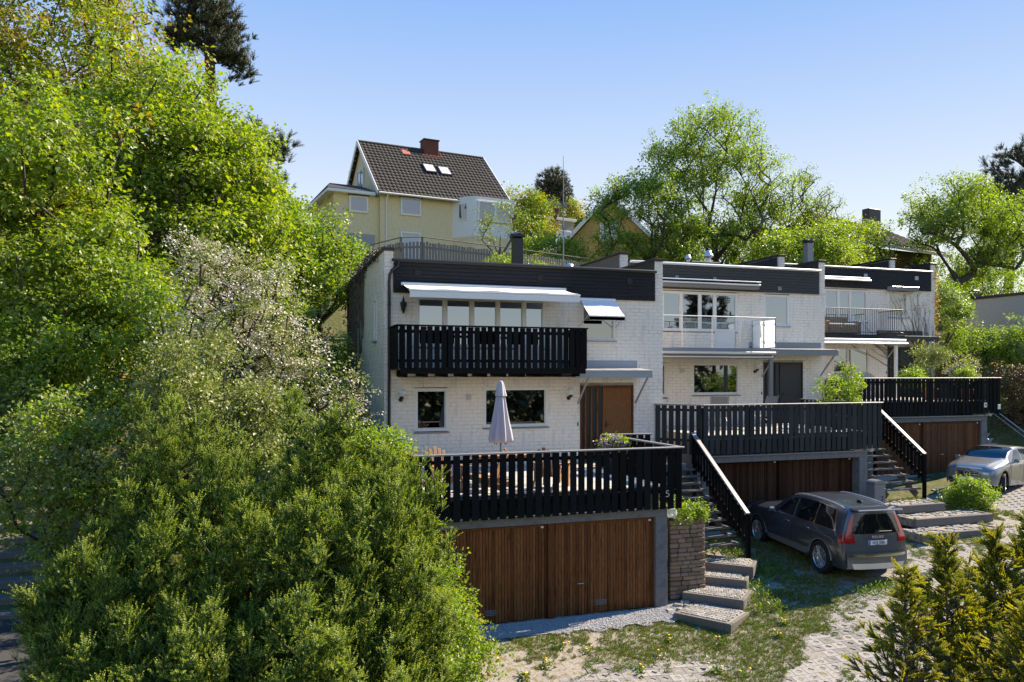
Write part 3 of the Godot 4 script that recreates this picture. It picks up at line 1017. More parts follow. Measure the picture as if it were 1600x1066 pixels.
func balcony(t: Node, o: Vector3, i: int) -> void:
	var bx0 := -5.30
	var bx1 := -0.16 if i == 0 else -0.24
	var zf := -3.5 if i == 0 else -3.44
	if i == 0:
		var sl := cb(t, "balcony_floor", o + Vector3(bx0 + 0.04, 5.46, FZ + 0.005), o + Vector3(bx1 - 0.04, 5.51, zf - 0.03), mats.grey_wood, 0.0)
		cb(t, "balcony_fascia", o + Vector3(bx0 + 0.06, 5.36, zf - 0.06), o + Vector3(bx1 - 0.03, 5.505, zf - 0.02), mats.black1)
		for k in 10:
			var x := bx0 + 0.22 + k * (bx1 - bx0 - 0.44) / 9.0
			cb(t, "joist", o + Vector3(x - 0.035, 5.29, FZ + 0.005), o + Vector3(x + 0.035, 5.458, zf - 0.065), mats.black0)
		cb(t, "edge_beam", o + Vector3(bx0 + 0.06, 5.27, zf - 0.5), o + Vector3(bx1 - 0.2, 5.288, zf - 0.3), mats.black0)
		sl.set_meta("label", "weathered balcony floor")
		slat_rail(t, o + Vector3(bx0 + 0.02, 0, zf), o + Vector3(bx1, 0, zf), 5.49 + o.y, 6.60 + o.y, 0.178, "black", 0.02)
		slat_rail(t, o + Vector3(bx0, 0, FZ + 0.03), o + Vector3(bx0, 0, zf - 0.02), 5.49 + o.y, 6.60 + o.y, 0.178, "black", 0.0)
		slat_rail(t, o + Vector3(bx1, 0, zf - 0.02), o + Vector3(bx1, 0, FZ + 0.03), 5.49 + o.y, 6.60 + o.y, 0.178, "black", 0.0)
		return
	cb(t, "balcony_floor", o + Vector3(bx0 - 0.5, 5.30, FZ + 0.005), o + Vector3(bx1, 5.46, zf), mats.grey_metal if i == 1 else mats.clad_navy)
	if i == 1:
		# glass balustrade on steel posts
		var y0 := 5.46
		var y1 := 6.50
		var rl := S()
		bar(rl, o + Vector3(bx0 - 0.4, y1, zf - 0.05), o + Vector3(bx1 - 0.05, y1, zf - 0.05), 0.021)
		bar(rl, o + Vector3(bx1 - 0.05, y1, zf - 0.05), o + Vector3(bx1 - 0.05, y1, FZ + 0.02), 0.021)
		part(t, "handrail", rl.commit(), mats.light_metal, Vector3.ZERO)
		var px := [-3.9, -2.78, -1.70, -0.78]
		for x in px:
			var ps := S()
			bar(ps, o + Vector3(x, y0, zf - 0.05), o + Vector3(x, y1, zf - 0.05), 0.019)
			for yy in [0.22, 0.78]:
				chamfer(ps, o + Vector3(x, lerpf(y0, y1, yy), zf - 0.045), Vector3(0.11, 0.04, 0.03), 0.008)
			part(t, "rail_post", ps.commit(), mats.light_metal, Vector3.ZERO)
		for k in 3:
			cb(t, "glass_panel", o + Vector3(px[k] + 0.05, y0 + 0.06, zf - 0.052), o + Vector3(px[k + 1] - 0.05, y1 - 0.06, zf - 0.044), mats.rail_glass, 0.0)
		cb(t, "glass_panel", o + Vector3(-0.73, y0 + 0.06, zf - 0.052), o + Vector3(bx1 - 0.08, y1 - 0.06, zf - 0.044), mats.rail_glass, 0.0)
		for k in 2:
			var za := FZ + 0.08 + k * 0.66
			var fp := S()
			quad(fp, o + Vector3(bx1 - 0.05, y0 + 0.05, za), o + Vector3(bx1 - 0.05, y0 + 0.05, za + 0.6), o + Vector3(bx1 - 0.05, y1 - 0.06, za + 0.6), o + Vector3(bx1 - 0.05, y1 - 0.06, za), Vector3.LEFT)
			part(t, "frosted_panel", fp.commit(), mats.frosted, Vector3.ZERO)
		for z in [FZ + 0.05, FZ + 0.72, zf - 0.06]:
			var ps := S()
			bar(ps, o + Vector3(bx1 - 0.05, y0, z), o + Vector3(bx1 - 0.05, y1, z), 0.019)
			for yy in [0.2, 0.8]:
				chamfer(ps, o + Vector3(bx1 - 0.05, lerpf(y0, y1, yy), z), Vector3(0.03, 0.045, 0.11), 0.008)
			part(t, "rail_post", ps.commit(), mats.grey_metal, Vector3.ZERO)
	else:
		# black iron bars
		var y0 := 5.46
		var y1 := 6.52
		var rl := S()
		for yy in [y1, y0 + 0.1]:
			bar(rl, o + Vector3(bx0 - 0.4, yy, zf - 0.05), o + Vector3(bx1 - 0.05, yy, zf - 0.05), 0.016, 6)
			bar(rl, o + Vector3(bx1 - 0.05, yy, zf - 0.05), o + Vector3(bx1 - 0.05, yy, FZ + 0.02), 0.016, 6)
		part(t, "handrail", rl.commit(), mats.black_metal, Vector3.ZERO)
		var rod := CylinderMesh.new()
		rod.top_radius = 0.008
		rod.bottom_radius = 0.008
		rod.height = y1 - y0
		rod.radial_segments = 6
		var x := bx1 - 0.16
		while x > -4.4:
			part(t, "baluster", rod, mats.black_metal, o + Vector3(x, (y0 + y1) * 0.5, zf - 0.05))
			x -= 0.115
		for k in 11:
			part(t, "baluster", rod, mats.black_metal, o + Vector3(bx1 - 0.05, (y0 + y1) * 0.5, FZ + 0.1 + k * 0.115))
	# post down to the terrace
	var pz := zf - 0.1
	var pxx := -0.45 if i == 1 else -0.62
	cb(t, "balcony_post", o + Vector3(pxx - 0.06, 2.6, pz - 0.05), o + Vector3(pxx + 0.06, 5.30, pz + 0.05), mats.grey_metal if i == 1 else mats.white)

# a slatted fence or balustrade from a to b (x, z), boards from y0 to y1
func slat_rail(t: Node, a: Vector3, b: Vector3, y0: float, y1: float, pitch: float, kind: String, cap_out: float, lowrail := 0.2, cap_m: Material = null) -> void:
	var d := Vector3(b.x - a.x, 0, b.z - a.z)
	var ln := d.length()
	d /= ln
	var n := Vector3(-d.z, 0, d.x)  # points outward
	if d.x > 0.5:
		n = Vector3(0, 0, 1) if absf(d.z) < 0.01 else n
	var bas := Basis(d, Vector3.UP, d.cross(Vector3.UP))
	var outw := bas.z
	var cnt := int(round(ln / pitch))
	var bw := pitch * 0.755
	for k in cnt:
		var p := a + d * (pitch * 0.5 + k * (ln - pitch) / maxf(cnt - 1, 1))
		p.y = (y0 + y1 - 0.04) * 0.5 + rng.randf_range(-0.006, 0.004)
		p += d * rng.randf_range(-0.005, 0.005)
		part(t, "board", cbox(Vector3(bw, y1 - 0.04 - y0, 0.024), 0.004), mats["%s%d" % [kind, rng.randi() % 3]], p, bas * Basis(Vector3.FORWARD, rng.randf_range(-0.003, 0.003)))
	for yy in [y1 - 0.17, y0 + lowrail]:
		var p := a + d * (ln * 0.5) - outw * 0.036
		p.y = yy
		part(t, "rail", cbox(Vector3(ln - 0.02, 0.075, 0.044), 0.005), mats[kind + "0"], p, bas)
	var c := a + d * (ln * 0.5) - outw * 0.02
	c.y = y1 - 0.018
	part(t, "top_rail", cbox(Vector3(ln + cap_out * 2.0, 0.036, 0.13), 0.008), mats[kind + "1"] if cap_m == null else cap_m, c, bas)
	var np := int(ceil(ln / 1.7))
	for k in np + 1:
		var p := a + d * clampf(ln * k / np, 0.06, ln - 0.06) - outw * 0.085
		p.y = (y0 + y1) * 0.5 - 0.05
		part(t, "post", cbox(Vector3(0.07, y1 - y0 - 0.1, 0.055), 0.006), mats[kind + "0"], p, bas)

func fabric(st: SurfaceTool, a: Vector3, b: Vector3, c: Vector3, d: Vector3, sag: float, nx: int, ny: int, th := 0.006) -> void:
	# a-b upper edge, d-c lower edge
	for side in [0.0, -th]:
		for j in ny:
			for i in nx:
				var q := []
				for k in [[0, 0], [1, 0], [1, 1], [0, 1]]:
					var u := float(i + k[0]) / nx
					var v := float(j + k[1]) / ny
					var p := a.lerp(b, u).lerp(d.lerp(c, u), v)
					p.y += side - sag * sin(v * PI) * (0.8 + 0.3 * sin(u * 9.0)) - 0.35 * sag * sin(u * 23.0) * v
					q.append(p)
				quadn(st, q[0], q[1], q[2], q[3], Vector3.UP if side == 0.0 else Vector3.DOWN)

func awnings(o: Vector3, i: int) -> void:
	if i == 0:
		var t := thing("awning", "long white fabric awning rolled out over the upper window band", "awning", o + Vector3(-2.6, 7.6, -4.7), "awnings on the houses")
		cb(t, "cassette", o + Vector3(-5.02, 7.70, -4.77), o + Vector3(-0.30, 7.80, -4.62), mats.light_metal, 0.02)
		var f := S()
		fabric(f, o + Vector3(-4.97, 7.73, -4.64), o + Vector3(-0.36, 7.73, -4.64), o + Vector3(-0.34, 7.52, -3.66), o + Vector3(-4.97, 7.52, -3.66), 0.025, 24, 8)
		part(t, "canvas", f.commit(), mats.fabric_awning, Vector3.ZERO)
		cb(t, "front_bar", o + Vector3(-5.0, 7.455, -3.69), o + Vector3(-0.30, 7.51, -3.63), mats.light_metal, 0.015)
		var v := S()
		fabric(v, o + Vector3(-4.98, 7.46, -3.63), o + Vector3(-0.32, 7.46, -3.63), o + Vector3(-0.32, 7.31, -3.625), o + Vector3(-4.98, 7.31, -3.625), 0.0, 30, 2)
		part(t, "valance", v.commit(), mats.fabric_awning, Vector3.ZERO)
		for x in [-4.85, -0.48]:
			var ar := S()
			bar(ar, o + Vector3(x, 7.66, -4.68), o + Vector3(x + 0.25 * signf(-2.5 - x), 7.60, -4.2), 0.02)
			bar(ar, o + Vector3(x + 0.25 * signf(-2.5 - x), 7.60, -4.2), o + Vector3(x, 7.49, -3.68), 0.02)
			part(t, "arm", ar.commit(), mats.light_metal, Vector3.ZERO)
		var w := thing("awning", "short steep pale awning over the small upper window of the near house", "awning", o + Vector3(0.75, 7.4, -4.7), "awnings on the houses")
		cb(w, "cassette", o + Vector3(0.12, 7.46, -4.80), o + Vector3(1.28, 7.55, -4.69), mats.light_metal, 0.02)
		var g := S()
		fabric(g, o + Vector3(0.16, 7.48, -4.69), o + Vector3(1.25, 7.48, -4.69), o + Vector3(1.27, 7.0, -4.12), o + Vector3(0.18, 7.0, -4.12), 0.03, 12, 8)
		part(w, "canvas", g.commit(), mats.fabric_awning, Vector3.ZERO)
		cb(w, "front_bar", o + Vector3(0.17, 6.965, -4.14), o + Vector3(1.28, 7.0, -4.10), mats.light_metal, 0.01)
		var vv := S()
		fabric(vv, o + Vector3(0.18, 6.97, -4.105), o + Vector3(1.27, 6.97, -4.105), o + Vector3(1.27, 6.87, -4.105), o + Vector3(0.18, 6.87, -4.105), 0.0, 12, 2)
		part(w, "valance", vv.commit(), mats.fabric_awning, Vector3.ZERO)
		for x in [0.14, 1.30]:
			var ar := S()
			bar(ar, o + Vector3(x, 6.72, -4.78), o + Vector3(x, 6.98, -4.12), 0.011)
			part(w, "arm", ar.commit(), mats.light_metal, Vector3.ZERO)
	elif i == 1:
		var t := thing("awning", "rolled-up grey awning above the windows behind the glass balustrade", "awning", o + Vector3(-2.6, 7.6, -4.7), "awnings on the houses")
		cb(t, "hood", o + Vector3(-5.1, 7.82, -4.79), o + Vector3(-0.12, 7.86, -4.50), mats.light_metal, 0.01)
		cb(t, "cassette", o + Vector3(-5.1, 7.58, -4.79), o + Vector3(-0.14, 7.74, -4.56), mats.fabric_grey, 0.03)
		cb(t, "front_bar", o + Vector3(-5.1, 7.70, -4.555), o + Vector3(-0.14, 7.76, -4.48), mats.light_metal, 0.015)
		var w := thing("awning", "rolled-up dark awning under the glass-railed balcony", "awning", o + Vector3(-2.6, 5.2, -3.6), "awnings on the houses")
		cb(w, "hood", o + Vector3(-5.3, 5.26, -3.42), o + Vector3(-0.42, 5.34, -3.28), mats.light_metal, 0.01)
		cb(w, "cassette", o + Vector3(-5.3, 5.10, -3.60), o + Vector3(-0.50, 5.24, -3.40), mats.fabric_grey, 0.03)
		cb(w, "front_bar", o + Vector3(-5.3, 5.14, -3.395), o + Vector3(-0.50, 5.19, -3.33), mats.light_metal, 0.01)
	else:
		var t := thing("awning", "rolled-up white awning across the navy cladding of the far house", "awning", o + Vector3(-2.6, 7.8, -4.7), "awnings on the houses")
		cb(t, "cassette", o + Vector3(-5.1, 7.84, -4.78), o + Vector3(-0.95, 7.98, -4.58), mats.white, 0.03)
		cb(t, "front_bar", o + Vector3(-5.1, 7.80, -4.577), o + Vector3(-0.95, 7.87, -4.50), mats.light_metal, 0.015)
		var w := thing("awning", "rolled-up white awning under the iron-railed balcony", "awning", o + Vector3(-2.6, 5.2, -3.6), "awnings on the houses")
		cb(w, "cassette", o + Vector3(-5.3, 5.10, -3.40), o + Vector3(-0.35, 5.28, -3.22), mats.white, 0.03)
		cb(w, "front_bar", o + Vector3(-5.3, 5.06, -3.215), o + Vector3(-0.35, 5.13, -3.15), mats.light_metal, 0.015)
		var v := thing("awning", "small dark awning over the window beside the climbing plant", "awning", o + Vector3(0.75, 7.4, -4.7), "awnings on the houses")
		cb(v, "cassette", o + Vector3(0.10, 7.46, -4.79), o + Vector3(1.6, 7.60, -4.50), mats.fabric_grey, 0.03)
		cb(v, "hood", o + Vector3(0.10, 7.602, -4.79), o + Vector3(1.6, 7.64, -4.46), mats.light_metal, 0.01)
		for x in [0.13, 1.45]:
			var ar := S()
			bar(ar, o + Vector3(x, 7.46, -4.55), o + Vector3(x, 6.6, -4.78), 0.011)
			part(v, "arm", ar.commit(), mats.light_metal, Vector3.ZERO)

func roof_things(t: Node, o: Vector3, i: int) -> void:
	if i == 0 or i == 2:
		var c := o + (Vector3(-0.98, 8.3, -7.0) if i == 0 else Vector3(-3.1, 8.3, -5.9))
		var f := S()
		chamfer(f, c + Vector3(0, 0.62, 0), Vector3(0.30, 1.26, 0.30), 0.01)
		part(t, "flue", f.commit(), mats.black_metal if i == 0 else mats.grey_metal, Vector3.ZERO)
		var h := S()
		chamfer(h, c + Vector3(0, 1.33, 0), Vector3(0.40, 0.10, 0.40), 0.015)
		lathe(h, [[0.28, 1.38], [0.0, 1.47]], 4, c)
		part(t, "flue_cap", h.commit(), mats.black_metal, Vector3.ZERO)
	if i == 0:
		mushroom(t, o + Vector3(0.85, 8.36, -7.2), 1.0)
		var a := thing("antenna_mast", "thin aerial mast with cross bars rising from the near roof", "antenna", o + Vector3(1.0, 8.36, -8.1))
		var m := S()
		tube(m, [o + Vector3(1.0, 8.36, -8.1), o + Vector3(1.0, 11.2, -8.1), o + Vector3(1.0, 12.6, -8.1)], [0.022, 0.018, 0.007], 6)
		part(a, "mast", m.commit(), mats.grey_metal, Vector3.ZERO)
		for k in [[11.0, 0.55], [10.2, 0.5], [10.95, 0.35]]:
			var cbm := S()
			bar(cbm, o + Vector3(1.0 - k[1], k[0], -8.1), o + Vector3(1.0 + k[1] * 0.5, k[0], -8.12), 0.008, 5)
			for j in 4:
				var x: float = 1.0 - k[1] + j * k[1] * 0.4
				bar(cbm, o + Vector3(x, k[0] - 0.12, -8.1), o + Vector3(x, k[0] + 0.12, -8.1), 0.005, 5)
			part(a, "cross_bar", cbm.commit(), mats.grey_metal, Vector3.ZERO)
	if i == 1:
		var h := S()
		chamfer(h, o + Vector3(-1.35, 8.58, -6.6), Vector3(1.2, 0.34, 0.9), 0.03)
		part(t, "roof_hatch", h.commit(), mats.black_metal, Vector3.ZERO)
		mushroom(t, o + Vector3(-1.0, 8.75, -6.5), 0.9)
		mushroom(t, o + Vector3(-0.45, 8.36, -6.2), 0.6)
		mushroom(t, o + Vector3(-1.75, 8.75, -6.7), 0.6)

func mushroom(t: Node, c: Vector3, s: float) -> void:
	var m := S()
	lathe(m, [[0.0, 0.0], [0.16 * s, 0.0], [0.12 * s, 0.06 * s], [0.11 * s, 0.22 * s], [0.20 * s, 0.24 * s], [0.21 * s, 0.32 * s], [0.15 * s, 0.40 * s], [0.12 * s, 0.42 * s], [0.12 * s, 0.50 * s], [0.0, 0.54 * s]], 16, c)
	part(t, "roof_vent", m.commit(), mats.light_metal, Vector3.ZERO)

func build_houses() -> void:
	rng.seed = 11
	house(0, "white brick house with black slatted balcony and teak door, nearest of the row")
	house(1, "white brick house with glass balcony rail and slate cladding, middle of the row")
	house(2, "white brick house with iron balcony bars and navy cladding, farthest of the row")
	# side wall of the near house, facing the trees
	var h: Node = get_node("terraced_house")
	var T := Transform3D(Basis(Vector3(0, 0, 1), Vector3.UP, Vector3(-1, 0, 0)), Vector3(-5.44, 0, 0))
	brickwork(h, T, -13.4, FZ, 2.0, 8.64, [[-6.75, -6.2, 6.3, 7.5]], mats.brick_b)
	var w := S()
	for q in [[-6.75, 6.9, 0.07, 1.2], [-6.2, 6.9, 0.07, 1.2]]:
		chamfer(w, Vector3(-5.41, q[1], q[0] + (0.035 if q[0] < -6.5 else -0.035)), Vector3(0.10, q[3], q[2]), 0.005)
	for y in [6.335, 7.465]:
		chamfer(w, Vector3(-5.413, y, -6.475), Vector3(0.10, 0.07, 0.41), 0.005)
	var wn := part(h, "window", w.commit(), mats.white, Vector3.ZERO)
	cb(wn, "pane", Vector3(-5.40, 6.36, -6.68), Vector3(-5.39, 7.44, -6.27), mats.window_dark, 0.0)
	cb(wn, "sill", Vector3(-5.52, 6.265, -6.78), Vector3(-5.44, 6.295, -6.17), mats.grey_paint)
	# downpipe at the near corner
	var dp := S()
	tube(dp, [Vector3(-5.08, 8.36, FZ + 0.10), Vector3(-5.10, 8.22, FZ + 0.13), Vector3(-5.24, 8.12, FZ + 0.12), Vector3(-5.30, 8.0, FZ + 0.08), Vector3(-5.32, 7.8, FZ + 0.075), Vector3(-5.32, 2.6, FZ + 0.075)], [0.042, 0.042, 0.042, 0.042, 0.042, 0.042], 10)
	for y in [7.2, 5.6, 4.0]:
		bar(dp, Vector3(-5.32, y - 0.02, FZ + 0.075), Vector3(-5.32, y + 0.02, FZ + 0.075), 0.05, 10)
	part(h, "downpipe", dp.commit(), mats.black_metal, Vector3.ZERO)
	wall_lamp(Vector3(-5.0, 4.66, FZ), "globe wall lamp between the downpipe and the narrow ground floor window")
	wall_lamp(Vector3(-0.16, 4.66, FZ), "globe wall lamp between the wide window and the teak door")
	var o: Vector3 = STEP[1]
	wall_lamp(o + Vector3(-0.16, 4.68, FZ), "globe wall lamp beside the dark door of the middle house")
	var ln := thing("wall_lantern", "black lantern on the wall beside the upper window band", "lamp", Vector3(-4.95, 7.2, FZ))
	var ls := S()
	bar(ls, Vector3(-4.95, 7.36, FZ), Vector3(-4.95, 7.36, FZ + 0.14), 0.012)
	bar(ls, Vector3(-4.95, 7.44, FZ + 0.14), Vector3(-4.95, 7.30, FZ + 0.14), 0.012)
	part(ln, "bracket", ls.commit(), mats.black_metal, Vector3.ZERO)
	var lh := S()
	lathe(lh, [[0.0, -0.06], [0.02, -0.05], [0.035, 0.0], [0.05, 0.02], [0.09, 0.20], [0.10, 0.22], [0.035, 0.28], [0.03, 0.34], [0.0, 0.36]], 6, Vector3(-4.95, 7.02, FZ + 0.14))
	part(ln, "lantern_body", lh.commit(), mats.black_metal, Vector3.ZERO)
# ---------------------------------------------------------------- garages with terraces on top
func garage(i: int, label: String, x0: float, x1: float, zf: float, floor_y: float, lint: float, deck: float, doors: Array, post: float, zb: float, wood: String) -> Node3D:
	var t := thing("garage", label, "garage", Vector3((x0 + x1) * 0.5, floor_y, (zf + zb) * 0.5), "garages under the terraces")
	var cm: Material = mats.concrete
	var dx1: float = doors[-1][1]
	# side walls, back, lintel, deck slab
	cb(t, "pier", Vector3(dx1, floor_y - 0.8, zf - 0.5), Vector3(post, lint + 0.002, zf), cm, 0.01)
	cb(t, "side_wall", Vector3(post - 0.22, floor_y - 0.8, zb), Vector3(post - 0.01, deck - 0.12, zf - 0.5), cm, 0.0)
	cb(t, "side_wall", Vector3(x0, floor_y - 0.8, zb), Vector3(x0 + 0.22, deck - 0.12, zf - 0.02), cm, 0.0)
	cb(t, "lintel", Vector3(x0, lint, zf - 0.24), Vector3(post, lint + 0.17, zf + 0.002), cm, 0.01)
	cb(t, "ledge", Vector3(x0, lint + 0.172, zf - 0.2), Vector3(post + 0.05, lint + 0.225, zf + 0.075), mats.grey_metal, 0.012)
	cb(t, "back_wall", Vector3(x0 + 0.22, floor_y - 0.8, zf - 1.2), Vector3(post - 0.22, deck - 0.12, zf - 1.0), cm, 0.0)
	cb(t, "slab", Vector3(x0, deck - 0.118, zb), Vector3(post + 0.02, deck - 0.02, zf - 0.012), cm, 0.0)
	cb(t, "threshold", Vector3(x0, floor_y - 0.4, zf - 0.3), Vector3(post - 0.02, floor_y - 0.01, zf - 0.004), mats.render_grey, 0.01)
	# tiles of the terrace floor
	var nt := int((post - x0) / 0.6)
	var mt := int((zf - zb) / 0.6)
	var fl := S()
	for a in nt:
		for b in mt:
			var w := (post - x0 - 0.05) / nt
			var d := (zf - zb - 0.06) / mt
			chamfer(fl, Vector3(x0 + 0.03 + w * (a + 0.5), deck - 0.012, zb + 0.02 + d * (b + 0.5)), Vector3(w - 0.012, 0.02, d - 0.012), 0.004)
	var fo := part(t, "terrace_floor", fl.commit(), mats.deck_tile, Vector3.ZERO)
	fo.set_meta("kind", "stuff")
	# doors of upright planks
	for k in doors.size():
		var a: float = doors[k][0]
		var b: float = doors[k][1]
		if i == 1:
			zf -= 0.22 if k == 0 else 0.0
		var g := cb(t, "garage_door", Vector3(a, floor_y, zf - 0.16), Vector3(b, lint - 0.03, zf - 0.12), mats.weathered2, 0.0)
		var n := int(round((b - a - 0.1) / 0.07))
		var w := (b - a - 0.1) / n
		for j in n:
			var x := a + 0.05 + w * (j + 0.5)
			part(g, "plank", cbox(Vector3(w - 0.007, lint - floor_y - 0.10, 0.02), 0.005), mats["%s%d" % [wood, rng.randi() % 5]], Vector3(x, (floor_y + lint) * 0.5 - 0.02, zf - 0.108 + rng.randf_range(-0.002, 0.002)))
		for x in [a + 0.025, b - 0.025]:
			part(g, "stile", cbox(Vector3(0.045, lint - floor_y - 0.04, 0.03), 0.005), mats[wood + "2"], Vector3(x, (floor_y + lint) * 0.5 - 0.01, zf - 0.105))
		part(g, "head_rail", cbox(Vector3(b - a - 0.1, 0.045, 0.03), 0.005), mats[wood + "0"], Vector3((a + b) * 0.5, lint - 0.045, zf - 0.105))
		cb(g, "plate", Vector3(b - 0.14, lint - 0.10, zf - 0.09), Vector3(b - 0.08, lint - 0.06, zf - 0.082), mats.chip_white, 0.002)
		var hx: float = lerpf(a, b, 0.30)
		if i == 0:
			hx = a + 0.64
		if k == doors.size() - 1:
			var hd := S()
			bar(hd, Vector3(hx - 0.07, floor_y + 0.72, zf - 0.06), Vector3(hx + 0.07, floor_y + 0.72, zf - 0.06), 0.009)
			bar(hd, Vector3(hx, floor_y + 0.72, zf - 0.10), Vector3(hx, floor_y + 0.72, zf - 0.06), 0.008)
			part(g, "handle", hd.commit(), mats.light_metal, Vector3.ZERO)
		if i == 0:
			var vx: float = [-3.9, -1.33][k]
			var v := S()
			for q in 4:
				chamfer(v, Vector3(vx, floor_y + 0.21 + q * 0.032, zf - 0.09), Vector3(0.26, 0.014, 0.014), 0.003)
			chamfer(v, Vector3(vx, floor_y + 0.26, zf - 0.092), Vector3(0.012, 0.13, 0.016), 0.003)
			part(g, "vent", v.commit(), mats.grey_metal, Vector3.ZERO)
	for k in doors.size() - 1:
		cb(t, "door_post", Vector3(doors[k][1] + 0.005, floor_y, zf - 0.17), Vector3(doors[k + 1][0] - 0.005, lint, zf - 0.03), mats[wood + "2"], 0.008)
	return t

func fence(label: String, at: Vector3) -> Node3D:
	return thing("terrace_fence", label, "fence", at, "slatted fences round the terraces")

func build_terraces() -> void:
	rng.seed = 12
	garage(0, "double garage with warm brown plank doors below the nearest terrace", -5.55, 0.3, 0.0, 0.0, 2.10, 2.80, [[-5.05, -2.62], [-2.47, -0.0]], 0.3, -4.82, "plank")
	garage(1, "double garage with dark weathered plank doors behind the dark grey car", 3.60, 9.54, -3.8, 0.72, 2.75, 3.57, [[3.95, 6.42], [6.55, 9.22]], 9.54, -7.76, "weathered")
	garage(2, "double garage with faded brown plank doors beside the silver car", 12.2, 17.82, -6.6, 1.62, 3.56, 4.34, [[12.5, 14.72], [14.86, 17.53]], 17.82, -11.16, "faded")
	# landing of the near house, right of its terrace
	var ld := thing("landing", "pale tiled landing before the teak door at the head of the timber stairs", "landing", Vector3(1.6, 2.0, -4.2))
	cb(ld, "slab", Vector3(0.33, 2.3, -4.82), Vector3(2.95, 2.785, -3.62), mats.concrete, 0.01)
	var ft := S()
	for a in 5:
		for b in 2:
			chamfer(ft, Vector3(0.60 + 0.525 * a, 2.792, -4.52 + 0.6 * b), Vector3(0.51, 0.016, 0.588), 0.004)
	part(ld, "terrace_floor", ft.commit(), mats.deck_tile, Vector3.ZERO).set_meta("kind", "stuff")
	var f := fence("black slatted fence on the nearest terrace, bearing the number 5", Vector3(-2.4, 2.3, 0.1))
	slat_rail(f, Vector3(-5.6, 0, 0.12), Vector3(0.62, 0, 0.12), 2.29, 3.70, 0.199, "black", 0.03, 0.40, mats.rail_cap)
	slat_rail(f, Vector3(-5.6, 0, -4.7), Vector3(-5.6, 0, 0.10), 2.29, 3.70, 0.199, "black", 0.0, 0.40, mats.rail_cap)
	slat_rail(f, Vector3(0.60, 0, 0.09), Vector3(0.45, 0, -3.74), 2.6, 3.70, 0.199, "black", 0.02, 0.40, mats.rail_cap)
	slat_rail(f, Vector3(0.42, 0, -3.72), Vector3(1.78, 0, -3.52), 2.75, 3.70, 0.199, "black", 0.02, 0.40, mats.rail_cap)
	txt(f, "house_number", "5", 0.15, Vector3(0.22, 2.64, 0.138), Basis(), mats.light_metal)
	var g := fence("charcoal slatted fence on the middle terrace", Vector3(6.7, 3.05, -3.7))
	slat_rail(g, Vector3(3.54, 0, -3.68), Vector3(9.99, 0, -3.68), 3.02, 4.47, 0.195, "slate", 0.02, 0.40, mats.rail_cap)
	slat_rail(g, Vector3(2.60, 0, -4.81), Vector3(3.52, 0, -3.70), 3.02, 4.47, 0.195, "slate", 0.0, 0.40, mats.rail_cap)
	slat_rail(g, Vector3(9.97, 0, -3.72), Vector3(9.85, 0, -7.3), 3.02, 4.47, 0.195, "slate", 0.0, 0.40, mats.rail_cap)
	cb(g, "skirt_wall", Vector3(3.36, 0.4, -4.9), Vector3(3.58, 3.4, -3.86), mats.concrete, 0.01)
	var h := fence("black slatted fence on the farthest terrace, bearing the number 9", Vector3(15.2, 3.9, -6.5))
	slat_rail(h, Vector3(11.6, 0, -6.48), Vector3(18.34, 0, -6.48), 3.84, 5.21, 0.195, "black", 0.02, 0.42, mats.rail_cap)
	slat_rail(h, Vector3(11.6, 0, -8.4), Vector3(11.6, 0, -6.5), 3.84, 5.21, 0.195, "black", 0.0, 0.42, mats.rail_cap)
	slat_rail(h, Vector3(18.32, 0, -6.52), Vector3(18.2, 0, -9.2), 3.84, 5.21, 0.195, "black", 0.0, 0.42, mats.rail_cap)
	for k in 2:
		var px: float = [17.55, 18.24][k]
		var pz: float = [-6.455, -6.455][k]
		cb(h, "number_plate", Vector3(px - 0.07, 4.08 - 0.08 * k, pz), Vector3(px + 0.07, 4.26 - 0.08 * k, pz + 0.012), mats.chip_white, 0.003)
	txt(h, "house_number", "9", 0.11, Vector3(17.55, 4.17, -6.437), Basis(), mats.black_plastic, 0.006)

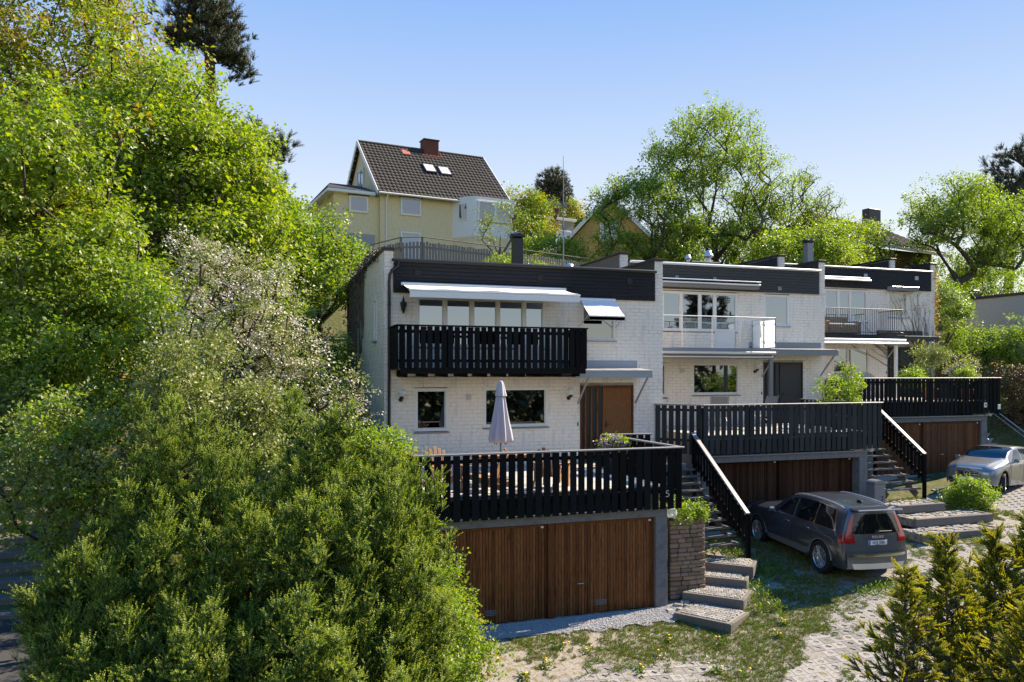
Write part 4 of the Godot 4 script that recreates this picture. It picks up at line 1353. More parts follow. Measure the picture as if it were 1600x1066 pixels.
# ---------------------------------------------------------------- stairs
func build_stairs() -> void:
	rng.seed = 13
	# timber flight up to the near terrace
	timber_stair("timber stairs with open risers beside the nearest garage", 2.05, 3.18, -1.35, 0.98, 2.80, 11, 0.215)
	timber_stair("timber stairs with open risers beside the mailbox, behind the dark grey car", 9.75, 11.15, -3.30, 1.75, 3.57, 10, 0.235)
	stair_rail("black slatted stair railing between the nearest garage and the middle terrace", Vector3(3.25, 0, -1.2), Vector3(3.25, 0, -3.75), 1.79, 3.66, 0.55)
	stair_rail("black slatted stair railing between the middle and the farthest garage", Vector3(11.28, 0, -3.36), Vector3(11.28, 0, -5.4), 2.84, 4.34, 1.30)
	# stone steps with sett treads leading to the timber flight
	var edges := [[Vector2(0.07, 0.68), Vector2(0.80, 1.76), 0.12], [Vector2(0.72, -0.07), Vector2(1.68, 0.94), 0.31], [Vector2(1.32, -0.71), Vector2(2.31, 0.16), 0.50], [Vector2(1.79, -1.14), Vector2(2.76, -0.22), 0.69]]
	for k in 4:
		var a: Vector2 = edges[k][0]
		var b: Vector2 = edges[k][1]
		var y: float = edges[k][2]
		var dirv := (b - a).normalized()
		var inn := Vector2(dirv.y, -dirv.x)
		var nx: Array = edges[min(k + 1, 3)]
		var deep: float = (nx[0] - a).dot(inn) + 0.10 if k < 3 else 0.9
		var t := thing("stone_step", ["lowest stone step paved with small setts beside the gravel", "second stone step from the bottom, paved with setts", "third stone step from the bottom, paved with setts", "top stone step paved with setts at the foot of the timber stairs"][k], "step", Vector3((a.x + b.x) * 0.5, y - 0.3, (a.y + b.y) * 0.5), "stone steps with sett treads")
		var ln := a.distance_to(b)
		var tf := Transform3D(Basis(Vector3(dirv.x, 0, dirv.y), Vector3.UP, Vector3(-inn.x, 0, -inn.y)), Vector3(a.x, y, a.y))
		var kb := S()
		chamfer(kb, Vector3(ln * 0.5, -0.16, -0.05), Vector3(ln, 0.30, 0.10), 0.012, tf)
		chamfer(kb, Vector3(0.04, -0.14, -deep * 0.5 - 0.05), Vector3(0.08, 0.26, deep - 0.1), 0.012, tf)
		chamfer(kb, Vector3(ln - 0.04, -0.14, -deep * 0.5 - 0.05), Vector3(0.08, 0.26, deep - 0.1), 0.012, tf)
		part(t, "kerb", kb.commit(), mats.stair_stone, Vector3.ZERO)
		var fill := S()
		chamfer(fill, Vector3(ln * 0.5, -0.19, -deep * 0.5 - 0.04), Vector3(ln - 0.1, 0.32, deep - 0.02), 0.01, tf)
		part(t, "bed", fill.commit(), mats.earth, Vector3.ZERO)
		var sx := 0.118
		var nxs := int((ln - 0.18) / sx)
		var nzs := int((deep - 0.1) / sx)
		for i in nxs:
			for j in nzs:
				var p := Vector3(0.09 + sx * (i + 0.5 + (0.2 if j & 1 else 0.0)), -0.024 + rng.randf_range(-0.003, 0.003), -0.11 - sx * (j + 0.5))
				var bb := tf.basis * Basis(Vector3.UP, rng.randf_range(-0.08, 0.08)) * Basis(Vector3.RIGHT, rng.randf_range(-0.025, 0.025))
				part(t, "sett", cbox(Vector3(0.104 + 0.006 * (rng.randi() % 2), 0.05, 0.102 + 0.006 * (rng.randi() % 2)), 0.008), mats["sett%d" % (rng.randi() % 3)], tf * p, bb)
	# planter of stacked walling stone beside the garage
	var pl := thing("stone_planter", "planter of stacked brown walling stone between garage and stairs", "planter", Vector3(0.95, 0.2, -0.7))
	var r := 0
	var y := 0.1
	while y < 1.82:
		var h := rng.randf_range(0.075, 0.12)
		var inset := 0.02 * r * 0.25
		for side in 2:
			var u := 0.0
			var lim := 0.95 if side == 0 else 0.9
			while u < lim - 0.02:
				var w := minf(rng.randf_range(0.16, 0.36), lim - u)
				if lim - u - w < 0.08:
					w = lim - u
				var dd := rng.randf_range(-0.018, 0.018)
				var c := Vector3(0.50 + u + w * 0.5, y + h * 0.5, -0.32 - inset * 0.3 + dd) if side == 0 else Vector3(1.36 - inset * 0.4 + dd, y + h * 0.5, -0.44 - u - w * 0.5)
				var sz := Vector3(w - 0.012, h - 0.01, 0.2) if side == 0 else Vector3(0.2, h - 0.01, w - 0.012)
				part(pl, "stone", cbox(sz.snapped(Vector3.ONE * 0.01), 0.014), mats["walling%d" % (rng.randi() % 3)], c, Basis(Vector3.UP, rng.randf_range(-0.03, 0.03)))
				u += w
		y += h
		r += 1
	cb(pl, "soil", Vector3(0.45, 0.1, -1.3), Vector3(1.30, 1.74, -0.40), mats.earth, 0.02)
	# flat edging stones by the pier
	for k in 7:
		var q := [Vector3(0.50, 0.05, 0.14), Vector3(0.72, 0.08, 0.05), Vector3(0.42, 0.03, 0.38), Vector3(0.64, 0.06, 0.30), Vector3(0.36, 0.01, 0.62), Vector3(0.20, 0.0, 0.30), Vector3(0.22, -0.02, 0.56)]
		var c: Vector3 = q[k]
		var st := S()
		chamfer(st, Vector3.ZERO, Vector3(rng.randf_range(0.16, 0.26), 0.12, rng.randf_range(0.14, 0.22)), 0.035)
		var o := thing("edging_stone", "small rough edging stone lying between the garage pier and the stone steps", "stone", c, "edging stones by the garage pier")
		part(o, "block", st.commit(), mats["sett%d" % (k % 3)], c, Basis(Vector3.UP, rng.randf() * 3.0))
	# low kerbs in front of the second flight
	var kt := thing("kerb_step", "low stone kerb step paved with setts in front of the second timber stairs", "step", Vector3(10.3, 1.1, -2.6), "kerbed steps of the middle stairs")
	kerb_step(kt, Vector3(10.2, 1.46, -2.80), 1.8, 0.8, 0.2)
	var kt2 := thing("kerb_step", "lower kerbed bed below the second timber stairs, beside the bright green bush", "step", Vector3(10.6, 0.9, -1.8), "kerbed steps of the middle stairs")
	kerb_step(kt2, Vector3(10.6, 1.22, -2.0), 2.9, 0.8, 0.2)
	var kt3 := thing("kerb_step", "lowest kerbed bed between the dark grey car and the silver car", "step", Vector3(9.6, 0.7, -0.9), "kerbed steps of the middle stairs")
	kerb_step(kt3, Vector3(10.0, 0.99, -1.2), 2.9, 0.8, 0.2)
	# grey steps with a steel rail right of the far garage
	var gs := thing("concrete_stairs", "pale concrete steps with steel handrail right of the farthest garage", "stairs", Vector3(19.6, 2.0, -7.5))
	for k in 14:
		cb(gs, "step", Vector3(18.5, 1.4, -7.2 - 0.28 * (k + 1)), Vector3(21.2, 1.75 + 0.18 * k, -7.2 - 0.28 * k), mats.render_grey, 0.012)
	for sx in [18.55, 20.9]:
		var rl := S()
		bar(rl, Vector3(sx, 2.75, -7.15), Vector3(sx, 4.95, -10.6), 0.02)
		bar(rl, Vector3(sx, 2.55, -7.15), Vector3(sx, 4.75, -10.6), 0.014)
		part(gs, "handrail", rl.commit(), mats.light_metal, Vector3.ZERO)
		for k in 16:
			var bs := S()
			var z := -7.2 - k * 0.22
			var yb := 1.8 + k * 0.141
			bar(bs, Vector3(sx, yb, z), Vector3(sx, yb + 0.93, z), 0.009, 5)
			part(gs, "baluster", bs.commit(), mats.black_metal, Vector3.ZERO)

func kerb_step(t: Node, c: Vector3, w: float, d: float, h: float) -> void:
	var st := S()
	chamfer(st, c + Vector3(0, -h * 0.6, d * 0.5), Vector3(w, h * 1.2, 0.12), 0.015)
	chamfer(st, c + Vector3(w * 0.5 - 0.06, -h * 0.6, 0.0), Vector3(0.12, h * 1.2, d - 0.12), 0.015)
	part(t, "kerb", st.commit(), mats.stair_stone, Vector3.ZERO)
	var bd := S()
	chamfer(bd, c + Vector3(0, -h * 0.6 - 0.03, -0.03), Vector3(w - 0.1, h * 1.2, d), 0.01)
	part(t, "bed", bd.commit(), mats.earth, Vector3.ZERO)
	var n := int((w - 0.2) / 0.13)
	var m := int((d - 0.15) / 0.13)
	for i in n:
		for j in m:
			if rng.randf() < 0.55:
				continue
			part(t, "sett", cbox(Vector3(0.118, 0.05, 0.118), 0.008), mats["sett%d" % (rng.randi() % 3)], c + Vector3(-w * 0.5 + 0.12 + 0.13 * i, -0.03, -d * 0.5 + 0.1 + 0.13 * j), Basis(Vector3.UP, rng.randf_range(-0.1, 0.1)))

func timber_stair(label: String, x0: float, x1: float, z0: float, y0: float, y1: float, n: int, run: float) -> void:
	var t := thing("timber_stairs", label, "stairs", Vector3((x0 + x1) * 0.5, y0 - 0.2, z0 - 1.0), "timber stairs up to the terraces")
	var rise := (y1 - y0) / n
	for k in n:
		var y := y0 + rise * k
		var z := z0 - run * k
		part(t, "tread", cbox(Vector3(x1 - x0, 0.048, 0.30), 0.008), mats.grey_wood, Vector3((x0 + x1) * 0.5, y, z - 0.13), Basis(Vector3.FORWARD, rng.randf_range(-0.006, 0.006)))
	for x in [x0 + 0.12, x1 - 0.12]:
		var st := S()
		beam(st, Vector3(x, y0 - 0.20, z0 - 0.05), Vector3(x, y1 - 0.24, z0 - run * n), 0.05, 0.2)
		part(t, "stringer", st.commit(), mats.grey_wood, Vector3.ZERO)

# sloping balustrade: foot at a, head at b, top heights ya and yb, foot of the end post yf
func stair_rail(label: String, a: Vector3, b: Vector3, ya: float, yb: float, yf: float) -> void:
	var t := thing("stair_rail", label, "railing", Vector3(a.x, yf, (a.z + b.z) * 0.5), "stair railings")
	var st := S()
	beam(st, Vector3(a.x, ya, a.z + 0.08), Vector3(b.x, yb, b.z), 0.13, 0.04, 0.008)
	part(t, "top_rail", st.commit(), mats.rail_cap, Vector3.ZERO)
	for dy in [0.18, 0.74]:
		var r := S()
		beam(r, Vector3(a.x + 0.035, ya - dy, a.z), Vector3(b.x + 0.035, yb - dy, b.z), 0.04, 0.09)
		part(t, "rail", r.commit(), mats.black0, Vector3.ZERO)
	var n := int(absf(b.z - a.z) / 0.145)
	for k in n + 1:
		var f := float(k) / n
		var y := lerpf(ya, yb, f)
		part(t, "board", cbox(Vector3(0.024, 0.84, 0.105), 0.004), mats["black%d" % (rng.randi() % 3)], Vector3(a.x, y - 0.47, lerpf(a.z, b.z, f)))
	cb(t, "post", Vector3(a.x + 0.02, yf, a.z - 0.05), Vector3(a.x + 0.11, ya - 0.02, a.z + 0.05), mats.black0)
	cb(t, "post", Vector3(b.x + 0.02, yf + 0.6, b.z - 0.05), Vector3(b.x + 0.11, yb - 0.02, b.z + 0.05), mats.black0)
# ---------------------------------------------------------------- houses up the hill
func tiled(parent: Node, called: String, a: Vector3, b: Vector3, c: Vector3, d: Vector3, nx: int, ny: int, m: Material) -> void:
	# a-b ridge, d-c eave; rows of curved tiles as real relief
	var st := S()
	var n := (b - a).cross(d - a).normalized()
	if n.y < 0:
		n = -n
	for j in ny:
		for i in nx:
			for s in 3:
				var q := []
				for k in [[0, 0], [1, 0], [1, 1], [0, 1]]:
					var fu: float = (s + k[0]) / 3.0
					var u: float = (i + fu) / nx
					var v: float = float(j + k[1]) / ny
					var p := a.lerp(b, u).lerp(d.lerp(c, u), v)
					p += n * (0.045 * sin(fu * PI) + (0.04 if k[1] == 1 else 0.0))
					q.append(p)
				quadn(st, q[0], q[1], q[2], q[3], n)
			var e0 := a.lerp(b, float(i) / nx).lerp(d.lerp(c, float(i) / nx), float(j + 1) / ny)
			var e1 := a.lerp(b, float(i + 1) / nx).lerp(d.lerp(c, float(i + 1) / nx), float(j + 1) / ny)
			quadn(st, e0, e1, e1 + n * 0.07, e0 + n * 0.07, (d - a))
	var o := part(parent, called, st.commit(), m, Vector3.ZERO)
	o.set_meta("kind", "stuff")

func simple_window(t: Node, x0: float, x1: float, y0: float, y1: float, z: float, bars := [], glass: Material = null) -> void:
	window(t, Vector3.ZERO, x0, x1, y0, y1, z, bars, glass if glass else mats.window, 0.09, false)

func build_background_buildings() -> void:
	rng.seed = 14
	yellow_house()
	# ochre gable house, grey terrace block and brown house among the trees
	var t := thing("ochre_house", "ochre yellow gable house with white bargeboards half hidden by a maple", "house", Vector3(13.9, 8.9, -31.8), "", -0.58)
	var w := S()
	bx(w, Vector3(-3.2, -1, -8), Vector3(3.2, 5.0, 0))
	tri(w, Vector3(-3.2, 5, 0), Vector3(3.2, 5, 0), Vector3(0, 8.3, 0), Vector3.BACK)
	part(t, "wall", w.commit(), mats.ochre_render)
	for s in [-1.0, 1.0]:
		tiled(t, "roof", Vector3(0, 8.45, 0.3), Vector3(0, 8.45, -8), Vector3(3.6 * s, 4.75, -8), Vector3(3.6 * s, 4.75, 0.3), 26, 14, mats.tile_red)
		var bg := S()
		beam(bg, Vector3(0, 8.48, 0.34), Vector3(3.65 * s, 4.75, 0.34), 0.08, 0.26)
		part(t, "bargeboard", bg.commit(), mats.white)
	simple_window(t, -0.6, 0.6, 5.4, 6.7, 0.10, [0.0])
	simple_window(t, -2.2, -1.0, 2.6, 3.9, 0.10, [])
	simple_window(t, 1.0, 2.2, 2.6, 3.9, 0.10, [])
	var g := thing("grey_block", "pale grey flat-roofed block with glass balconies beyond the near roof", "building", Vector3(15.6, 12.1, -42.5), "", 0.2)
	var gw := S()
	bx(gw, Vector3(-4, -2, -8), Vector3(5, 3.0, 0))
	bx(gw, Vector3(-4, 3.0, -8), Vector3(1.2, 6.0, -1.5))
	part(g, "wall", gw.commit(), mats.far_siding)
	for k in 2:
		cb(g, "roof_edge", Vector3(-4.2, [3.0, 6.0][k], [-1.5, -8.2][k]), Vector3([5.2, 1.4][k], [3.18, 6.2][k], [0.2, -1.3][k]), mats.vent_white, 0.02)
	for k in 2:
		cb(g, "balcony_panel", Vector3(-4.0, [3.2, -0.2][k], 0.3), Vector3(5.0, [4.2, 0.8][k], 0.33), mats.rail_glass, 0.0)
	for x in [-3.0, -0.6]:
		simple_window(g, x, x + 1.5, 3.4, 5.2, -1.40, [])
	for x in [-2.6, 0.2, 2.8]:
		simple_window(g, x, x + 1.3, 1.0, 2.4, 0.10, [])
	var b := thing("brown_house", "dark brown timber house with black pitched roof behind the far terraces", "house", Vector3(32.0, 10.3, -24.8), "", 0.15)
	var bw := S()
	bx(bw, Vector3(-5.5, -2, -7), Vector3(3, 3.2, 0))
	part(b, "wall", bw.commit(), mats.brown_siding)
	tiled(b, "roof", Vector3(-5.0, 6.0, -3.5), Vector3(2.6, 5.4, -3.5), Vector3(3.8, 3.0, 0.9), Vector3(-6.4, 3.4, 0.9), 30, 12, mats.tile_dark)
	tiled(b, "roof", Vector3(-5.0, 6.0, -3.5), Vector3(2.6, 5.4, -3.5), Vector3(3.8, 3.0, -7.9), Vector3(-6.4, 3.4, -7.9), 30, 12, mats.tile_dark)
	var eb := S()
	beam(eb, Vector3(-6.4, 3.34, 0.95), Vector3(3.8, 2.94, 0.95), 0.06, 0.2)
	part(b, "eave_board", eb.commit(), mats.white)
	cb(b, "chimney", Vector3(-0.2, 5.2, -3.0), Vector3(1.0, 6.5, -2.4), mats.black_metal, 0.03)
	cb(b, "skylight", Vector3(-2.6, 4.72, -1.2), Vector3(-1.4, 4.95, -0.6), mats.window, 0.01)
	simple_window(b, -4.0, -3.0, 0.8, 2.3, 0.10, [])
	simple_window(b, 0.2, 1.4, 0.8, 2.2, 0.10, [])
	var e := thing("end_house", "white brick end house with dark roof edge at the right of the row", "house", Vector3(31.0, 2.0, -10.8), "", 0.0)
	cb(e, "wall", Vector3(27.0, 2.0, -15.6), Vector3(35.0, 9.22, -6.0), mats.render_grey, 0.0)
	cb(e, "roof_edge", Vector3(26.92, 9.22, -15.7), Vector3(35.1, 9.36, -5.9), mats.black_metal, 0.02)
	cb(e, "parapet_box", Vector3(27.1, 9.36, -15.6), Vector3(27.5, 9.75, -15.2), mats.black_metal, 0.02)
	# steps climbing beside the path on the left
	var ps := thing("path_steps", "worn concrete steps climbing from the asphalt path under the trees", "steps", Vector3(-13.6, 0.2, -5.0))
	for k in 15:
		cb(ps, "step", Vector3(-15.2, -0.4, -3.1 - 0.55 * (k + 1)), Vector3(-11.9, 0.28 + 0.22 * k, -3.1 - 0.55 * k), mats.stair_stone, 0.02)
	# palisade of the garden up the hill
	var pf := thing("palisade_fence", "weathered grey palisade fence along the slope above the near roof", "fence", Vector3(2.0, 9.0, -19.0))
	var pts := [Vector3(-4.3, 9.75, -20.5), Vector3(-2.85, 9.75, -17.0), Vector3(-1.95, 9.8, -16.9), Vector3(2.3, 9.6, -17.4), Vector3(6.5, 9.5, -18.6)]
	for s in pts.size() - 1:
		var a: Vector3 = pts[s]
		var c: Vector3 = pts[s + 1]
		var n := int(a.distance_to(c) / 0.13)
		var dv := (c - a).normalized()
		for k in n:
			var p := a.lerp(c, (k + 0.5) / n)
			part(pf, "pale", cbox(Vector3(0.10, 1.15 + 0.05 * (rng.randi() % 3), 0.025), 0.004), mats.palisade, p + Vector3(0, 0.62, 0), Basis(Vector3.UP, atan2(-dv.z, dv.x)) * Basis(Vector3.FORWARD, rng.randf_range(-0.03, 0.03)))
		for y in [0.35, 1.0]:
			var r := S()
			beam(r, a + Vector3(0, y, -0.05), c + Vector3(0, y, -0.05), 0.04, 0.08)
			part(pf, "rail", r.commit(), mats.palisade)
		var tr := S()
		bar(tr, a + Vector3(0, 1.42, 0), c + Vector3(0, 1.42, 0), 0.025, 6)
		part(pf, "handrail", tr.commit(), mats.palisade)
		cb(pf, "post", a + Vector3(-0.05, -2.6, -0.12), a + Vector3(0.05, 1.45, -0.03), mats.palisade)

func yellow_house() -> void:
	# local x along the front, z towards the viewer, y=0 at garden level
	var at := Vector3(-2.04, 11.4, -28.55)
	var t := thing("yellow_house", "yellow rendered house with steep dark tiled roof on the hilltop", "house", at, "", -0.1457)
	t.rotation.y = atan2(0.1452, 0.9894)
	var W := 8.0
	var D := 8.0
	var E := 4.55
	var R := 8.25
	var w := S()
	bx(w, Vector3(0, -2, -D), Vector3(W, E, 0))
	tri(w, Vector3(0, E, 0), Vector3(0, E, -D), Vector3(0, R - 0.12, -D * 0.5), Vector3.LEFT)
	tri(w, Vector3(W, E, 0), Vector3(W, E, -D), Vector3(W, R - 0.12, -D * 0.5), Vector3.RIGHT)
	part(t, "wall", w.commit(), mats.yellow_render)
	for s in [0.0, 1.0]:
		var ez := 0.42 if s == 0.0 else -D - 0.42
		tiled(t, "roof", Vector3(-0.25, R + 0.02, -D * 0.5), Vector3(W + 0.25, R + 0.02, -D * 0.5), Vector3(W + 0.25, E - 0.28, ez), Vector3(-0.25, E - 0.28, ez), 34, 17, mats.tile_dark)
		for x in [-0.27, W + 0.27]:
			var b := S()
			beam(b, Vector3(x, R + 0.02, -D * 0.5), Vector3(x, E - 0.3, ez), 0.05, 0.24)
			part(t, "bargeboard", b.commit(), mats.white)
	var rd := S()
	bar(rd, Vector3(-0.25, R + 0.06, -D * 0.5), Vector3(W + 0.25, R + 0.06, -D * 0.5), 0.10, 8)
	part(t, "ridge_tile", rd.commit(), mats.tile_dark)
	var gt := S()
	bar(gt, Vector3(-0.2, E - 0.32, 0.46), Vector3(5.2, E - 0.32, 0.46), 0.06, 8)
	part(t, "gutter", gt.commit(), mats.white)
	var dp := S()
	tube(dp, [Vector3(0.35, E - 0.35, 0.4), Vector3(0.35, E - 0.6, 0.07), Vector3(0.35, -0.4, 0.07)], [0.05, 0.05, 0.05], 8)
	part(t, "downpipe", dp.commit(), mats.white)
	var ch := cb(t, "chimney", Vector3(3.95, R - 0.55, -D * 0.5 - 0.3), Vector3(4.95, R + 0.62, -D * 0.5 + 0.45), mats.chimney_brick, 0.02)
	cb(ch, "chimney_cap", Vector3(3.9, R + 0.622, -D * 0.5 - 0.35), Vector3(5.0, R + 0.70, -D * 0.5 + 0.5), mats.black_metal)
	cb(ch, "flashing", Vector3(3.7, R - 0.62, -D * 0.5 + 0.2), Vector3(5.15, R - 0.42, -D * 0.5 + 0.72), mats.copper)
	var hb := Basis(Vector3.RIGHT, atan2(R - E, D * 0.5 + 0.4))
	part(t, "roof_hatch", cbox(Vector3(0.55, 0.12, 0.6), 0.02), mats.copper, Vector3(2.7, R - 0.42, -D * 0.5 + 0.55), hb)
	for k in 2:
		var c := Vector3(3.75 + 1.0 * k, R - 1.62 - 0.05 * k, -D * 0.5 + 1.95)
		var s := part(t, "skylight", cbox(Vector3(0.78, 0.12, 1.05), 0.02), mats.black_metal, c, hb)
		var g := MeshInstance3D.new()
		g.name = "pane"
		g.mesh = cbox(Vector3(0.62, 0.02, 0.88), 0.0)
		g.material_override = mats.vent_white
		s.add_child(g, true)
		g.position = Vector3(0, 0.062, 0)
	simple_window(t, 1.2, 2.45, 3.15, 4.2, 0.10, [], mats.window_dark)
	simple_window(t, 1.2, 2.45, 0.4, 2.2, 0.10, [], mats.vent_white)
	cb(t, "window_hood", Vector3(1.12, 4.2, 0.02), Vector3(2.53, 4.28, 0.22), mats.black_metal)
	# gable window, turned to the side
	var gw := S()
	for q in [[-3.35, 0.08], [-4.65, 0.08], [-4.0, 0.07]]:
		chamfer(gw, Vector3(-0.05, 5.75, q[0]), Vector3(0.10, 1.6, q[1]), 0.01)
	for y in [4.99, 6.51]:
		chamfer(gw, Vector3(-0.052, y, -4.0), Vector3(0.10, 0.08, 1.24), 0.01)
	var gn := part(t, "window", gw.commit(), mats.white)
	for k in 2:
		cb(gn, "pane", Vector3(-0.06, 5.03, -4.61 + 0.65 * k), Vector3(-0.04, 6.47, -4.04 + 0.65 * k), mats.window, 0.0)
	# lower wing on the left with its own eaves
	cb(t, "wing_wall", Vector3(-2.62, -2.0, -6.0), Vector3(-0.002, 4.1, -0.25), mats.yellow_render, 0.0)
	cb(t, "wing_eave", Vector3(-3.05, 4.1, -6.4), Vector3(-0.3, 4.28, 0.15), mats.white, 0.02)
	var wr := S()
	quadn(wr, Vector3(-3.05, 4.30, 0.15), Vector3(-0.3, 4.30, 0.15), Vector3(-0.3, 5.3, -3.0), Vector3(-2.2, 5.3, -3.0), Vector3.UP)
	quadn(wr, Vector3(-3.05, 4.30, 0.15), Vector3(-2.2, 5.3, -3.0), Vector3(-2.2, 5.3, -4.0), Vector3(-3.05, 4.30, -6.4), Vector3.UP)
	quadn(wr, Vector3(-3.05, 4.30, -6.4), Vector3(-0.3, 4.30, -6.4), Vector3(-0.3, 5.3, -4.0), Vector3(-2.2, 5.3, -4.0), Vector3.UP)
	quadn(wr, Vector3(-2.2, 5.3, -3.0), Vector3(-0.3, 5.3, -3.0), Vector3(-0.3, 5.3, -4.0), Vector3(-2.2, 5.3, -4.0), Vector3.UP)
	part(t, "wing_roof", wr.commit(), mats.tile_dark)
	simple_window(t, -1.75, -0.65, 3.1, 4.05, -0.15, [], mats.window_dark)
	cb(t, "window_hood", Vector3(-1.82, 4.06, -0.24), Vector3(-0.58, 4.098, -0.08), mats.black_metal)
	cb(t, "garage_door", Vector3(-2.0, -0.4, -0.25), Vector3(-0.25, 1.9, -0.2), mats.render_grey)
	# bay window at the right end
	var bp := [Vector2(4.45, 0.0), Vector2(5.3, 1.3), Vector2(7.9, 1.3), Vector2(8.05, 0.0)]
	for lv in 2:
		var st := S()
		for k in 3:
			var a: Vector2 = bp[k]
			var b: Vector2 = bp[k + 1]
			var y0: float = [2.05, -2.0][lv]
			var y1: float = [4.3, 2.05][lv]
			quadn(st, Vector3(a.x, y0, a.y), Vector3(b.x, y0, b.y), Vector3(b.x, y1, b.y), Vector3(a.x, y1, a.y), Vector3(-1 if k == 0 else 0, 0, 1))
		part(t, "bay", st.commit(), mats.white if lv == 0 else mats.yellow_render)
	var cap := S()
	for y in [4.3, 4.42]:
		for q in [[0, 1, 2], [0, 2, 3]]:
			tri(cap, Vector3(bp[q[0]].x, y, bp[q[0]].y), Vector3(bp[q[1]].x, y, bp[q[1]].y), Vector3(bp[q[2]].x, y, bp[q[2]].y), Vector3.UP)
	for k in 3:
		quadn(cap, Vector3(bp[k].x, 4.3, bp[k].y + 0.02), Vector3(bp[k + 1].x, 4.3, bp[k + 1].y + 0.02), Vector3(bp[k + 1].x, 4.42, bp[k + 1].y + 0.02), Vector3(bp[k].x, 4.42, bp[k].y + 0.02), Vector3(0, 0, 1))
	part(t, "bay_roof", cap.commit(), mats.white)
	simple_window(t, 5.5, 7.8, 2.95, 4.15, 1.42, [6.65], mats.window_dark)
	var sd: Vector2 = (bp[1] - bp[0]).normalized()
	var pane := part(t, "window", cbox(Vector3(0.7, 1.1, 0.06), 0.01), mats.white, Vector3((bp[0].x + bp[1].x) * 0.5, 3.55, (bp[0].y + bp[1].y) * 0.5), Basis(Vector3.UP, -atan2(sd.y, sd.x)))
	var pg := MeshInstance3D.new()
	pg.name = "pane"
	pg.mesh = cbox(Vector3(0.5, 0.92, 0.02), 0.0)
	pg.material_override = mats.window_dark
	pane.add_child(pg, true)
	pg.position = Vector3(0, 0, 0.035)
# ---------------------------------------------------------------- cars
# A car body is a surface lofted through stations along its length. A station is
# [z, sill y, widest y, half width there, belt y, half width at belt, top y at centre, half width of the top, rake z added per metre above the belt]
class Body:
	var st: Array
	var arches: Array
	var ar: float

	func key(z: float) -> Array:
		var i := 0
		while i < st.size() - 2 and z > st[i + 1][0]:
			i += 1
		var a: Array = st[maxi(i - 1, 0)]
		var b: Array = st[i]
		var c: Array = st[i + 1]
		var d: Array = st[mini(i + 2, st.size() - 1)]
		var t := clampf((z - b[0]) / (c[0] - b[0]), 0, 1)
		var o := []
		for k in b.size():
			var m0: float = (c[k] - a[k]) / maxf(c[0] - a[0], 0.01) * (c[0] - b[0])
			var m1: float = (d[k] - b[k]) / maxf(d[0] - b[0], 0.01) * (c[0] - b[0])
			# keep the curve from overshooting
			var dl: float = c[k] - b[k]
			m0 = clampf(m0, -3.0 * absf(dl), 3.0 * absf(dl))
			m1 = clampf(m1, -3.0 * absf(dl), 3.0 * absf(dl))
			var t2 := t * t
			var t3 := t2 * t
			o.append(b[k] * (2 * t3 - 3 * t2 + 1) + m0 * (t3 - 2 * t2 + t) + c[k] * (3 * t2 - 2 * t3) + m1 * (t3 - t2))
		return o

	func prof(z: float) -> Array:
		var s := key(z)
		var y0: float = s[1]
		for w in arches:
			var dz: float = absf(z - w)
			if dz < ar:
				y0 = maxf(y0, 0.375 + sqrt(ar * ar - dz * dz) * 0.98)
		var ym: float = maxf(s[2], y0 + 0.03)
		var yb: float = maxf(s[4], ym + 0.03)
		var yt: float = s[6]
		var wr: float = s[7]
		var ry := yt - minf(0.075, (yt - yb) * 0.45)
		var p := [Vector2(s[3] * 0.965, y0), Vector2(s[3] * 0.995, lerpf(y0, ym, 0.5)), Vector2(s[3], ym), Vector2(lerpf(s[3], s[5], 0.35) + 0.008, lerpf(ym, yb, 0.6)), Vector2(s[5], yb), Vector2(lerpf(s[5], wr, 0.52) + 0.012, lerpf(yb, ry, 0.55)), Vector2(wr, ry), Vector2(wr * 0.82, lerpf(ry, yt, 0.72)), Vector2(wr * 0.45, yt - 0.008), Vector2(0, yt)]
		return [p, s[8], yb]

	# v runs 0 (sill) to 9 (centre of the roof)
	func at(z: float, v: float, side: float) -> Vector3:
		var r := prof(z)
		var p: Array = r[0]
		var i := clampi(floori(v), 0, 8)
		var q: Vector2 = p[i].lerp(p[i + 1], v - i)
		return Vector3(q.x * side, q.y, z + r[1] * maxf(q.y - 0.55, 0.0))

	func nrm(z: float, v: float, side: float) -> Vector3:
		var e := 0.05
		var a := at(z + e, v, side) - at(z - e, v, side)
		var b := at(z, minf(v + e, 9.0), side) - at(z, maxf(v - e, 0.0), side)
		var n := a.cross(b).normalized()
		var c := Vector3(side, 0.6, 0)
		return n if n.dot(c) > 0 else -n

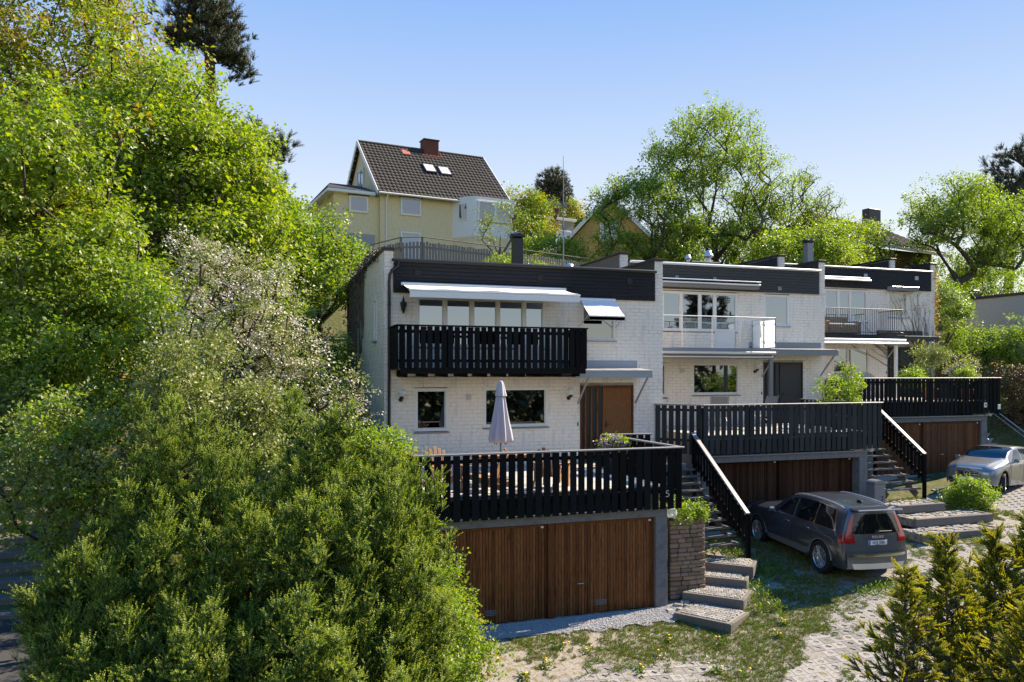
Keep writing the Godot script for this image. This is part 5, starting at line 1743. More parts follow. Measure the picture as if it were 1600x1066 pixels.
func car_shell(b: Body, z0: float, z1: float, n: int) -> Mesh:
	var st := S()
	var vs := [0.0, 0.5, 1.0, 1.5, 2.0, 2.5, 3.0, 3.5, 4.0, 4.5, 5.0, 5.5, 6.0, 6.33, 6.66, 7.0, 7.5, 8.0, 8.5, 9.0]
	for side in [-1.0, 1.0]:
		for i in n:
			var za := lerpf(z0, z1, float(i) / n)
			var zb := lerpf(z0, z1, float(i + 1) / n)
			for k in vs.size() - 1:
				var q := [b.at(za, vs[k], side), b.at(zb, vs[k], side), b.at(zb, vs[k + 1], side), b.at(za, vs[k + 1], side)]
				var m := [b.nrm(za, vs[k], side), b.nrm(zb, vs[k], side), b.nrm(zb, vs[k + 1], side), b.nrm(za, vs[k + 1], side)]
				tri3(st, q, m, 0, 1, 2)
				tri3(st, q, m, 0, 2, 3)
	# closing faces at both ends, slightly bulged
	for e in 2:
		var z: float = [z0, z1][e]
		var sg: float = [-1.0, 1.0][e]
		for k in vs.size() - 1:
			for s in 8:
				var q := []
				var nn := []
				for c in [[0, 0], [1, 0], [1, 1], [0, 1]]:
					q.append(cap_at(b, z, sg, lerpf(-1, 1, (s + c[0]) / 8.0), vs[k + c[1]]))
					nn.append(cap_n(b, z, sg, lerpf(-1, 1, (s + c[0]) / 8.0), vs[k + c[1]]))
				tri3(st, q, nn, 0, 1, 2)
				tri3(st, q, nn, 0, 2, 3)
	return st.commit()

func cap_at(b: Body, z: float, sg: float, s: float, v: float) -> Vector3:
	var p := b.at(z, v, 1.0)
	p.x *= s
	p.z += sg * 0.10 * (1.0 - s * s)
	return p

func cap_n(b: Body, z: float, sg: float, s: float, v: float) -> Vector3:
	var du := cap_at(b, z, sg, minf(s + 0.1, 1), v) - cap_at(b, z, sg, maxf(s - 0.1, -1), v)
	var dv := cap_at(b, z, sg, s, minf(v + 0.3, 9)) - cap_at(b, z, sg, s, maxf(v - 0.3, 0))
	var n := du.cross(dv).normalized()
	return n if n.z * sg > 0 else -n

# patch on the side/top surface; corners are [z, v] in order round the patch
func patch(b: Body, side: float, c: Array, lift: float, nu := 8, nv := 6) -> Mesh:
	var st := S()
	for i in nu:
		for j in nv:
			var q := []
			var m := []
			for k in [[0, 0], [1, 0], [1, 1], [0, 1]]:
				var u: float = float(i + k[0]) / nu
				var w: float = float(j + k[1]) / nv
				var zv: Vector2 = Vector2(c[0][0], c[0][1]).lerp(Vector2(c[1][0], c[1][1]), u).lerp(Vector2(c[3][0], c[3][1]).lerp(Vector2(c[2][0], c[2][1]), u), w)
				var n := b.nrm(zv.x, zv.y, side)
				q.append(b.at(zv.x, zv.y, side) + n * lift)
				m.append(n)
			tri3(st, q, m, 0, 1, 2)
			tri3(st, q, m, 0, 2, 3)
	return st.commit()

# panel across the top between two lines, [z at centre, v at edge]; used for the windscreen
func screen(b: Body, z0: float, z1: float, v0: float, bow: float, lift: float) -> Mesh:
	var st := S()
	var nu := 8
	for side in [-1.0, 1.0]:
		for i in nu:
			for j in 8:
				var q := []
				var m := []
				for k in [[0, 0], [1, 0], [1, 1], [0, 1]]:
					var u: float = float(i + k[0]) / nu
					var v: float = lerpf(v0, 9.0, float(j + k[1]) / 8.0)
					var f := (9.0 - v) / (9.0 - v0)
					var z := lerpf(z0, z1, u) + bow * f * f
					var n := b.nrm(z, v, side)
					q.append(b.at(z, v, side) + n * lift)
					m.append(n)
				tri3(st, q, m, 0, 1, 2)
				tri3(st, q, m, 0, 2, 3)
	return st.commit()

func cap_patch(b: Body, z: float, sg: float, c: Array, lift: float, nu := 10, nv := 6) -> Mesh:
	var st := S()
	for i in nu:
		for j in nv:
			var q := []
			var m := []
			for k in [[0, 0], [1, 0], [1, 1], [0, 1]]:
				var u: float = float(i + k[0]) / nu
				var w: float = float(j + k[1]) / nv
				var sv: Vector2 = Vector2(c[0][0], c[0][1]).lerp(Vector2(c[1][0], c[1][1]), u).lerp(Vector2(c[3][0], c[3][1]).lerp(Vector2(c[2][0], c[2][1]), u), w)
				var n := cap_n(b, z, sg, sv.x, sv.y)
				q.append(cap_at(b, z, sg, sv.x, sv.y) + n * lift)
				m.append(n)
			tri3(st, q, m, 0, 1, 2)
			tri3(st, q, m, 0, 2, 3)
	return st.commit()

func wheel(t: Node, c: Vector3, side: float, r: float, turn := 0.0) -> void:
	var bs := Basis(Vector3.UP, turn) * Basis(Vector3.FORWARD, side * PI / 2)  # local y points outward
	var o := Node3D.new()
	o.name = "wheel"
	t.add_child(o, true)
	o.transform = Transform3D(bs, c)
	var ty := S()
	var rr := r * 0.72
	lathe(ty, [[rr, -0.11], [r * 0.93, -0.115], [r * 0.985, -0.09], [r, -0.05], [r, 0.05], [r * 0.985, 0.09], [r * 0.93, 0.115], [rr, 0.11], [rr, -0.11]], 36)
	part(o, "tyre", ty.commit(), mats.rubber)
	var rm := S()
	lathe(rm, [[rr, 0.105], [rr * 0.93, 0.112], [rr * 0.92, 0.07], [rr * 0.90, -0.05], [0.05, -0.06], [0.0, -0.06]], 36)
	part(o, "rim", rm.commit(), mats.alloy)
	for k in 10:
		var a := TAU * k / 10.0 + (0.12 if k & 1 else -0.12)
		var d := Vector3(cos(a), 0, sin(a))
		var s := S()
		beam(s, d * 0.045 + Vector3(0, 0.085, 0), d * rr * 0.94 + Vector3(0, 0.098, 0), 0.022, 0.035)
		part(o, "spoke", s.commit(), mats.alloy)
	var hb := S()
	lathe(hb, [[0.065, 0.02], [0.065, 0.095], [0.04, 0.108], [0.0, 0.108]], 16)
	part(o, "hub", hb.commit(), mats.alloy)
	var dk := S()
	lathe(dk, [[rr * 0.62, 0.0], [rr * 0.62, 0.02], [0.0, 0.02]], 24)
	part(o, "brake_disc", dk.commit(), mats.grey_metal)

func well(t: Node, c: Vector3, side: float, r: float) -> void:
	var st := S()
	var n := 16
	for k in n:
		var a := PI * k / n
		var b := PI * (k + 1) / n
		var p := Vector3(0, sin(a) * r, cos(a) * r)
		var q := Vector3(0, sin(b) * r, cos(b) * r)
		var o := Vector3(side * 0.10, 0, 0)
		var i := Vector3(-side * 0.30, 0, 0)
		quadn(st, c + p + o, c + q + o, c + q + i, c + p + i, -(p + q))
		tri(st, c + i, c + p + i, c + q + i, Vector3(side, 0, 0))
	part(t, "wheel_well", st.commit(), mats.black_plastic)

func arch_trim(t: Node, b: Body, zc: float, side: float) -> void:
	var st := S()
	var pts := []
	var rad := []
	for k in 19:
		var a := PI * (0.03 + 0.94 * k / 18.0)
		var z := zc + cos(a) * (b.ar + 0.01)
		var p := b.at(clampf(z, b.st[0][0] + 0.02, b.st[-1][0] - 0.02), 0.0, side)
		p.y = maxf(0.375 + sin(a) * (b.ar + 0.012), b.key(z)[1])
		p.x += side * 0.012
		pts.append(p)
		rad.append(0.024)
	tube(st, pts, rad, 6)
	part(t, "arch_trim", st.commit(), mats.grey_metal)

func build_cars() -> void:
	rng.seed = 15
	suv()
	compact()

func suv() -> void:
	var at := Vector3(5.70, 0.47, -1.53)
	var t := thing("parked_car", "dark grey estate-type car with red tail lamps parked before the middle garage", "car", at, "parked cars", 0.001)
	t.transform = Transform3D(Basis(Vector3.UP, -0.092) * Basis(Vector3.RIGHT, 0.035) * Basis().scaled(Vector3(0.97, 1.0, 0.97)), at)
	var b := Body.new()
	b.arches = [-1.49, 1.49]
	b.ar = 0.455
	#        z      sill  ym    wm     yb    wb     top   wr    rake
	b.st = [[-2.42, 0.34, 0.62, 0.74, 0.86, 0.70, 0.95, 0.54, 0.0], [-2.30, 0.33, 0.64, 0.87, 0.94, 0.81, 1.05, 0.64, 0.0], [-2.0, 0.32, 0.68, 0.935, 1.01, 0.88, 1.12, 0.70, 0.0], [-1.5, 0.32, 0.72, 0.955, 1.05, 0.90, 1.165, 0.72, 0.0], [-1.05, 0.32, 0.74, 0.955, 1.08, 0.91, 1.20, 0.76, 0.0], [-0.88, 0.32, 0.74, 0.955, 1.085, 0.91, 1.24, 0.77, 0.0], [-0.48, 0.32, 0.74, 0.955, 1.09, 0.91, 1.51, 0.72, 0.0], [-0.08, 0.32, 0.74, 0.955, 1.095, 0.91, 1.70, 0.685, 0.0], [0.45, 0.32, 0.74, 0.955, 1.10, 0.91, 1.775, 0.66, 0.0], [1.2, 0.32, 0.76, 0.955, 1.105, 0.91, 1.79, 0.655, 0.0], [1.8, 0.32, 0.78, 0.955, 1.11, 0.905, 1.765, 0.665, 0.0], [2.15, 0.30, 0.80, 0.945, 1.12, 0.89, 1.755, 0.64, 0.0], [2.32, 0.31, 0.81, 0.915, 1.125, 0.86, 1.735, 0.625, -0.08], [2.42, 0.33, 0.82, 0.87, 1.13, 0.82, 1.71, 0.60, -0.16]]
	var paint: Material = mats.car_grey
	part(t, "body", car_shell(b, -2.42, 2.42, 80), paint)
	cb(t, "underbody", Vector3(-0.80, 0.22, -2.25), Vector3(0.80, 0.5, 2.3), mats.black_plastic, 0.05)
	for s in [-1.0, 1.0]:
		# side glass with dark surround, three lights
		part(t, "window_surround", patch(b, s, [[-0.72, 4.12], [2.02, 4.12], [1.82, 5.86], [-0.02, 5.86]], 0.003, 24, 6), mats.chrome)
		part(t, "window", patch(b, s, [[-0.66, 4.17], [0.22, 4.17], [0.22, 5.79], [0.01, 5.79]], 0.007), mats.car_glass)
		part(t, "window", patch(b, s, [[0.28, 4.17], [1.12, 4.17], [1.10, 5.79], [0.28, 5.79]], 0.007), mats.car_glass)
		part(t, "window", patch(b, s, [[1.18, 4.17], [1.97, 4.17], [1.79, 5.79], [1.16, 5.79]], 0.007), mats.car_glass)
		# door gaps and lower cladding
		for z in [-0.78, 0.25, 1.12]:
			var gp := S()
			var pts := []
			for k in 9:
				pts.append(b.at(z + (0.0 if k > 2 else 0.0), 0.6 + k * 0.42, s) + Vector3(-s * 0.002, 0, 0))
			tube(gp, pts, [0.008, 0.008, 0.008, 0.008, 0.008, 0.008, 0.008, 0.008, 0.008], 5)
			part(t, "door_gap", gp.commit(), mats.black_plastic)
		part(t, "sill_cladding", patch(b, s, [[-1.04, 0.0], [1.04, 0.0], [1.04, 0.75], [-1.04, 0.75]], 0.008, 12, 3), mats.grey_metal)
		var cr := S()
		var cps := []
		var crs := []
		for k in 9:
			cps.append(b.at(-0.98 + 1.96 * k / 8.0, 0.85, s) + Vector3(s * 0.012, 0, 0))
			crs.append(0.010)
		tube(cr, cps, crs, 6)
		part(t, "sill_strip", cr.commit(), mats.chrome)
		for z in [0.02, 0.92]:
			var hd := S()
			var p := b.at(z, 3.35, s)
			chamfer(hd, p + Vector3(s * 0.028, 0, 0), Vector3(0.025, 0.035, 0.22), 0.01)
			part(t, "door_handle", hd.commit(), mats.chrome)
		var mr := S()
		var mp := b.at(-0.62, 4.1, s)
		chamfer(mr, mp + Vector3(s * 0.14, 0.06, 0.0), Vector3(0.20, 0.15, 0.12), 0.04)
		chamfer(mr, mp + Vector3(s * 0.03, -0.01, 0.0), Vector3(0.10, 0.05, 0.07), 0.015)
		part(t, "door_mirror", mr.commit(), paint)
		# roof rail
		var rr := S()
		var rp := []
		var rd := []
		for k in 15:
			var z := lerpf(-0.05, 2.0, k / 14.0)
			var p := b.at(z, 6.25, s)
			rp.append(p + Vector3(0, 0.04 * minf(1.0, minf(k, 14 - k) * 0.7) - 0.004, 0))
			rd.append(0.018)
		tube(rr, rp, rd, 8)
		part(t, "roof_rail", rr.commit(), mats.light_metal)
		# tall tail lamp, up the edge of the rear window and bulging below
		part(t, "tail_lamp", patch(b, s, [[2.22, 2.55], [2.42, 2.55], [2.42, 4.0], [2.24, 4.0]], 0.012, 6, 6), mats.lamp_red)
		part(t, "tail_lamp", cap_patch(b, 2.42, 1.0, [[0.70 * s, 2.55], [1.0 * s, 2.55], [1.0 * s, 4.0], [0.74 * s, 4.0]], 0.012), mats.lamp_red)
		part(t, "tail_lamp", cap_patch(b, 2.42, 1.0, [[0.84 * s, 4.0], [1.0 * s, 4.0], [1.0 * s, 5.7], [0.88 * s, 5.7]], 0.013), mats.lamp_red)
		part(t, "headlamp", patch(b, s, [[-2.36, 3.1], [-1.95, 3.1], [-1.9, 3.9], [-2.3, 3.9]], 0.006), mats.lamp_clear)
		var ex := S()
		chamfer(ex, Vector3(s * 0.56, 0.385, 2.475), Vector3(0.26, 0.085, 0.06), 0.03)
		part(t, "exhaust_tip", ex.commit(), mats.chrome)
		for w in [-1.49, 1.49]:
			well(t, Vector3(s * 0.80, 0.385, w), s, 0.445)
			wheel(t, Vector3(s * 0.84, 0.395, w), s, 0.398)
			arch_trim(t, b, w, s)
	part(t, "windscreen", screen(b, -0.80, -0.06, 6.15, 0.16, 0.006), mats.car_glass)
	part(t, "rear_window", cap_patch(b, 2.42, 1.0, [[-0.82, 4.05], [0.82, 4.05], [0.88, 5.85], [-0.88, 5.85]], 0.006), mats.car_glass)
	var sp := S()
	chamfer(sp, Vector3(0, 1.725, 2.36), Vector3(1.28, 0.05, 0.36), 0.022)
	part(t, "spoiler", sp.commit(), paint)
	part(t, "rear_bumper", cap_patch(b, 2.42, 1.0, [[-0.98, 0.05], [0.98, 0.05], [0.98, 1.55], [-0.98, 1.55]], 0.035, 14, 5), paint)
	part(t, "bumper_strip", cap_patch(b, 2.42, 1.0, [[-0.9, 1.15], [0.9, 1.15], [0.9, 1.4], [-0.9, 1.4]], 0.042, 14, 2), mats.chrome)
	part(t, "diffuser", cap_patch(b, 2.42, 1.0, [[-0.8, 0.0], [0.8, 0.0], [0.86, 0.55], [-0.86, 0.55]], 0.042, 12, 2), mats.light_metal)
	var pz := 2.42 + 0.045
	var pl := cb(t, "number_plate", Vector3(-0.26, 0.88, pz - 0.035), Vector3(0.26, 0.99, pz), mats.plate, 0.004)
	cb(pl, "country_band", Vector3(-0.258, 0.882, pz + 0.0005), Vector3(-0.215, 0.988, pz + 0.004), mats.plate_blue, 0.0)
	txt(pl, "plate_text", "HSJ 086", 0.075, Vector3(0.02, 0.935, pz + 0.003), Basis(), mats.black_plastic, 0.004)
	txt(t, "tailgate_lettering", "V O L V O", 0.055, Vector3(0, 1.075, 2.44), Basis(), mats.chrome, 0.03)
	var wp := S()
	bar(wp, Vector3(-0.02, 1.20, 2.445), Vector3(0.42, 1.19, 2.415), 0.014)
	chamfer(wp, Vector3(-0.02, 1.19, 2.44), Vector3(0.12, 0.07, 0.06), 0.02)
	part(t, "rear_wiper", wp.commit(), mats.black_plastic)
	var fn := S()
	chamfer(fn, Vector3(0, 1.80, 1.75), Vector3(0.07, 0.06, 0.2), 0.028)
	part(t, "roof_antenna", fn.commit(), mats.black_plastic)
	part(t, "grille", cap_patch(b, -2.42, -1.0, [[-0.6, 2.0], [0.6, 2.0], [0.6, 3.9], [-0.6, 3.9]], 0.006), mats.black_plastic)

func compact() -> void:
	var at := Vector3(15.55, 1.40, -4.47)
	var t := thing("parked_car", "silver grey compact car facing left in front of the farthest garage", "car", at, "parked cars", 0.001)
	t.transform = Transform3D(Basis(Vector3.UP, 1.91) * Basis(Vector3.RIGHT, 0.05) * Basis().scaled(Vector3.ONE * 0.92), at)
	var b := Body.new()
	b.arches = [-1.36, 1.36]
	b.ar = 0.40
	b.st = [[-2.18, 0.30, 0.54, 0.68, 0.70, 0.64, 0.82, 0.48, 0.0], [-2.05, 0.24, 0.56, 0.81, 0.79, 0.75, 0.92, 0.58, 0.0], [-1.75, 0.22, 0.60, 0.88, 0.90, 0.82, 1.02, 0.64, 0.0], [-1.35, 0.22, 0.66, 0.90, 0.98, 0.85, 1.10, 0.68, 0.0], [-1.05, 0.22, 0.68, 0.90, 1.02, 0.86, 1.16, 0.72, 0.0], [-0.62, 0.22, 0.70, 0.90, 1.04, 0.865, 1.42, 0.69, 0.0], [-0.18, 0.22, 0.70, 0.90, 1.05, 0.865, 1.56, 0.65, 0.0], [0.4, 0.22, 0.72, 0.90, 1.06, 0.865, 1.62, 0.64, 0.0], [1.2, 0.22, 0.74, 0.90, 1.08, 0.86, 1.60, 0.62, 0.0], [1.8, 0.26, 0.76, 0.885, 1.09, 0.83, 1.53, 0.60, 0.0], [2.18, 0.32, 0.76, 0.85, 1.06, 0.78, 1.40, 0.56, -0.2]]
	var paint: Material = mats.car_silver
	part(t, "body", car_shell(b, -2.18, 2.18, 70), paint)
	cb(t, "underbody", Vector3(-0.74, 0.18, -2.0), Vector3(0.74, 0.45, 2.0), mats.black_plastic, 0.05)
	part(t, "windscreen", screen(b, -1.02, -0.16, 6.1, 0.16, 0.006), mats.car_glass)
	part(t, "rear_window", cap_patch(b, 2.18, 1.0, [[-0.8, 4.3], [0.8, 4.3], [0.8, 5.9], [-0.8, 5.9]], 0.006), mats.car_glass)
	for s in [-1.0, 1.0]:
		part(t, "window_surround", patch(b, s, [[-0.85, 4.12], [1.7, 4.12], [1.45, 5.88], [-0.15, 5.88]], 0.003, 20, 6), mats.chrome)
		part(t, "window", patch(b, s, [[-0.76, 4.18], [0.28, 4.18], [0.26, 5.80], [-0.10, 5.80]], 0.007), mats.car_glass)
		part(t, "window", patch(b, s, [[0.34, 4.18], [1.62, 4.18], [1.40, 5.80], [0.32, 5.80]], 0.007), mats.car_glass)
		for z in [-0.85, 0.31, 1.15]:
			var gp := S()
			var pts := []
			var rd := []
			for k in 9:
				pts.append(b.at(z, 0.3 + k * 0.45, s) + Vector3(-s * 0.002, 0, 0))
				rd.append(0.008)
			tube(gp, pts, rd, 5)
			part(t, "door_gap", gp.commit(), mats.black_plastic)
		for z in [0.1, 1.0]:
			var hd := S()
			chamfer(hd, b.at(z, 3.3, s) + Vector3(s * 0.025, 0, 0), Vector3(0.025, 0.035, 0.2), 0.01)
			part(t, "door_handle", hd.commit(), paint)
		var mr := S()
		var mp := b.at(-0.68, 4.1, s)
		chamfer(mr, mp + Vector3(s * 0.14, 0.06, 0.0), Vector3(0.20, 0.14, 0.12), 0.045)
		chamfer(mr, mp + Vector3(s * 0.03, -0.01, 0.0), Vector3(0.10, 0.05, 0.07), 0.015)
		part(t, "door_mirror", mr.commit(), paint)
		part(t, "headlamp", patch(b, s, [[-2.14, 3.0], [-1.72, 3.2], [-1.62, 4.0], [-2.10, 3.9]], 0.008), mats.lamp_clear)
		part(t, "headlamp", cap_patch(b, -2.18, -1.0, [[0.72 * s, 2.9], [1.0 * s, 3.0], [1.0 * s, 3.9], [0.76 * s, 3.8]], 0.008), mats.lamp_clear)
		part(t, "air_intake", cap_patch(b, -2.18, -1.0, [[0.62 * s, 0.35], [0.98 * s, 0.5], [0.98 * s, 1.25], [0.70 * s, 1.0]], 0.008), mats.black_plastic)
		part(t, "tail_lamp", patch(b, s, [[1.9, 3.2], [2.18, 3.2], [2.18, 4.1], [1.95, 4.1]], 0.008), mats.lamp_red)
		for w in [-1.36, 1.36]:
			well(t, Vector3(s * 0.75, 0.34, w), s, 0.39)
			wheel(t, Vector3(s * 0.785, 0.335, w), s, 0.335, 0.3 if w < 0 else 0.0)
	part(t, "grille", cap_patch(b, -2.18, -1.0, [[-0.62, 2.0], [0.62, 2.0], [0.58, 3.9], [-0.58, 3.9]], 0.010), mats.black_plastic)
	for v in [2.5, 3.3]:
		for s in [-1.0, 1.0]:
			part(t, "grille_bar", cap_patch(b, -2.18, -1.0, [[0.16 * s, v - 0.12], [0.6 * s, v - 0.12], [0.6 * s, v + 0.12], [0.16 * s, v + 0.12]], 0.022, 6, 2), mats.chrome)
	part(t, "lower_grille", cap_patch(b, -2.18, -1.0, [[-0.58, 0.1], [0.58, 0.1], [0.58, 0.8], [-0.58, 0.8]], 0.010), mats.black_plastic)
	# round emblem with a three-pointed star
	var em := S()
	var c := cap_at(b, -2.18, -1.0, 0.0, 2.9) + Vector3(0, 0, -0.03)
	var rp := []
	var rd := []
	for k in 25:
		rp.append(c + Vector3(cos(TAU * k / 24) * 0.095, sin(TAU * k / 24) * 0.095, 0))
		rd.append(0.010)
	tube(em, rp, rd, 6, false)
	for k in 3:
		var a := PI / 2 + TAU * k / 3
		tube(em, [c, c + Vector3(cos(a), sin(a), 0) * 0.09], [0.018, 0.005], 5)
	part(t, "emblem", em.commit(), mats.chrome)
	var pc := cap_at(b, -2.18, -1.0, 0.0, 1.2)
	var pl := cb(t, "number_plate", Vector3(-0.26, pc.y - 0.055, pc.z - 0.035), Vector3(0.26, pc.y + 0.055, pc.z - 0.01), mats.plate, 0.004)
	txt(pl, "plate_text", "MGA 88A", 0.075, Vector3(0.0, pc.y, pc.z - 0.037), Basis(Vector3.UP, PI), mats.black_plastic, 0.004)
# ---------------------------------------------------------------- yard and terrace objects
func globe_lamp(at: Vector3, dirx: float, label: String) -> void:
	var t := thing("globe_lamp", label, "lamp", at, "globe lamps on the garage piers")
	var st := S()
	chamfer(st, at + Vector3(0.02 * dirx, -0.10, 0), Vector3(0.04, 0.10, 0.08), 0.01)
	tube(st, [at + Vector3(0.03 * dirx, -0.10, 0), at + Vector3(0.12 * dirx, -0.12, 0), at + Vector3(0.14 * dirx, -0.10, 0)], [0.014, 0.014, 0.014], 8)
	lathe(st, [[0.0, -0.115], [0.06, -0.11], [0.065, -0.06], [0.05, -0.05], [0.0, -0.05]], 14, at + Vector3(0.14 * dirx, 0, 0))
	part(t, "bracket", st.commit(), mats.black_metal, Vector3.ZERO)
	part(t, "globe", ball(0.125, 24), mats.globe, at + Vector3(0.14 * dirx, 0.055, 0))
	part(t, "bulb", ball(0.035, 12), mats.white, at + Vector3(0.14 * dirx, 0.0, 0))

func build_yard() -> void:
	rng.seed = 16
	globe_lamp(Vector3(0.30, 2.10, -0.05), 1.0, "globe lamp on the pier of the nearest garage, above the stone planter")
	globe_lamp(Vector3(9.54, 2.95, -3.85), 1.0, "globe lamp on the pier of the middle garage, above the mailbox")
	globe_lamp(Vector3(17.82, 3.78, -6.65), 1.0, "globe lamp on the pier of the farthest garage, by the silver car")
	# mailbox
	var t := thing("mailbox", "grey rounded-top mailbox with the number 7 beside the middle garage", "mailbox", Vector3(9.05, 0.9, -2.95))
	var c := Vector3(9.05, 0.9, -2.95)
	var st := S()
	chamfer(st, c + Vector3(0, 0.85, 0), Vector3(0.42, 0.62, 0.34), 0.012)
	part(t, "box", st.commit(), mats.grey_metal, Vector3.ZERO)
	var ld := S()
	var n := 12
	for k in n:
		var a := PI * k / n
		var b := PI * (k + 1) / n
		var p := Vector3(cos(a) * 0.225, sin(a) * 0.11, 0)
		var q := Vector3(cos(b) * 0.225, sin(b) * 0.11, 0)
		var o := c + Vector3(0, 1.162, 0)
		quadn(ld, o + p + Vector3(0, 0, 0.19), o + q + Vector3(0, 0, 0.19), o + q + Vector3(0, 0, -0.18), o + p + Vector3(0, 0, -0.18), p + q)
		tri(ld, o + Vector3(0, 0, 0.19), o + p + Vector3(0, 0, 0.19), o + q + Vector3(0, 0, 0.19), Vector3.BACK)
		tri(ld, o + Vector3(0, 0, -0.18), o + p + Vector3(0, 0, -0.18), o + q + Vector3(0, 0, -0.18), Vector3.FORWARD)
	part(t, "lid", ld.commit(), mats.grey_metal, Vector3.ZERO)
	cb(t, "door", c + Vector3(-0.19, 0.58, 0.171), c + Vector3(0.19, 1.02, 0.178), mats.grey_metal, 0.003)
	cb(t, "post", c + Vector3(-0.05, -0.1, -0.05), c + Vector3(0.05, 0.54, 0.05), mats.grey_metal)
	txt(t, "house_number", "7", 0.17, c + Vector3(0.06, 0.70, 0.182), Basis(), mats.black_plastic, 0.006)
	# marker pole by the path
	var mk := thing("marker_post", "thin white marker post at the edge of the asphalt path", "post", Vector3(-11.2, 0.6, -2.6))
	cb(mk, "post", Vector3(-11.24, 0.4, -2.64), Vector3(-11.16, 1.55, -2.56), mats.chip_white, 0.01)
	cb(mk, "foot", Vector3(-11.27, 0.3, -2.67), Vector3(-11.13, 0.45, -2.53), mats.black_plastic, 0.01)

func adirondack(at: Vector3, turn: float, label: String) -> void:
	var t := thing("garden_chair", label, "chair", at, "wooden garden chairs on the nearest terrace", turn)
	var m: Material = mats.oak
	for k in 6:
		part(t, "seat_slat", cbox(Vector3(0.52, 0.02, 0.07), 0.004), m, Vector3(0, 0.36 - 0.018 * k, 0.25 - 0.085 * k), Basis(Vector3.RIGHT, -0.2))
	for k in 5:
		var x := -0.2 + 0.1 * k
		var h := 0.70 - 0.05 * absf(k - 2)
		part(t, "back_slat", cbox(Vector3(0.085, h, 0.02), 0.008), m, Vector3(x, 0.27 + h * 0.48, -0.28 - 0.12), Basis(Vector3.RIGHT, -0.3) * Basis(Vector3.FORWARD, (k - 2) * 0.03))
	for s in [-1.0, 1.0]:
		part(t, "armrest", cbox(Vector3(0.12, 0.025, 0.72), 0.008), m, Vector3(s * 0.33, 0.56, 0.02))
		part(t, "front_leg", cbox(Vector3(0.05, 0.55, 0.09), 0.005), m, Vector3(s * 0.29, 0.275, 0.28))
		part(t, "rear_leg", cbox(Vector3(0.03, 0.12, 0.95), 0.005), m, Vector3(s * 0.25, 0.22, -0.12), Basis(Vector3.RIGHT, -0.28))
		part(t, "arm_post", cbox(Vector3(0.05, 0.42, 0.06), 0.005), m, Vector3(s * 0.29, 0.36, -0.28))

func sling_chair(at: Vector3, turn: float, label: String) -> void:
	var t := thing("sling_chair", label, "chair", at, "grey sling chairs on the middle terrace", turn)
	var st := S()
	fabric(st, Vector3(-0.25, 1.08, -0.38), Vector3(0.25, 1.08, -0.38), Vector3(0.25, 0.45, -0.18), Vector3(-0.25, 0.45, -0.18), 0.01, 6, 8)
	part(t, "backrest", st.commit(), mats.fabric_grey)
	var s2 := S()
	fabric(s2, Vector3(-0.25, 0.44, -0.18), Vector3(0.25, 0.44, -0.18), Vector3(0.25, 0.46, 0.28), Vector3(-0.25, 0.46, 0.28), 0.02, 6, 6)
	part(t, "seat", s2.commit(), mats.fabric_grey)
	for s in [-1.0, 1.0]:
		var f := S()
		tube(f, [Vector3(s * 0.27, 1.1, -0.39), Vector3(s * 0.27, 0.45, -0.18), Vector3(s * 0.27, 0.0, 0.22)], [0.014, 0.014, 0.014], 6)
		bar(f, Vector3(s * 0.27, 0.46, 0.28), Vector3(s * 0.27, 0.0, -0.3), 0.014, 6)
		bar(f, Vector3(s * 0.27, 0.66, -0.25), Vector3(s * 0.27, 0.64, 0.2), 0.014, 6)
		part(t, "frame", f.commit(), mats.grey_metal)

func table(at: Vector3, w: float, d: float, h: float, m: Material, label: String, slats: int) -> void:
	var t := thing("terrace_table", label, "table", at)
	for k in slats:
		part(t, "table_slat", cbox(Vector3(w, 0.028, d / slats - 0.008), 0.005), m, at + Vector3(0, h, -d * 0.5 + d / slats * (k + 0.5)))
	for sx in [-1.0, 1.0]:
		for sz in [-1.0, 1.0]:
			part(t, "leg", cbox(Vector3(0.06, h - 0.02, 0.06), 0.005), m, at + Vector3(sx * (w * 0.5 - 0.07), (h - 0.02) * 0.5, sz * (d * 0.5 - 0.07)))
	part(t, "apron", cbox(Vector3(w - 0.18, 0.07, 0.03), 0.004), m, at + Vector3(0, h - 0.055, d * 0.5 - 0.07))

func pot(at: Vector3, r: float, h: float, m: Material, label: String) -> Node3D:
	var t := thing("plant_pot", label, "pot", at)
	var st := S()
	lathe(st, [[0.0, 0.0], [r * 0.7, 0.0], [r * 0.98, h * 0.86], [r * 1.08, h * 0.87], [r * 1.08, h], [r * 0.94, h], [r * 0.9, h * 0.9], [0.0, h * 0.9]], 24, at)
	part(t, "bowl", st.commit(), m, Vector3.ZERO)
	return t

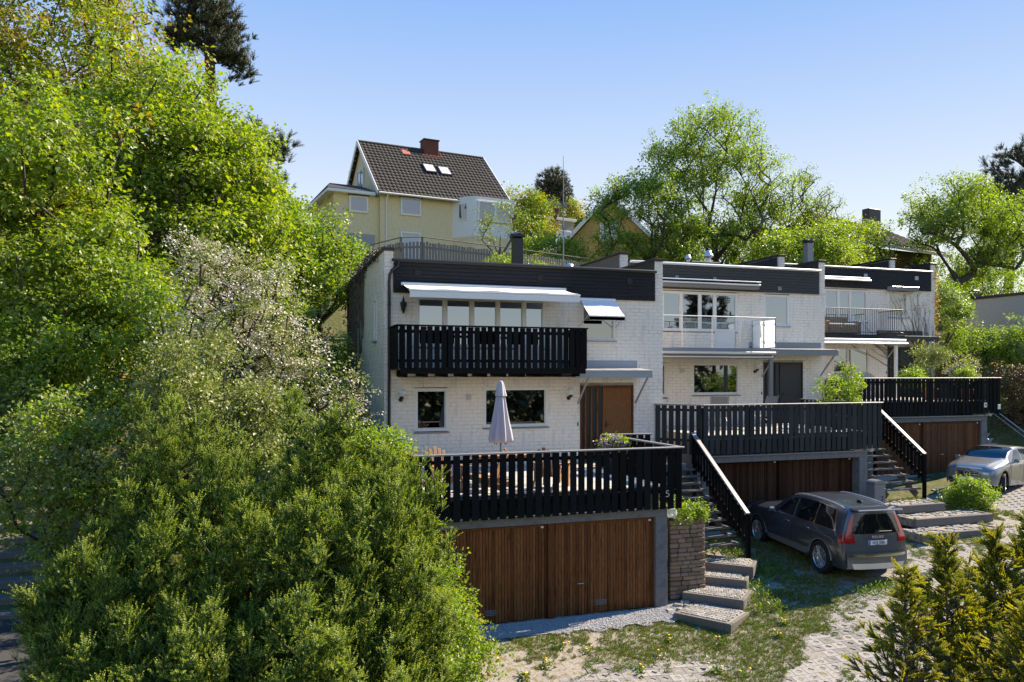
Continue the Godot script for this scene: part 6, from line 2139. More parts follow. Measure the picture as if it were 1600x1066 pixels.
func build_terrace_objects() -> void:
	rng.seed = 17
	# closed parasol on the near terrace
	var c := Vector3(-3.02, 2.80, -2.2)
	var t := thing("parasol", "closed grey parasol standing on the nearest terrace", "parasol", c)
	var st := S()
	lathe(st, [[0.19, 0.93], [0.25, 0.90], [0.265, 0.96], [0.24, 1.15], [0.195, 1.4], [0.15, 1.7], [0.105, 2.0], [0.06, 2.05]], 96, c, [8.0, 0.26, 0.12])
	part(t, "canopy", st.commit(), mats.fabric_umbrella, Vector3.ZERO)
	var vt := S()
	lathe(vt, [[0.13, 2.02], [0.145, 2.02], [0.115, 2.15], [0.085, 2.30], [0.05, 2.385], [0.0, 2.40]], 64, c, [8.0, 0.05, 0.08])
	part(t, "vent_cap", vt.commit(), mats.fabric_umbrella, Vector3.ZERO)
	var pl := S()
	bar(pl, c, c + Vector3(0, 2.3, 0), 0.022, 10)
	part(t, "pole", pl.commit(), mats.grey_metal, Vector3.ZERO)
	for k in 8:
		var a := TAU * k / 8.0 + 0.2
		var rb := S()
		bar(rb, c + Vector3(0, 2.0, 0), c + Vector3(cos(a) * 0.15, 0.84, sin(a) * 0.15), 0.008, 5)
		part(t, "rib", rb.commit(), mats.black_metal, Vector3.ZERO)
	var bs := S()
	lathe(bs, [[0, 0], [0.26, 0.0], [0.26, 0.05], [0.06, 0.08], [0.05, 0.3], [0, 0.3]], 24, c)
	part(t, "base", bs.commit(), mats.concrete, Vector3.ZERO)
	adirondack(Vector3(-4.75, 2.8, -0.75), 0.25, "wooden garden chair with fanned back at the hedge end of the terrace")
	adirondack(Vector3(-3.9, 2.8, -0.62), -2.2, "wooden garden chair turned away, close behind the black fence")
	adirondack(Vector3(-2.3, 2.8, -0.62), 2.4, "wooden garden chair just beyond the closed parasol")
	table(Vector3(-3.3, 2.8, -1.5), 1.4, 0.8, 0.68, mats.oak, "slatted oak table in front of the closed parasol", 8)
	# black table and sling chairs on the middle terrace
	var o := Vector3(5.9, 3.57, -5.9)
	table(o + Vector3(0.1, 0, 0), 2.0, 0.9, 0.74, mats.black_metal, "black dining table before the wide window of the middle house", 8)
	sling_chair(o + Vector3(-0.9, 0, 0.75), 2.7, "grey sling chair at the hedge end of the black table")
	sling_chair(o + Vector3(0.75, 0, 0.75), -2.9, "grey sling chair at the door end of the black table")
	table(Vector3(9.0, 3.57, -5.4), 1.3, 0.8, 0.80, mats.slate0, "dark low table beside the potted maple", 5)
	# pots for the plants
	pot(Vector3(9.15, 3.57, -4.6), 0.26, 0.45, mats.slate1, "dark pot of the young maple on the middle terrace")
	pot(Vector3(16.1, 4.34, -7.6), 0.26, 0.45, mats.terracotta, "terracotta pot of the pale olive tree on the far terrace")
	pot(Vector3(17.5, 4.34, -7.2), 0.24, 0.42, mats.terracotta, "terracotta pot with trailing green plant on the far terrace")
	pot(Vector3(0.05, 2.8, -2.3), 0.24, 0.5, mats.black_plastic, "black pot of pansies before the teak door")
	# white garden chair on the far terrace and wicker sofa on its balcony
	var w := thing("wicker_sofa", "pale wicker seat with grey cushions on the far balcony", "sofa", Vector3(14.3, 6.96, -10.6))
	var p := Vector3(14.3, 6.96, -10.6)
	cb(w, "seat", p + Vector3(-0.8, 0.05, -0.4), p + Vector3(0.8, 0.36, 0.4), mats.tan_panel, 0.03)
	cb(w, "backrest", p + Vector3(-0.8, 0.36, -0.4), p + Vector3(0.8, 0.78, -0.25), mats.tan_panel, 0.03)
	cb(w, "cushion", p + Vector3(-0.74, 0.362, -0.24), p + Vector3(-0.01, 0.48, 0.38), mats.render_grey, 0.04)
	cb(w, "cushion", p + Vector3(0.01, 0.362, -0.24), p + Vector3(0.74, 0.48, 0.38), mats.render_grey, 0.04)
	for s in [-1.0, 1.0]:
		cb(w, "armrest", p + Vector3(s * 0.8 - 0.1, 0.05, -0.4), p + Vector3(s * 0.8 + 0.1, 0.58, 0.4), mats.tan_panel, 0.03)
	var e := thing("egg_chair", "round pale lounge chair by the wide window of the far house", "chair", Vector3(15.2, 4.34, -9.6))
	var es := S()
	lathe(es, [[0.30, 0.0], [0.05, 0.05], [0.04, 0.3], [0.35, 0.36], [0.42, 0.5], [0.40, 0.52], [0.0, 0.44]], 20, Vector3(15.2, 4.34, -9.6))
	part(e, "seat", es.commit(), mats.render_grey, Vector3.ZERO)
	var eb := S()
	for k in 12:
		var a0 := PI + PI * k / 12.0
		var a1 := PI + PI * (k + 1) / 12.0
		var q := Vector3(15.2, 4.8, -9.6)
		quadn(eb, q + Vector3(cos(a0) * 0.42, 0, sin(a0) * 0.42), q + Vector3(cos(a1) * 0.42, 0, sin(a1) * 0.42), q + Vector3(cos(a1) * 0.46, 0.55 * sin(PI * (k + 1) / 12.0) + 0.1, sin(a1) * 0.46), q + Vector3(cos(a0) * 0.46, 0.55 * sin(PI * k / 12.0) + 0.1, sin(a0) * 0.46), Vector3.BACK)
	part(e, "backrest", eb.commit(), mats.render_grey, Vector3.ZERO)
# ---------------------------------------------------------------- plants
var clusters := {}

# a clump of broad leaves; two surfaces so that two leaf tones mix
func leaf_clump(key: String, n: int, r: float, size: float, ma: Material, mb_: Material, mix := 0.4, droop := 0.3, slim := 0.36, flat_ := 0.55) -> Mesh:
	if clusters.has(key):
		return clusters[key]
	var sts := [S(), S()]
	var stem := []
	for i in n:
		var st: SurfaceTool = sts[1 if rng.randf() < mix else 0]
		var d := Vector3(rng.randfn(), rng.randfn() * 0.6, rng.randfn()).normalized()
		var p := d * r * pow(rng.randf(), 0.45)
		var out := (d + Vector3(rng.randf() - 0.5, -droop + rng.randf() * 0.4 - 0.2, rng.randf() - 0.5)).normalized()
		var nm := (Vector3.UP * flat_ + Vector3(rng.randfn(), rng.randfn(), rng.randfn()) * 0.45 + d * 0.35).normalized()
		var side := out.cross(nm).normalized()
		nm = side.cross(out).normalized()
		var s := size * rng.randf_range(0.5, 1.4)
		var a := p
		var c := p + out * s - nm * s * 0.12
		var l := p + out * s * 0.45 + side * s * slim + nm * s * 0.10
		var q := p + out * s * 0.45 - side * s * slim + nm * s * 0.10
		quadless(st, a, l, c)
		quadless(st, a, c, q)
	var m := ArrayMesh.new()
	sts[0].generate_normals()
	sts[1].generate_normals()
	m = sts[0].commit(m)
	m.surface_set_material(0, ma)
	var had := m.get_surface_count()
	m = sts[1].commit(m)
	if m.get_surface_count() > had:
		m.surface_set_material(had, mb_)
	clusters[key] = m
	return m

func quadless(st: SurfaceTool, a: Vector3, b: Vector3, c: Vector3) -> void:
	st.set_smooth_group(-1)
	st.add_vertex(a)
	st.add_vertex(b)
	st.add_vertex(c)

# a bristly conifer spray along +y
func spray(key: String, shoots: int, length: float, needle: float, ma: Material, mb_: Material, flat_ := false, step := 0.035, w := 0.011) -> Mesh:
	if clusters.has(key):
		return clusters[key]
	var sts := [S(), S()]
	for k in shoots:
		var az := TAU * k / shoots + rng.randf() * 0.8
		var lean := 0.15 + 0.75 * rng.randf()
		var dirv := Vector3(cos(az) * lean, 1.0, sin(az) * lean * (0.15 if flat_ else 1.0)).normalized()
		if k == 0:
			dirv = Vector3.UP
		var ln := length * rng.randf_range(0.55, 1.0)
		var start := Vector3.UP * length * 0.25 * rng.randf() if k > 0 else Vector3.ZERO
		var n := int(ln / step)
		for i in n:
			var f := float(i) / n
			var p := start + dirv * ln * f
			for j in 3:
				var a := TAU * (j / 3.0 + i * 0.19)
				var u := dirv.cross(Vector3(0.3, 0.1, 0.9)).normalized()
				var v := dirv.cross(u)
				if flat_:
					u = Vector3(1, 0, 0)
					v = Vector3(0, 0, 0.25)
				var o := (u * cos(a) + v * sin(a)) * 0.8 + dirv * 0.9
				var tip := p + o.normalized() * needle * (1.0 - 0.5 * f)
				var sd := o.cross(dirv + Vector3(0.01, 0.02, 0.3)).normalized() * w
				var st: SurfaceTool = sts[1 if (f > 0.5 and rng.randf() < 0.75) or rng.randf() < 0.12 else 0]
				quadless(st, p - sd, p + sd, tip)
	var m := ArrayMesh.new()
	for k in 2:
		sts[k].generate_normals()
		var had := m.get_surface_count()
		m = sts[k].commit(m)
		if m.get_surface_count() > had:
			m.surface_set_material(had, ma if k == 0 else mb_)
	clusters[key] = m
	return m

# crown lobes: [centre, radii]. Twigs are grown towards points spread through the lobes; leaf clumps sit round those points.
func tree(called: String, label: String, cat: String, group: String, base: Vector3, lobes: Array, cfg: Dictionary) -> Node3D:
	rng.seed = cfg.get("seed", 1) + 100
	var t := thing(called, label, cat, base, group)
	var attr := []
	var vol := 0.0
	for lb in lobes:
		vol += pow(lb[1].x * lb[1].y * lb[1].z, 0.667)
	var na: int = cfg.get("points", 120)
	var shell: float = cfg.get("shell", 0.45)
	var gap: float = cfg.get("gap", -0.25)
	for lb in lobes:
		var k := int(ceil(na * pow(lb[1].x * lb[1].y * lb[1].z, 0.667) / vol))
		var tries := 0
		while k > 0 and tries < 4000:
			tries += 1
			var d := Vector3(rng.randfn(), rng.randfn(), rng.randfn()).normalized()
			if d.y < cfg.get("floor", -0.75):
				continue
			var f := 1.0 - shell * pow(rng.randf(), 1.3)
			f *= 1.0 + 0.22 * nz.get_noise_3d(d.x * 1.6 + base.x, d.y * 1.6, d.z * 1.6 + base.z)
			var p: Vector3 = lb[0] + d * lb[1] * f
			if nz.get_noise_3d(p.x * 0.55, p.y * 0.55, p.z * 0.55) < gap:
				continue
			if p.y < base.y + 0.15:
				continue
			attr.append(p)
			k -= 1
	# skeleton
	var fork: Vector3 = cfg.get("fork", base + (lobes[0][0] - base) * 0.45)
	var nodes := [base]
	var par := [-1]
	var ns := 5
	for i in ns:
		var f := float(i + 1) / ns
		nodes.append(base.lerp(fork, f) + Vector3(rng.randf() - 0.5, 0, rng.randf() - 0.5) * 0.12 * base.distance_to(fork) * 0.3)
		par.append(nodes.size() - 2)
	var order := attr.duplicate()
	order.sort_custom(func(a, b): return a.distance_squared_to(fork) < b.distance_squared_to(fork))
	var rise: float = cfg.get("rise", 0.9)
	for p in order:
		var best := 1
		var bd := 1e9
		for i in range(1, nodes.size()):
			var q: Vector3 = nodes[i]
			var hz := Vector2(p.x - q.x, p.z - q.z).length()
			var d: float = p.distance_to(q) + rise * maxf(0.0, 0.75 * hz - (p.y - q.y)) + 0.12 * q.distance_to(fork)
			if d < bd:
				bd = d
				best = i
		var s: Vector3 = nodes[best]
		var steps := clampi(int(s.distance_to(p) / 0.7), 1, 5)
		var prev := best
		for k in steps:
			var f := float(k + 1) / steps
			var m: Vector3 = s.lerp(p, f) + Vector3(0, 0.13 * s.distance_to(p) * sin(f * PI), 0) + Vector3(rng.randf() - 0.5, rng.randf() - 0.5, rng.randf() - 0.5) * 0.10 * s.distance_to(p)
			nodes.append(m if k < steps - 1 else p)
			par.append(prev)
			prev = nodes.size() - 1
	var burden := []
	burden.resize(nodes.size())
	burden.fill(0.0)
	for i in range(nodes.size() - 1, 0, -1):
		burden[i] = maxf(burden[i], 1.0)
		burden[par[i]] += burden[i] if par[i] >= 0 else 0.0
	var tr: float = cfg.get("trunk", 0.2)
	var st := S()
	var mx: float = maxf(burden[1], 1.0)
	for i in range(1, nodes.size()):
		var ra := tr * pow(burden[par[i]] / mx, 0.48) if par[i] > 0 else tr * 1.15
		var rb := tr * pow(burden[i] / mx, 0.48)
		tube(st, [nodes[par[i]], nodes[i]], [maxf(ra, 0.006), maxf(rb, 0.005)], 7 if rb > 0.05 else 4, false)
	part(t, "trunk", st.commit(), cfg.get("bark", mats.bark), Vector3.ZERO)
	# foliage
	var sets: Array = cfg.mesh
	var trs := []
	for s in sets:
		trs.append([])
	var per: int = cfg.get("per", 12)
	var cr: float = cfg.get("clump", 0.5)
	var fs: float = cfg.get("scale", 1.0)
	var upb: float = cfg.get("up", 0.0)
	var c0: Vector3 = lobes[0][0]
	for p in attr:
		for k in per:
			var off := Vector3(rng.randfn(), rng.randfn() * cfg.get("tall", 0.7), rng.randfn()) * cr * 0.55
			var q: Vector3 = p + off
			if q.y < base.y + 0.1:
				continue
			var s := fs * rng.randf_range(0.7, 1.3)
			var b := Basis(Vector3.UP, rng.randf() * TAU)
			if cfg.has("plume"):
				# tapering plumes of sprays that stand up and out of the bush
				var cc := c0
				for lb in lobes:
					if Vector2(lb[0].x - p.x, lb[0].z - p.z).length() < Vector2(cc.x - p.x, cc.z - p.z).length():
						cc = lb[0]
				var ax := (Vector3(p.x - cc.x, 0, p.z - cc.z) * 0.75 + Vector3.UP + Vector3(rng.randfn(), 0, rng.randfn()) * 0.05).normalized()
				var f := float(k) / per
				q = p + ax * cfg.plume * (f - 0.35) + Vector3(rng.randfn(), rng.randfn(), rng.randfn()) * cr * (1.0 - 0.8 * f)
				b = Basis(Quaternion(Vector3.UP, (ax + Vector3(rng.randfn(), rng.randfn() * 0.3, rng.randfn()) * (0.55 - 0.35 * f)).normalized())) * b
			elif upb > 0.0:
				var o := Vector3(q.x - c0.x, 0, q.z - c0.z).normalized() * (1.0 - upb) + Vector3.UP * upb + Vector3(rng.randfn(), rng.randfn(), rng.randfn()) * 0.3
				b = Basis(Quaternion(Vector3.UP, o.normalized())) * b
			else:
				b = b * Basis(Vector3(rng.randf() - 0.5, 0, rng.randf() - 0.5).normalized(), rng.randf_range(-0.5, 0.5))
			var w := 0
			if sets.size() > 1:
				var second: float = cfg.get("second", 0.3)
				var sel := rng.randf()
				if cfg.get("patchy", 0.0) > 0.0:
					sel = 1.0 if nz.get_noise_3d(p.x * 0.8 + 31.0, p.y * 0.8, p.z * 0.8) < 0.30 or rng.randf() > cfg.patchy * 3.0 else 0.0
				if sel < second:
					w = 1
			trs[w].append(Transform3D(b.scaled(Vector3.ONE * s), q))
	var nm: Array = cfg.get("names", ["crown", "blossom"])
	for i in sets.size():
		if trs[i].size() > 0:
			scatter(nm[i], sets[i], trs[i], t)
	return t

func build_plants() -> void:
	rng.seed = 18
	var maple := leaf_clump("maple", 36, 0.34, 0.115, mats.maple_a, mats.maple_b, 0.5, 0.35, 0.44)
	var maple_d := leaf_clump("maple_d", 32, 0.32, 0.11, mats.maple_dark_a, mats.maple_dark_b, 0.5, 0.35, 0.44)
	var maple_far := leaf_clump("maple_far", 28, 0.42, 0.15, mats.maple_a, mats.maple_dark_b, 0.5, 0.3, 0.45)
	var gold := leaf_clump("gold", 18, 0.28, 0.10, mats.gold_a, mats.gold_b, 0.5, 0.4, 0.32)
	var bloom_o := leaf_clump("orange", 14, 0.26, 0.12, mats.orange_leaf, mats.gold_b, 0.4, 0.3, 0.4)
	var sage := leaf_clump("sage", 24, 0.22, 0.085, mats.sage_a, mats.sage_b, 0.5, 0.2, 0.34)
	var shrub := leaf_clump("shrub", 22, 0.20, 0.085, mats.shrub_a, mats.shrub_b, 0.5, 0.2, 0.40)
	var shrub_far := leaf_clump("shrub_far", 14, 0.30, 0.16, mats.shrub_a, mats.shrub_b, 0.5, 0.2, 0.42)
	var blossom := leaf_clump("blossom", 14, 0.14, 0.055, mats.blossom, mats.sage_b, 0.22, 0.0, 0.5)
	var lilac := leaf_clump("lilac", 16, 0.12, 0.06, mats.petal_lilac, mats.shrub_a, 0.3, 0.0, 0.5)
	var jun := spray("juniper", 7, 0.34, 0.055, mats.juniper_a, mats.juniper_b)
	var pin := spray("pine", 9, 0.42, 0.13, mats.pine_a, mats.pine_b, false, 0.05, 0.012)
	var hedge := leaf_clump("hedge", 20, 0.22, 0.075, mats.hedge_brown_a, mats.hedge_brown_b, 0.16, 0.2, 0.4)
	var hedge_o := leaf_clump("hedge_o", 18, 0.2, 0.085, mats.hedge_brown_b, mats.shrub_b, 0.3, 0.2, 0.4)
	var sparse := leaf_clump("sparse", 7, 0.3, 0.13, mats.maple_dark_a, mats.gold_a, 0.5, 0.3, 0.4)
	# ---- left: the tall trees
	var LT := "trees on the slope left of the houses"
	tree("maple_tree", "large bright green maple left of the near house, below the pine", "tree", LT, Vector3(-10.4, 4.6, -11.6), [[Vector3(-10.8, 10.2, -11.4), Vector3(3.1, 4.6, 3.0)], [Vector3(-9.3, 9.2, -12.0), Vector3(2.1, 2.8, 2.4)], [Vector3(-11.8, 12.6, -12.0), Vector3(2.6, 3.0, 2.6)], [Vector3(-9.9, 12.0, -12.2), Vector3(1.7, 2.2, 2.0)]], {"mesh": [maple], "points": 300, "per": 7, "clump": 0.62, "scale": 1.05, "trunk": 0.24, "seed": 1, "shell": 0.55, "gap": -0.35})
	tree("maple_tree", "bright green maple with orange shoots at the left edge of the picture", "tree", LT, Vector3(-13.9, 2.4, -7.4), [[Vector3(-13.9, 8.6, -7.2), Vector3(2.7, 4.2, 2.6)], [Vector3(-12.3, 6.9, -7.0), Vector3(1.9, 2.6, 2.0)], [Vector3(-15.2, 10.4, -7.6), Vector3(2.2, 2.6, 2.2)]], {"mesh": [maple, bloom_o], "second": 0.5, "patchy": 0.16, "points": 230, "per": 7, "clump": 0.52, "scale": 0.95, "trunk": 0.2, "seed": 2, "shell": 0.55, "names": ["crown", "shoots"], "gap": -0.35})
	tree("birch_tree", "tall golden-green birch filling the top left corner", "tree", LT, Vector3(-15.6, 8.2, -19.0), [[Vector3(-16.0, 17.6, -18.8), Vector3(3.9, 4.4, 3.4)], [Vector3(-13.4, 16.8, -19.2), Vector3(2.6, 3.6, 2.6)], [Vector3(-18.6, 15.0, -18.4), Vector3(3.0, 4.0, 3.0)], [Vector3(-16.2, 21.5, -19.0), Vector3(2.6, 2.6, 2.6)]], {"mesh": [gold, maple], "second": 0.3, "points": 300, "per": 6, "clump": 0.7, "scale": 1.3, "trunk": 0.22, "seed": 3, "shell": 0.7, "names": ["crown", "leaves"], "gap": -0.3})
	tree("leafy_tree", "dense green tree between the maple and the near house", "tree", LT, Vector3(-6.4, 5.6, -13.6), [[Vector3(-6.6, 9.2, -13.4), Vector3(1.6, 2.0, 1.6)], [Vector3(-7.4, 8.0, -13.6), Vector3(1.2, 1.5, 1.2)], [Vector3(-5.8, 9.4, -15.0), Vector3(1.2, 1.3, 1.2)]], {"mesh": [shrub_far, bloom_o], "second": 0.03, "points": 150, "per": 7, "clump": 0.42, "scale": 0.75, "trunk": 0.12, "seed": 4, "names": ["crown", "shoots"]})
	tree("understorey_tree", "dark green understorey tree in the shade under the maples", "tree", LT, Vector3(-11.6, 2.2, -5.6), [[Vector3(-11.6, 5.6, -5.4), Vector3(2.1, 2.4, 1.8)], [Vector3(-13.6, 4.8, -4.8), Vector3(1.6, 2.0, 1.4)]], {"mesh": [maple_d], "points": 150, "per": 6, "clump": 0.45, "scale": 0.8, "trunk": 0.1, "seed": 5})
	tree("apple_tree", "white-blossomed apple tree left of the near house", "tree", LT, Vector3(-8.9, 2.0, -3.4), [[Vector3(-9.2, 6.6, -3.2), Vector3(1.7, 1.7, 1.5)], [Vector3(-7.9, 5.4, -3.2), Vector3(1.3, 1.3, 1.2)], [Vector3(-7.0, 4.6, -2.8), Vector3(0.8, 0.9, 0.8)], [Vector3(-10.0, 8.0, -3.6), Vector3(0.7, 0.7, 0.7)]], {"mesh": [sage, blossom], "second": 0.7, "points": 230, "per": 6, "clump": 0.36, "scale": 0.85, "trunk": 0.12, "seed": 6, "shell": 0.6})
	tree("willow_shrub", "sage green feathery shrub in front of the blossoming apple tree", "shrub", "", Vector3(-9.9, 1.4, -1.2), [[Vector3(-9.7, 4.7, -0.8), Vector3(1.15, 1.35, 1.0)], [Vector3(-8.8, 4.2, -0.6), Vector3(0.9, 1.0, 0.8)]], {"mesh": [sage], "points": 130, "per": 6, "clump": 0.34, "scale": 0.85, "trunk": 0.07, "seed": 7})
	tree("leafy_shrub", "loose green shrub overhanging the asphalt path steps", "shrub", "shrubs along the asphalt path", Vector3(-12.0, 0.9, -0.9), [[Vector3(-12.4, 3.3, -0.9), Vector3(1.2, 1.7, 1.0)], [Vector3(-11.5, 2.6, -0.4), Vector3(0.9, 1.3, 0.8)]], {"mesh": [sage, shrub], "second": 0.5, "points": 130, "per": 6, "clump": 0.34, "scale": 0.85, "trunk": 0.05, "seed": 8, "names": ["crown", "leaves"]})
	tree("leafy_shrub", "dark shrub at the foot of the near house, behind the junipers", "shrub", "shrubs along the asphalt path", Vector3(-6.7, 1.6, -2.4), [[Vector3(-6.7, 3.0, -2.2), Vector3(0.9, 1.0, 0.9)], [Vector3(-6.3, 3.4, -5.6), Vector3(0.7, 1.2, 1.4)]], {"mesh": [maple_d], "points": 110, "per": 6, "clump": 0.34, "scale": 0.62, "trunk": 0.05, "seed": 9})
	tree("leafy_shrub", "green shrub on the slope behind the side wall of the near house", "shrub", "shrubs along the asphalt path", Vector3(-7.4, 4.0, -9.4), [[Vector3(-7.2, 6.0, -9.2), Vector3(1.1, 1.5, 1.4)], [Vector3(-6.9, 5.2, -7.6), Vector3(0.8, 1.1, 0.9)]], {"mesh": [shrub_far, maple_d], "second": 0.5, "points": 110, "per": 7, "clump": 0.4, "scale": 0.6, "trunk": 0.05, "seed": 10, "names": ["crown", "leaves"]})
	var wood := [["green tree far up the slope, behind the tall birch", Vector3(-20.0, 11.0, -27.0), 5.0], ["green tree far up the slope, behind the large bright maple", Vector3(-14.0, 11.0, -27.5), 4.6], ["green tree far up the slope, left of the slender spruce", Vector3(-9.0, 10.5, -25.0), 3.6], ["green tree behind the bright maple with orange shoots", Vector3(-18.0, 6.0, -14.0), 4.4]]
	for k in wood.size():
		var wb: Vector3 = wood[k][1]
		var wh: float = wood[k][2]
		tree("leafy_tree", wood[k][0], "tree", LT, wb, [[wb + Vector3(0, wh * 0.72, 0), Vector3(3.2, wh * 0.62, 2.4)], [wb + Vector3(1.6, wh * 0.45, 0.4), Vector3(2.2, wh * 0.42, 2.0)]], {"mesh": [maple_far, maple_d], "second": 0.4, "points": 130, "per": 7, "clump": 0.7, "scale": 0.95, "trunk": 0.18, "seed": 500 + k, "names": ["crown", "leaves"]})
	# ---- left: junipers and hedge in the foreground
	var JN := "junipers in the foreground"
	var jl := [
		["low juniper columns at the left edge of the foreground clump", Vector3(-10.85, 0.0, 2.60), [[Vector3(-11.27, 1.02, 2.62), Vector3(0.50, 1.22, 0.50)], [Vector3(-10.91, 1.31, 2.21), Vector3(0.50, 1.51, 0.50)], [Vector3(-10.51, 1.72, 1.82), Vector3(0.50, 1.92, 0.50)], [Vector3(-10.72, 0.92, 3.75), Vector3(0.50, 1.12, 0.50)]]],
		["tallest juniper of the foreground clump, pointing up before the sage shrub", Vector3(-9.58, 0.0, 2.46), [[Vector3(-10.03, 2.39, 1.45), Vector3(0.60, 2.58, 0.60)], [Vector3(-9.56, 2.15, 1.60), Vector3(0.45, 2.35, 0.45)], [Vector3(-9.03, 1.93, 2.30), Vector3(0.55, 2.13, 0.55)], [Vector3(-10.05, 1.30, 3.34), Vector3(0.60, 1.50, 0.60)], [Vector3(-9.25, 1.44, 3.60), Vector3(0.55, 1.64, 0.55)]]],
		["upright juniper in the middle of the foreground clump", Vector3(-7.92, 0.0, 3.23), [[Vector3(-8.44, 1.96, 3.02), Vector3(0.55, 2.15, 0.55)], [Vector3(-7.82, 2.21, 2.38), Vector3(0.60, 2.41, 0.60)], [Vector3(-7.24, 2.11, 2.79), Vector3(0.50, 2.31, 0.50)], [Vector3(-8.45, 1.53, 3.86), Vector3(0.55, 1.73, 0.55)], [Vector3(-7.65, 1.58, 4.12), Vector3(0.55, 1.78, 0.55)]]],
		["juniper next to the nearest terrace fence", Vector3(-6.40, 0.0, 3.73), [[Vector3(-6.77, 1.91, 3.15), Vector3(0.50, 2.11, 0.50)], [Vector3(-6.48, 1.85, 3.45), Vector3(0.50, 2.05, 0.50)], [Vector3(-6.12, 1.57, 3.55), Vector3(0.42, 1.77, 0.42)], [Vector3(-6.82, 1.51, 4.19), Vector3(0.50, 1.71, 0.50)], [Vector3(-6.40, 1.10, 4.1), Vector3(0.45, 1.30, 0.45)]]],
		["low dark juniper at the bottom of the foreground clump", Vector3(-8.70, 0.0, 4.76), [[Vector3(-10.08, 0.77, 4.38), Vector3(0.55, 0.97, 0.55)], [Vector3(-9.19, 0.94, 4.67), Vector3(0.60, 1.14, 0.60)], [Vector3(-8.22, 0.98, 4.99), Vector3(0.60, 1.18, 0.60)], [Vector3(-7.29, 0.93, 4.98), Vector3(0.55, 1.14, 0.55)]]],
	]
	for k in jl.size():
		tree("juniper", jl[k][0], "shrub", JN, jl[k][1], jl[k][2], {"mesh": [jun], "points": 32 * jl[k][2].size(), "per": 21, "clump": 0.13, "plume": 0.78, "scale": 0.72, "trunk": 0.07, "seed": 20 + k, "shell": 0.35, "gap": -0.6, "floor": -0.97, "fork": jl[k][1] + Vector3(0, 0.5, 0)})
	tree("privet_bush", "bright leafy bush in front of the left end of the nearest garage", "shrub", "", Vector3(-6.0, -0.1, 2.6), [[Vector3(-6.0, 1.0, 2.7), Vector3(0.95, 1.25, 0.9)], [Vector3(-5.6, 0.6, 3.0), Vector3(0.75, 0.8, 0.8)], [Vector3(-6.3, 2.2, 2.1), Vector3(0.55, 0.8, 0.6)]], {"mesh": [shrub, bloom_o], "second": 0.03, "points": 210, "per": 7, "clump": 0.26, "scale": 0.62, "trunk": 0.04, "seed": 30, "shell": 0.35, "gap": -0.5, "floor": -0.95, "names": ["crown", "shoots"]})
	tree("berry_bush", "yellow-green bush at the hedge end of the nearest terrace fence", "shrub", "", Vector3(-6.4, 1.2, -0.6), [[Vector3(-6.4, 3.2, -0.4), Vector3(0.8, 0.9, 0.8)]], {"mesh": [shrub, bloom_o], "second": 0.05, "points": 90, "per": 6, "clump": 0.3, "scale": 0.7, "trunk": 0.04, "seed": 31, "names": ["crown", "shoots"]})
	# ---- pines and far conifers
	var PN := "pines on the hill"
	tree("pine_tree", "tall dark pine rising behind the bright maple", "tree", PN, Vector3(-11.2, 12.0, -29.6), [[Vector3(-11.5, 24.6, -29.6), Vector3(1.9, 1.9, 1.9)], [Vector3(-12.6, 23.4, -29.4), Vector3(1.3, 0.6, 1.4)], [Vector3(-10.2, 22.6, -29.4), Vector3(1.3, 0.9, 1.4)], [Vector3(-11.3, 27.0, -29.6), Vector3(1.6, 1.6, 1.6)], [Vector3(-9.0, 17.6, -29.2), Vector3(1.8, 0.9, 1.6)], [Vector3(-8.2, 15.2, -29.2), Vector3(1.6, 0.8, 1.6)]], {"mesh": [pin], "points": 170, "per": 9, "clump": 0.7, "scale": 1.15, "trunk": 0.32, "seed": 40, "bark": mats.bark_pine, "up": 0.6, "shell": 0.8, "fork": Vector3(-11.2, 25.0, -29.6)})
	tree("pine_tree", "dark pine behind the chimney of the yellow house", "tree", PN, Vector3(1.6, 13.0, -47.0), [[Vector3(1.7, 22.0, -47.0), Vector3(1.5, 1.5, 1.5)], [Vector3(0.6, 20.8, -47.0), Vector3(1.8, 0.7, 1.4)]], {"mesh": [pin], "points": 60, "per": 8, "clump": 0.6, "scale": 1.2, "trunk": 0.25, "seed": 41, "bark": mats.bark_pine, "up": 0.6, "fork": Vector3(1.6, 21.5, -47.0)})
	tree("pine_tree", "round dark pine between the grey block and the large maple", "tree", PN, Vector3(14.4, 13.0, -44.0), [[Vector3(14.6, 20.4, -44.0), Vector3(1.1, 1.6, 1.1)]], {"mesh": [pin], "points": 60, "per": 8, "clump": 0.5, "scale": 1.1, "trunk": 0.22, "seed": 42, "bark": mats.bark_pine, "up": 0.6})
	tree("spruce_tree", "slender dark spruce left of the yellow house", "tree", PN, Vector3(-8.6, 12.0, -44.0), [[Vector3(-8.6, 16.4, -44.0), Vector3(1.6, 1.6, 1.6)], [Vector3(-8.6, 18.4, -44.0), Vector3(0.9, 1.4, 0.9)], [Vector3(-8.6, 20.0, -44.0), Vector3(0.35, 1.2, 0.35)]], {"mesh": [pin], "points": 90, "per": 7, "clump": 0.5, "scale": 1.1, "trunk": 0.16, "seed": 43, "bark": mats.bark_pine, "up": 0.4})
	tree("pine_tree", "dark pine at the right edge of the picture", "tree", PN, Vector3(51.5, 12.0, -33.0), [[Vector3(52.8, 22.4, -33.0), Vector3(2.2, 2.2, 2.2)], [Vector3(51.0, 19.6, -33.0), Vector3(2.6, 1.4, 2.0)], [Vector3(53.0, 17.0, -33.0), Vector3(2.6, 1.6, 2.4)]], {"mesh": [pin], "points": 120, "per": 8, "clump": 0.8, "scale": 1.5, "trunk": 0.35, "seed": 44, "bark": mats.bark_pine, "up": 0.6, "fork": Vector3(51.8, 21.0, -33.0)})
	# ---- trees behind the row
	var BT := "trees behind the row of houses"
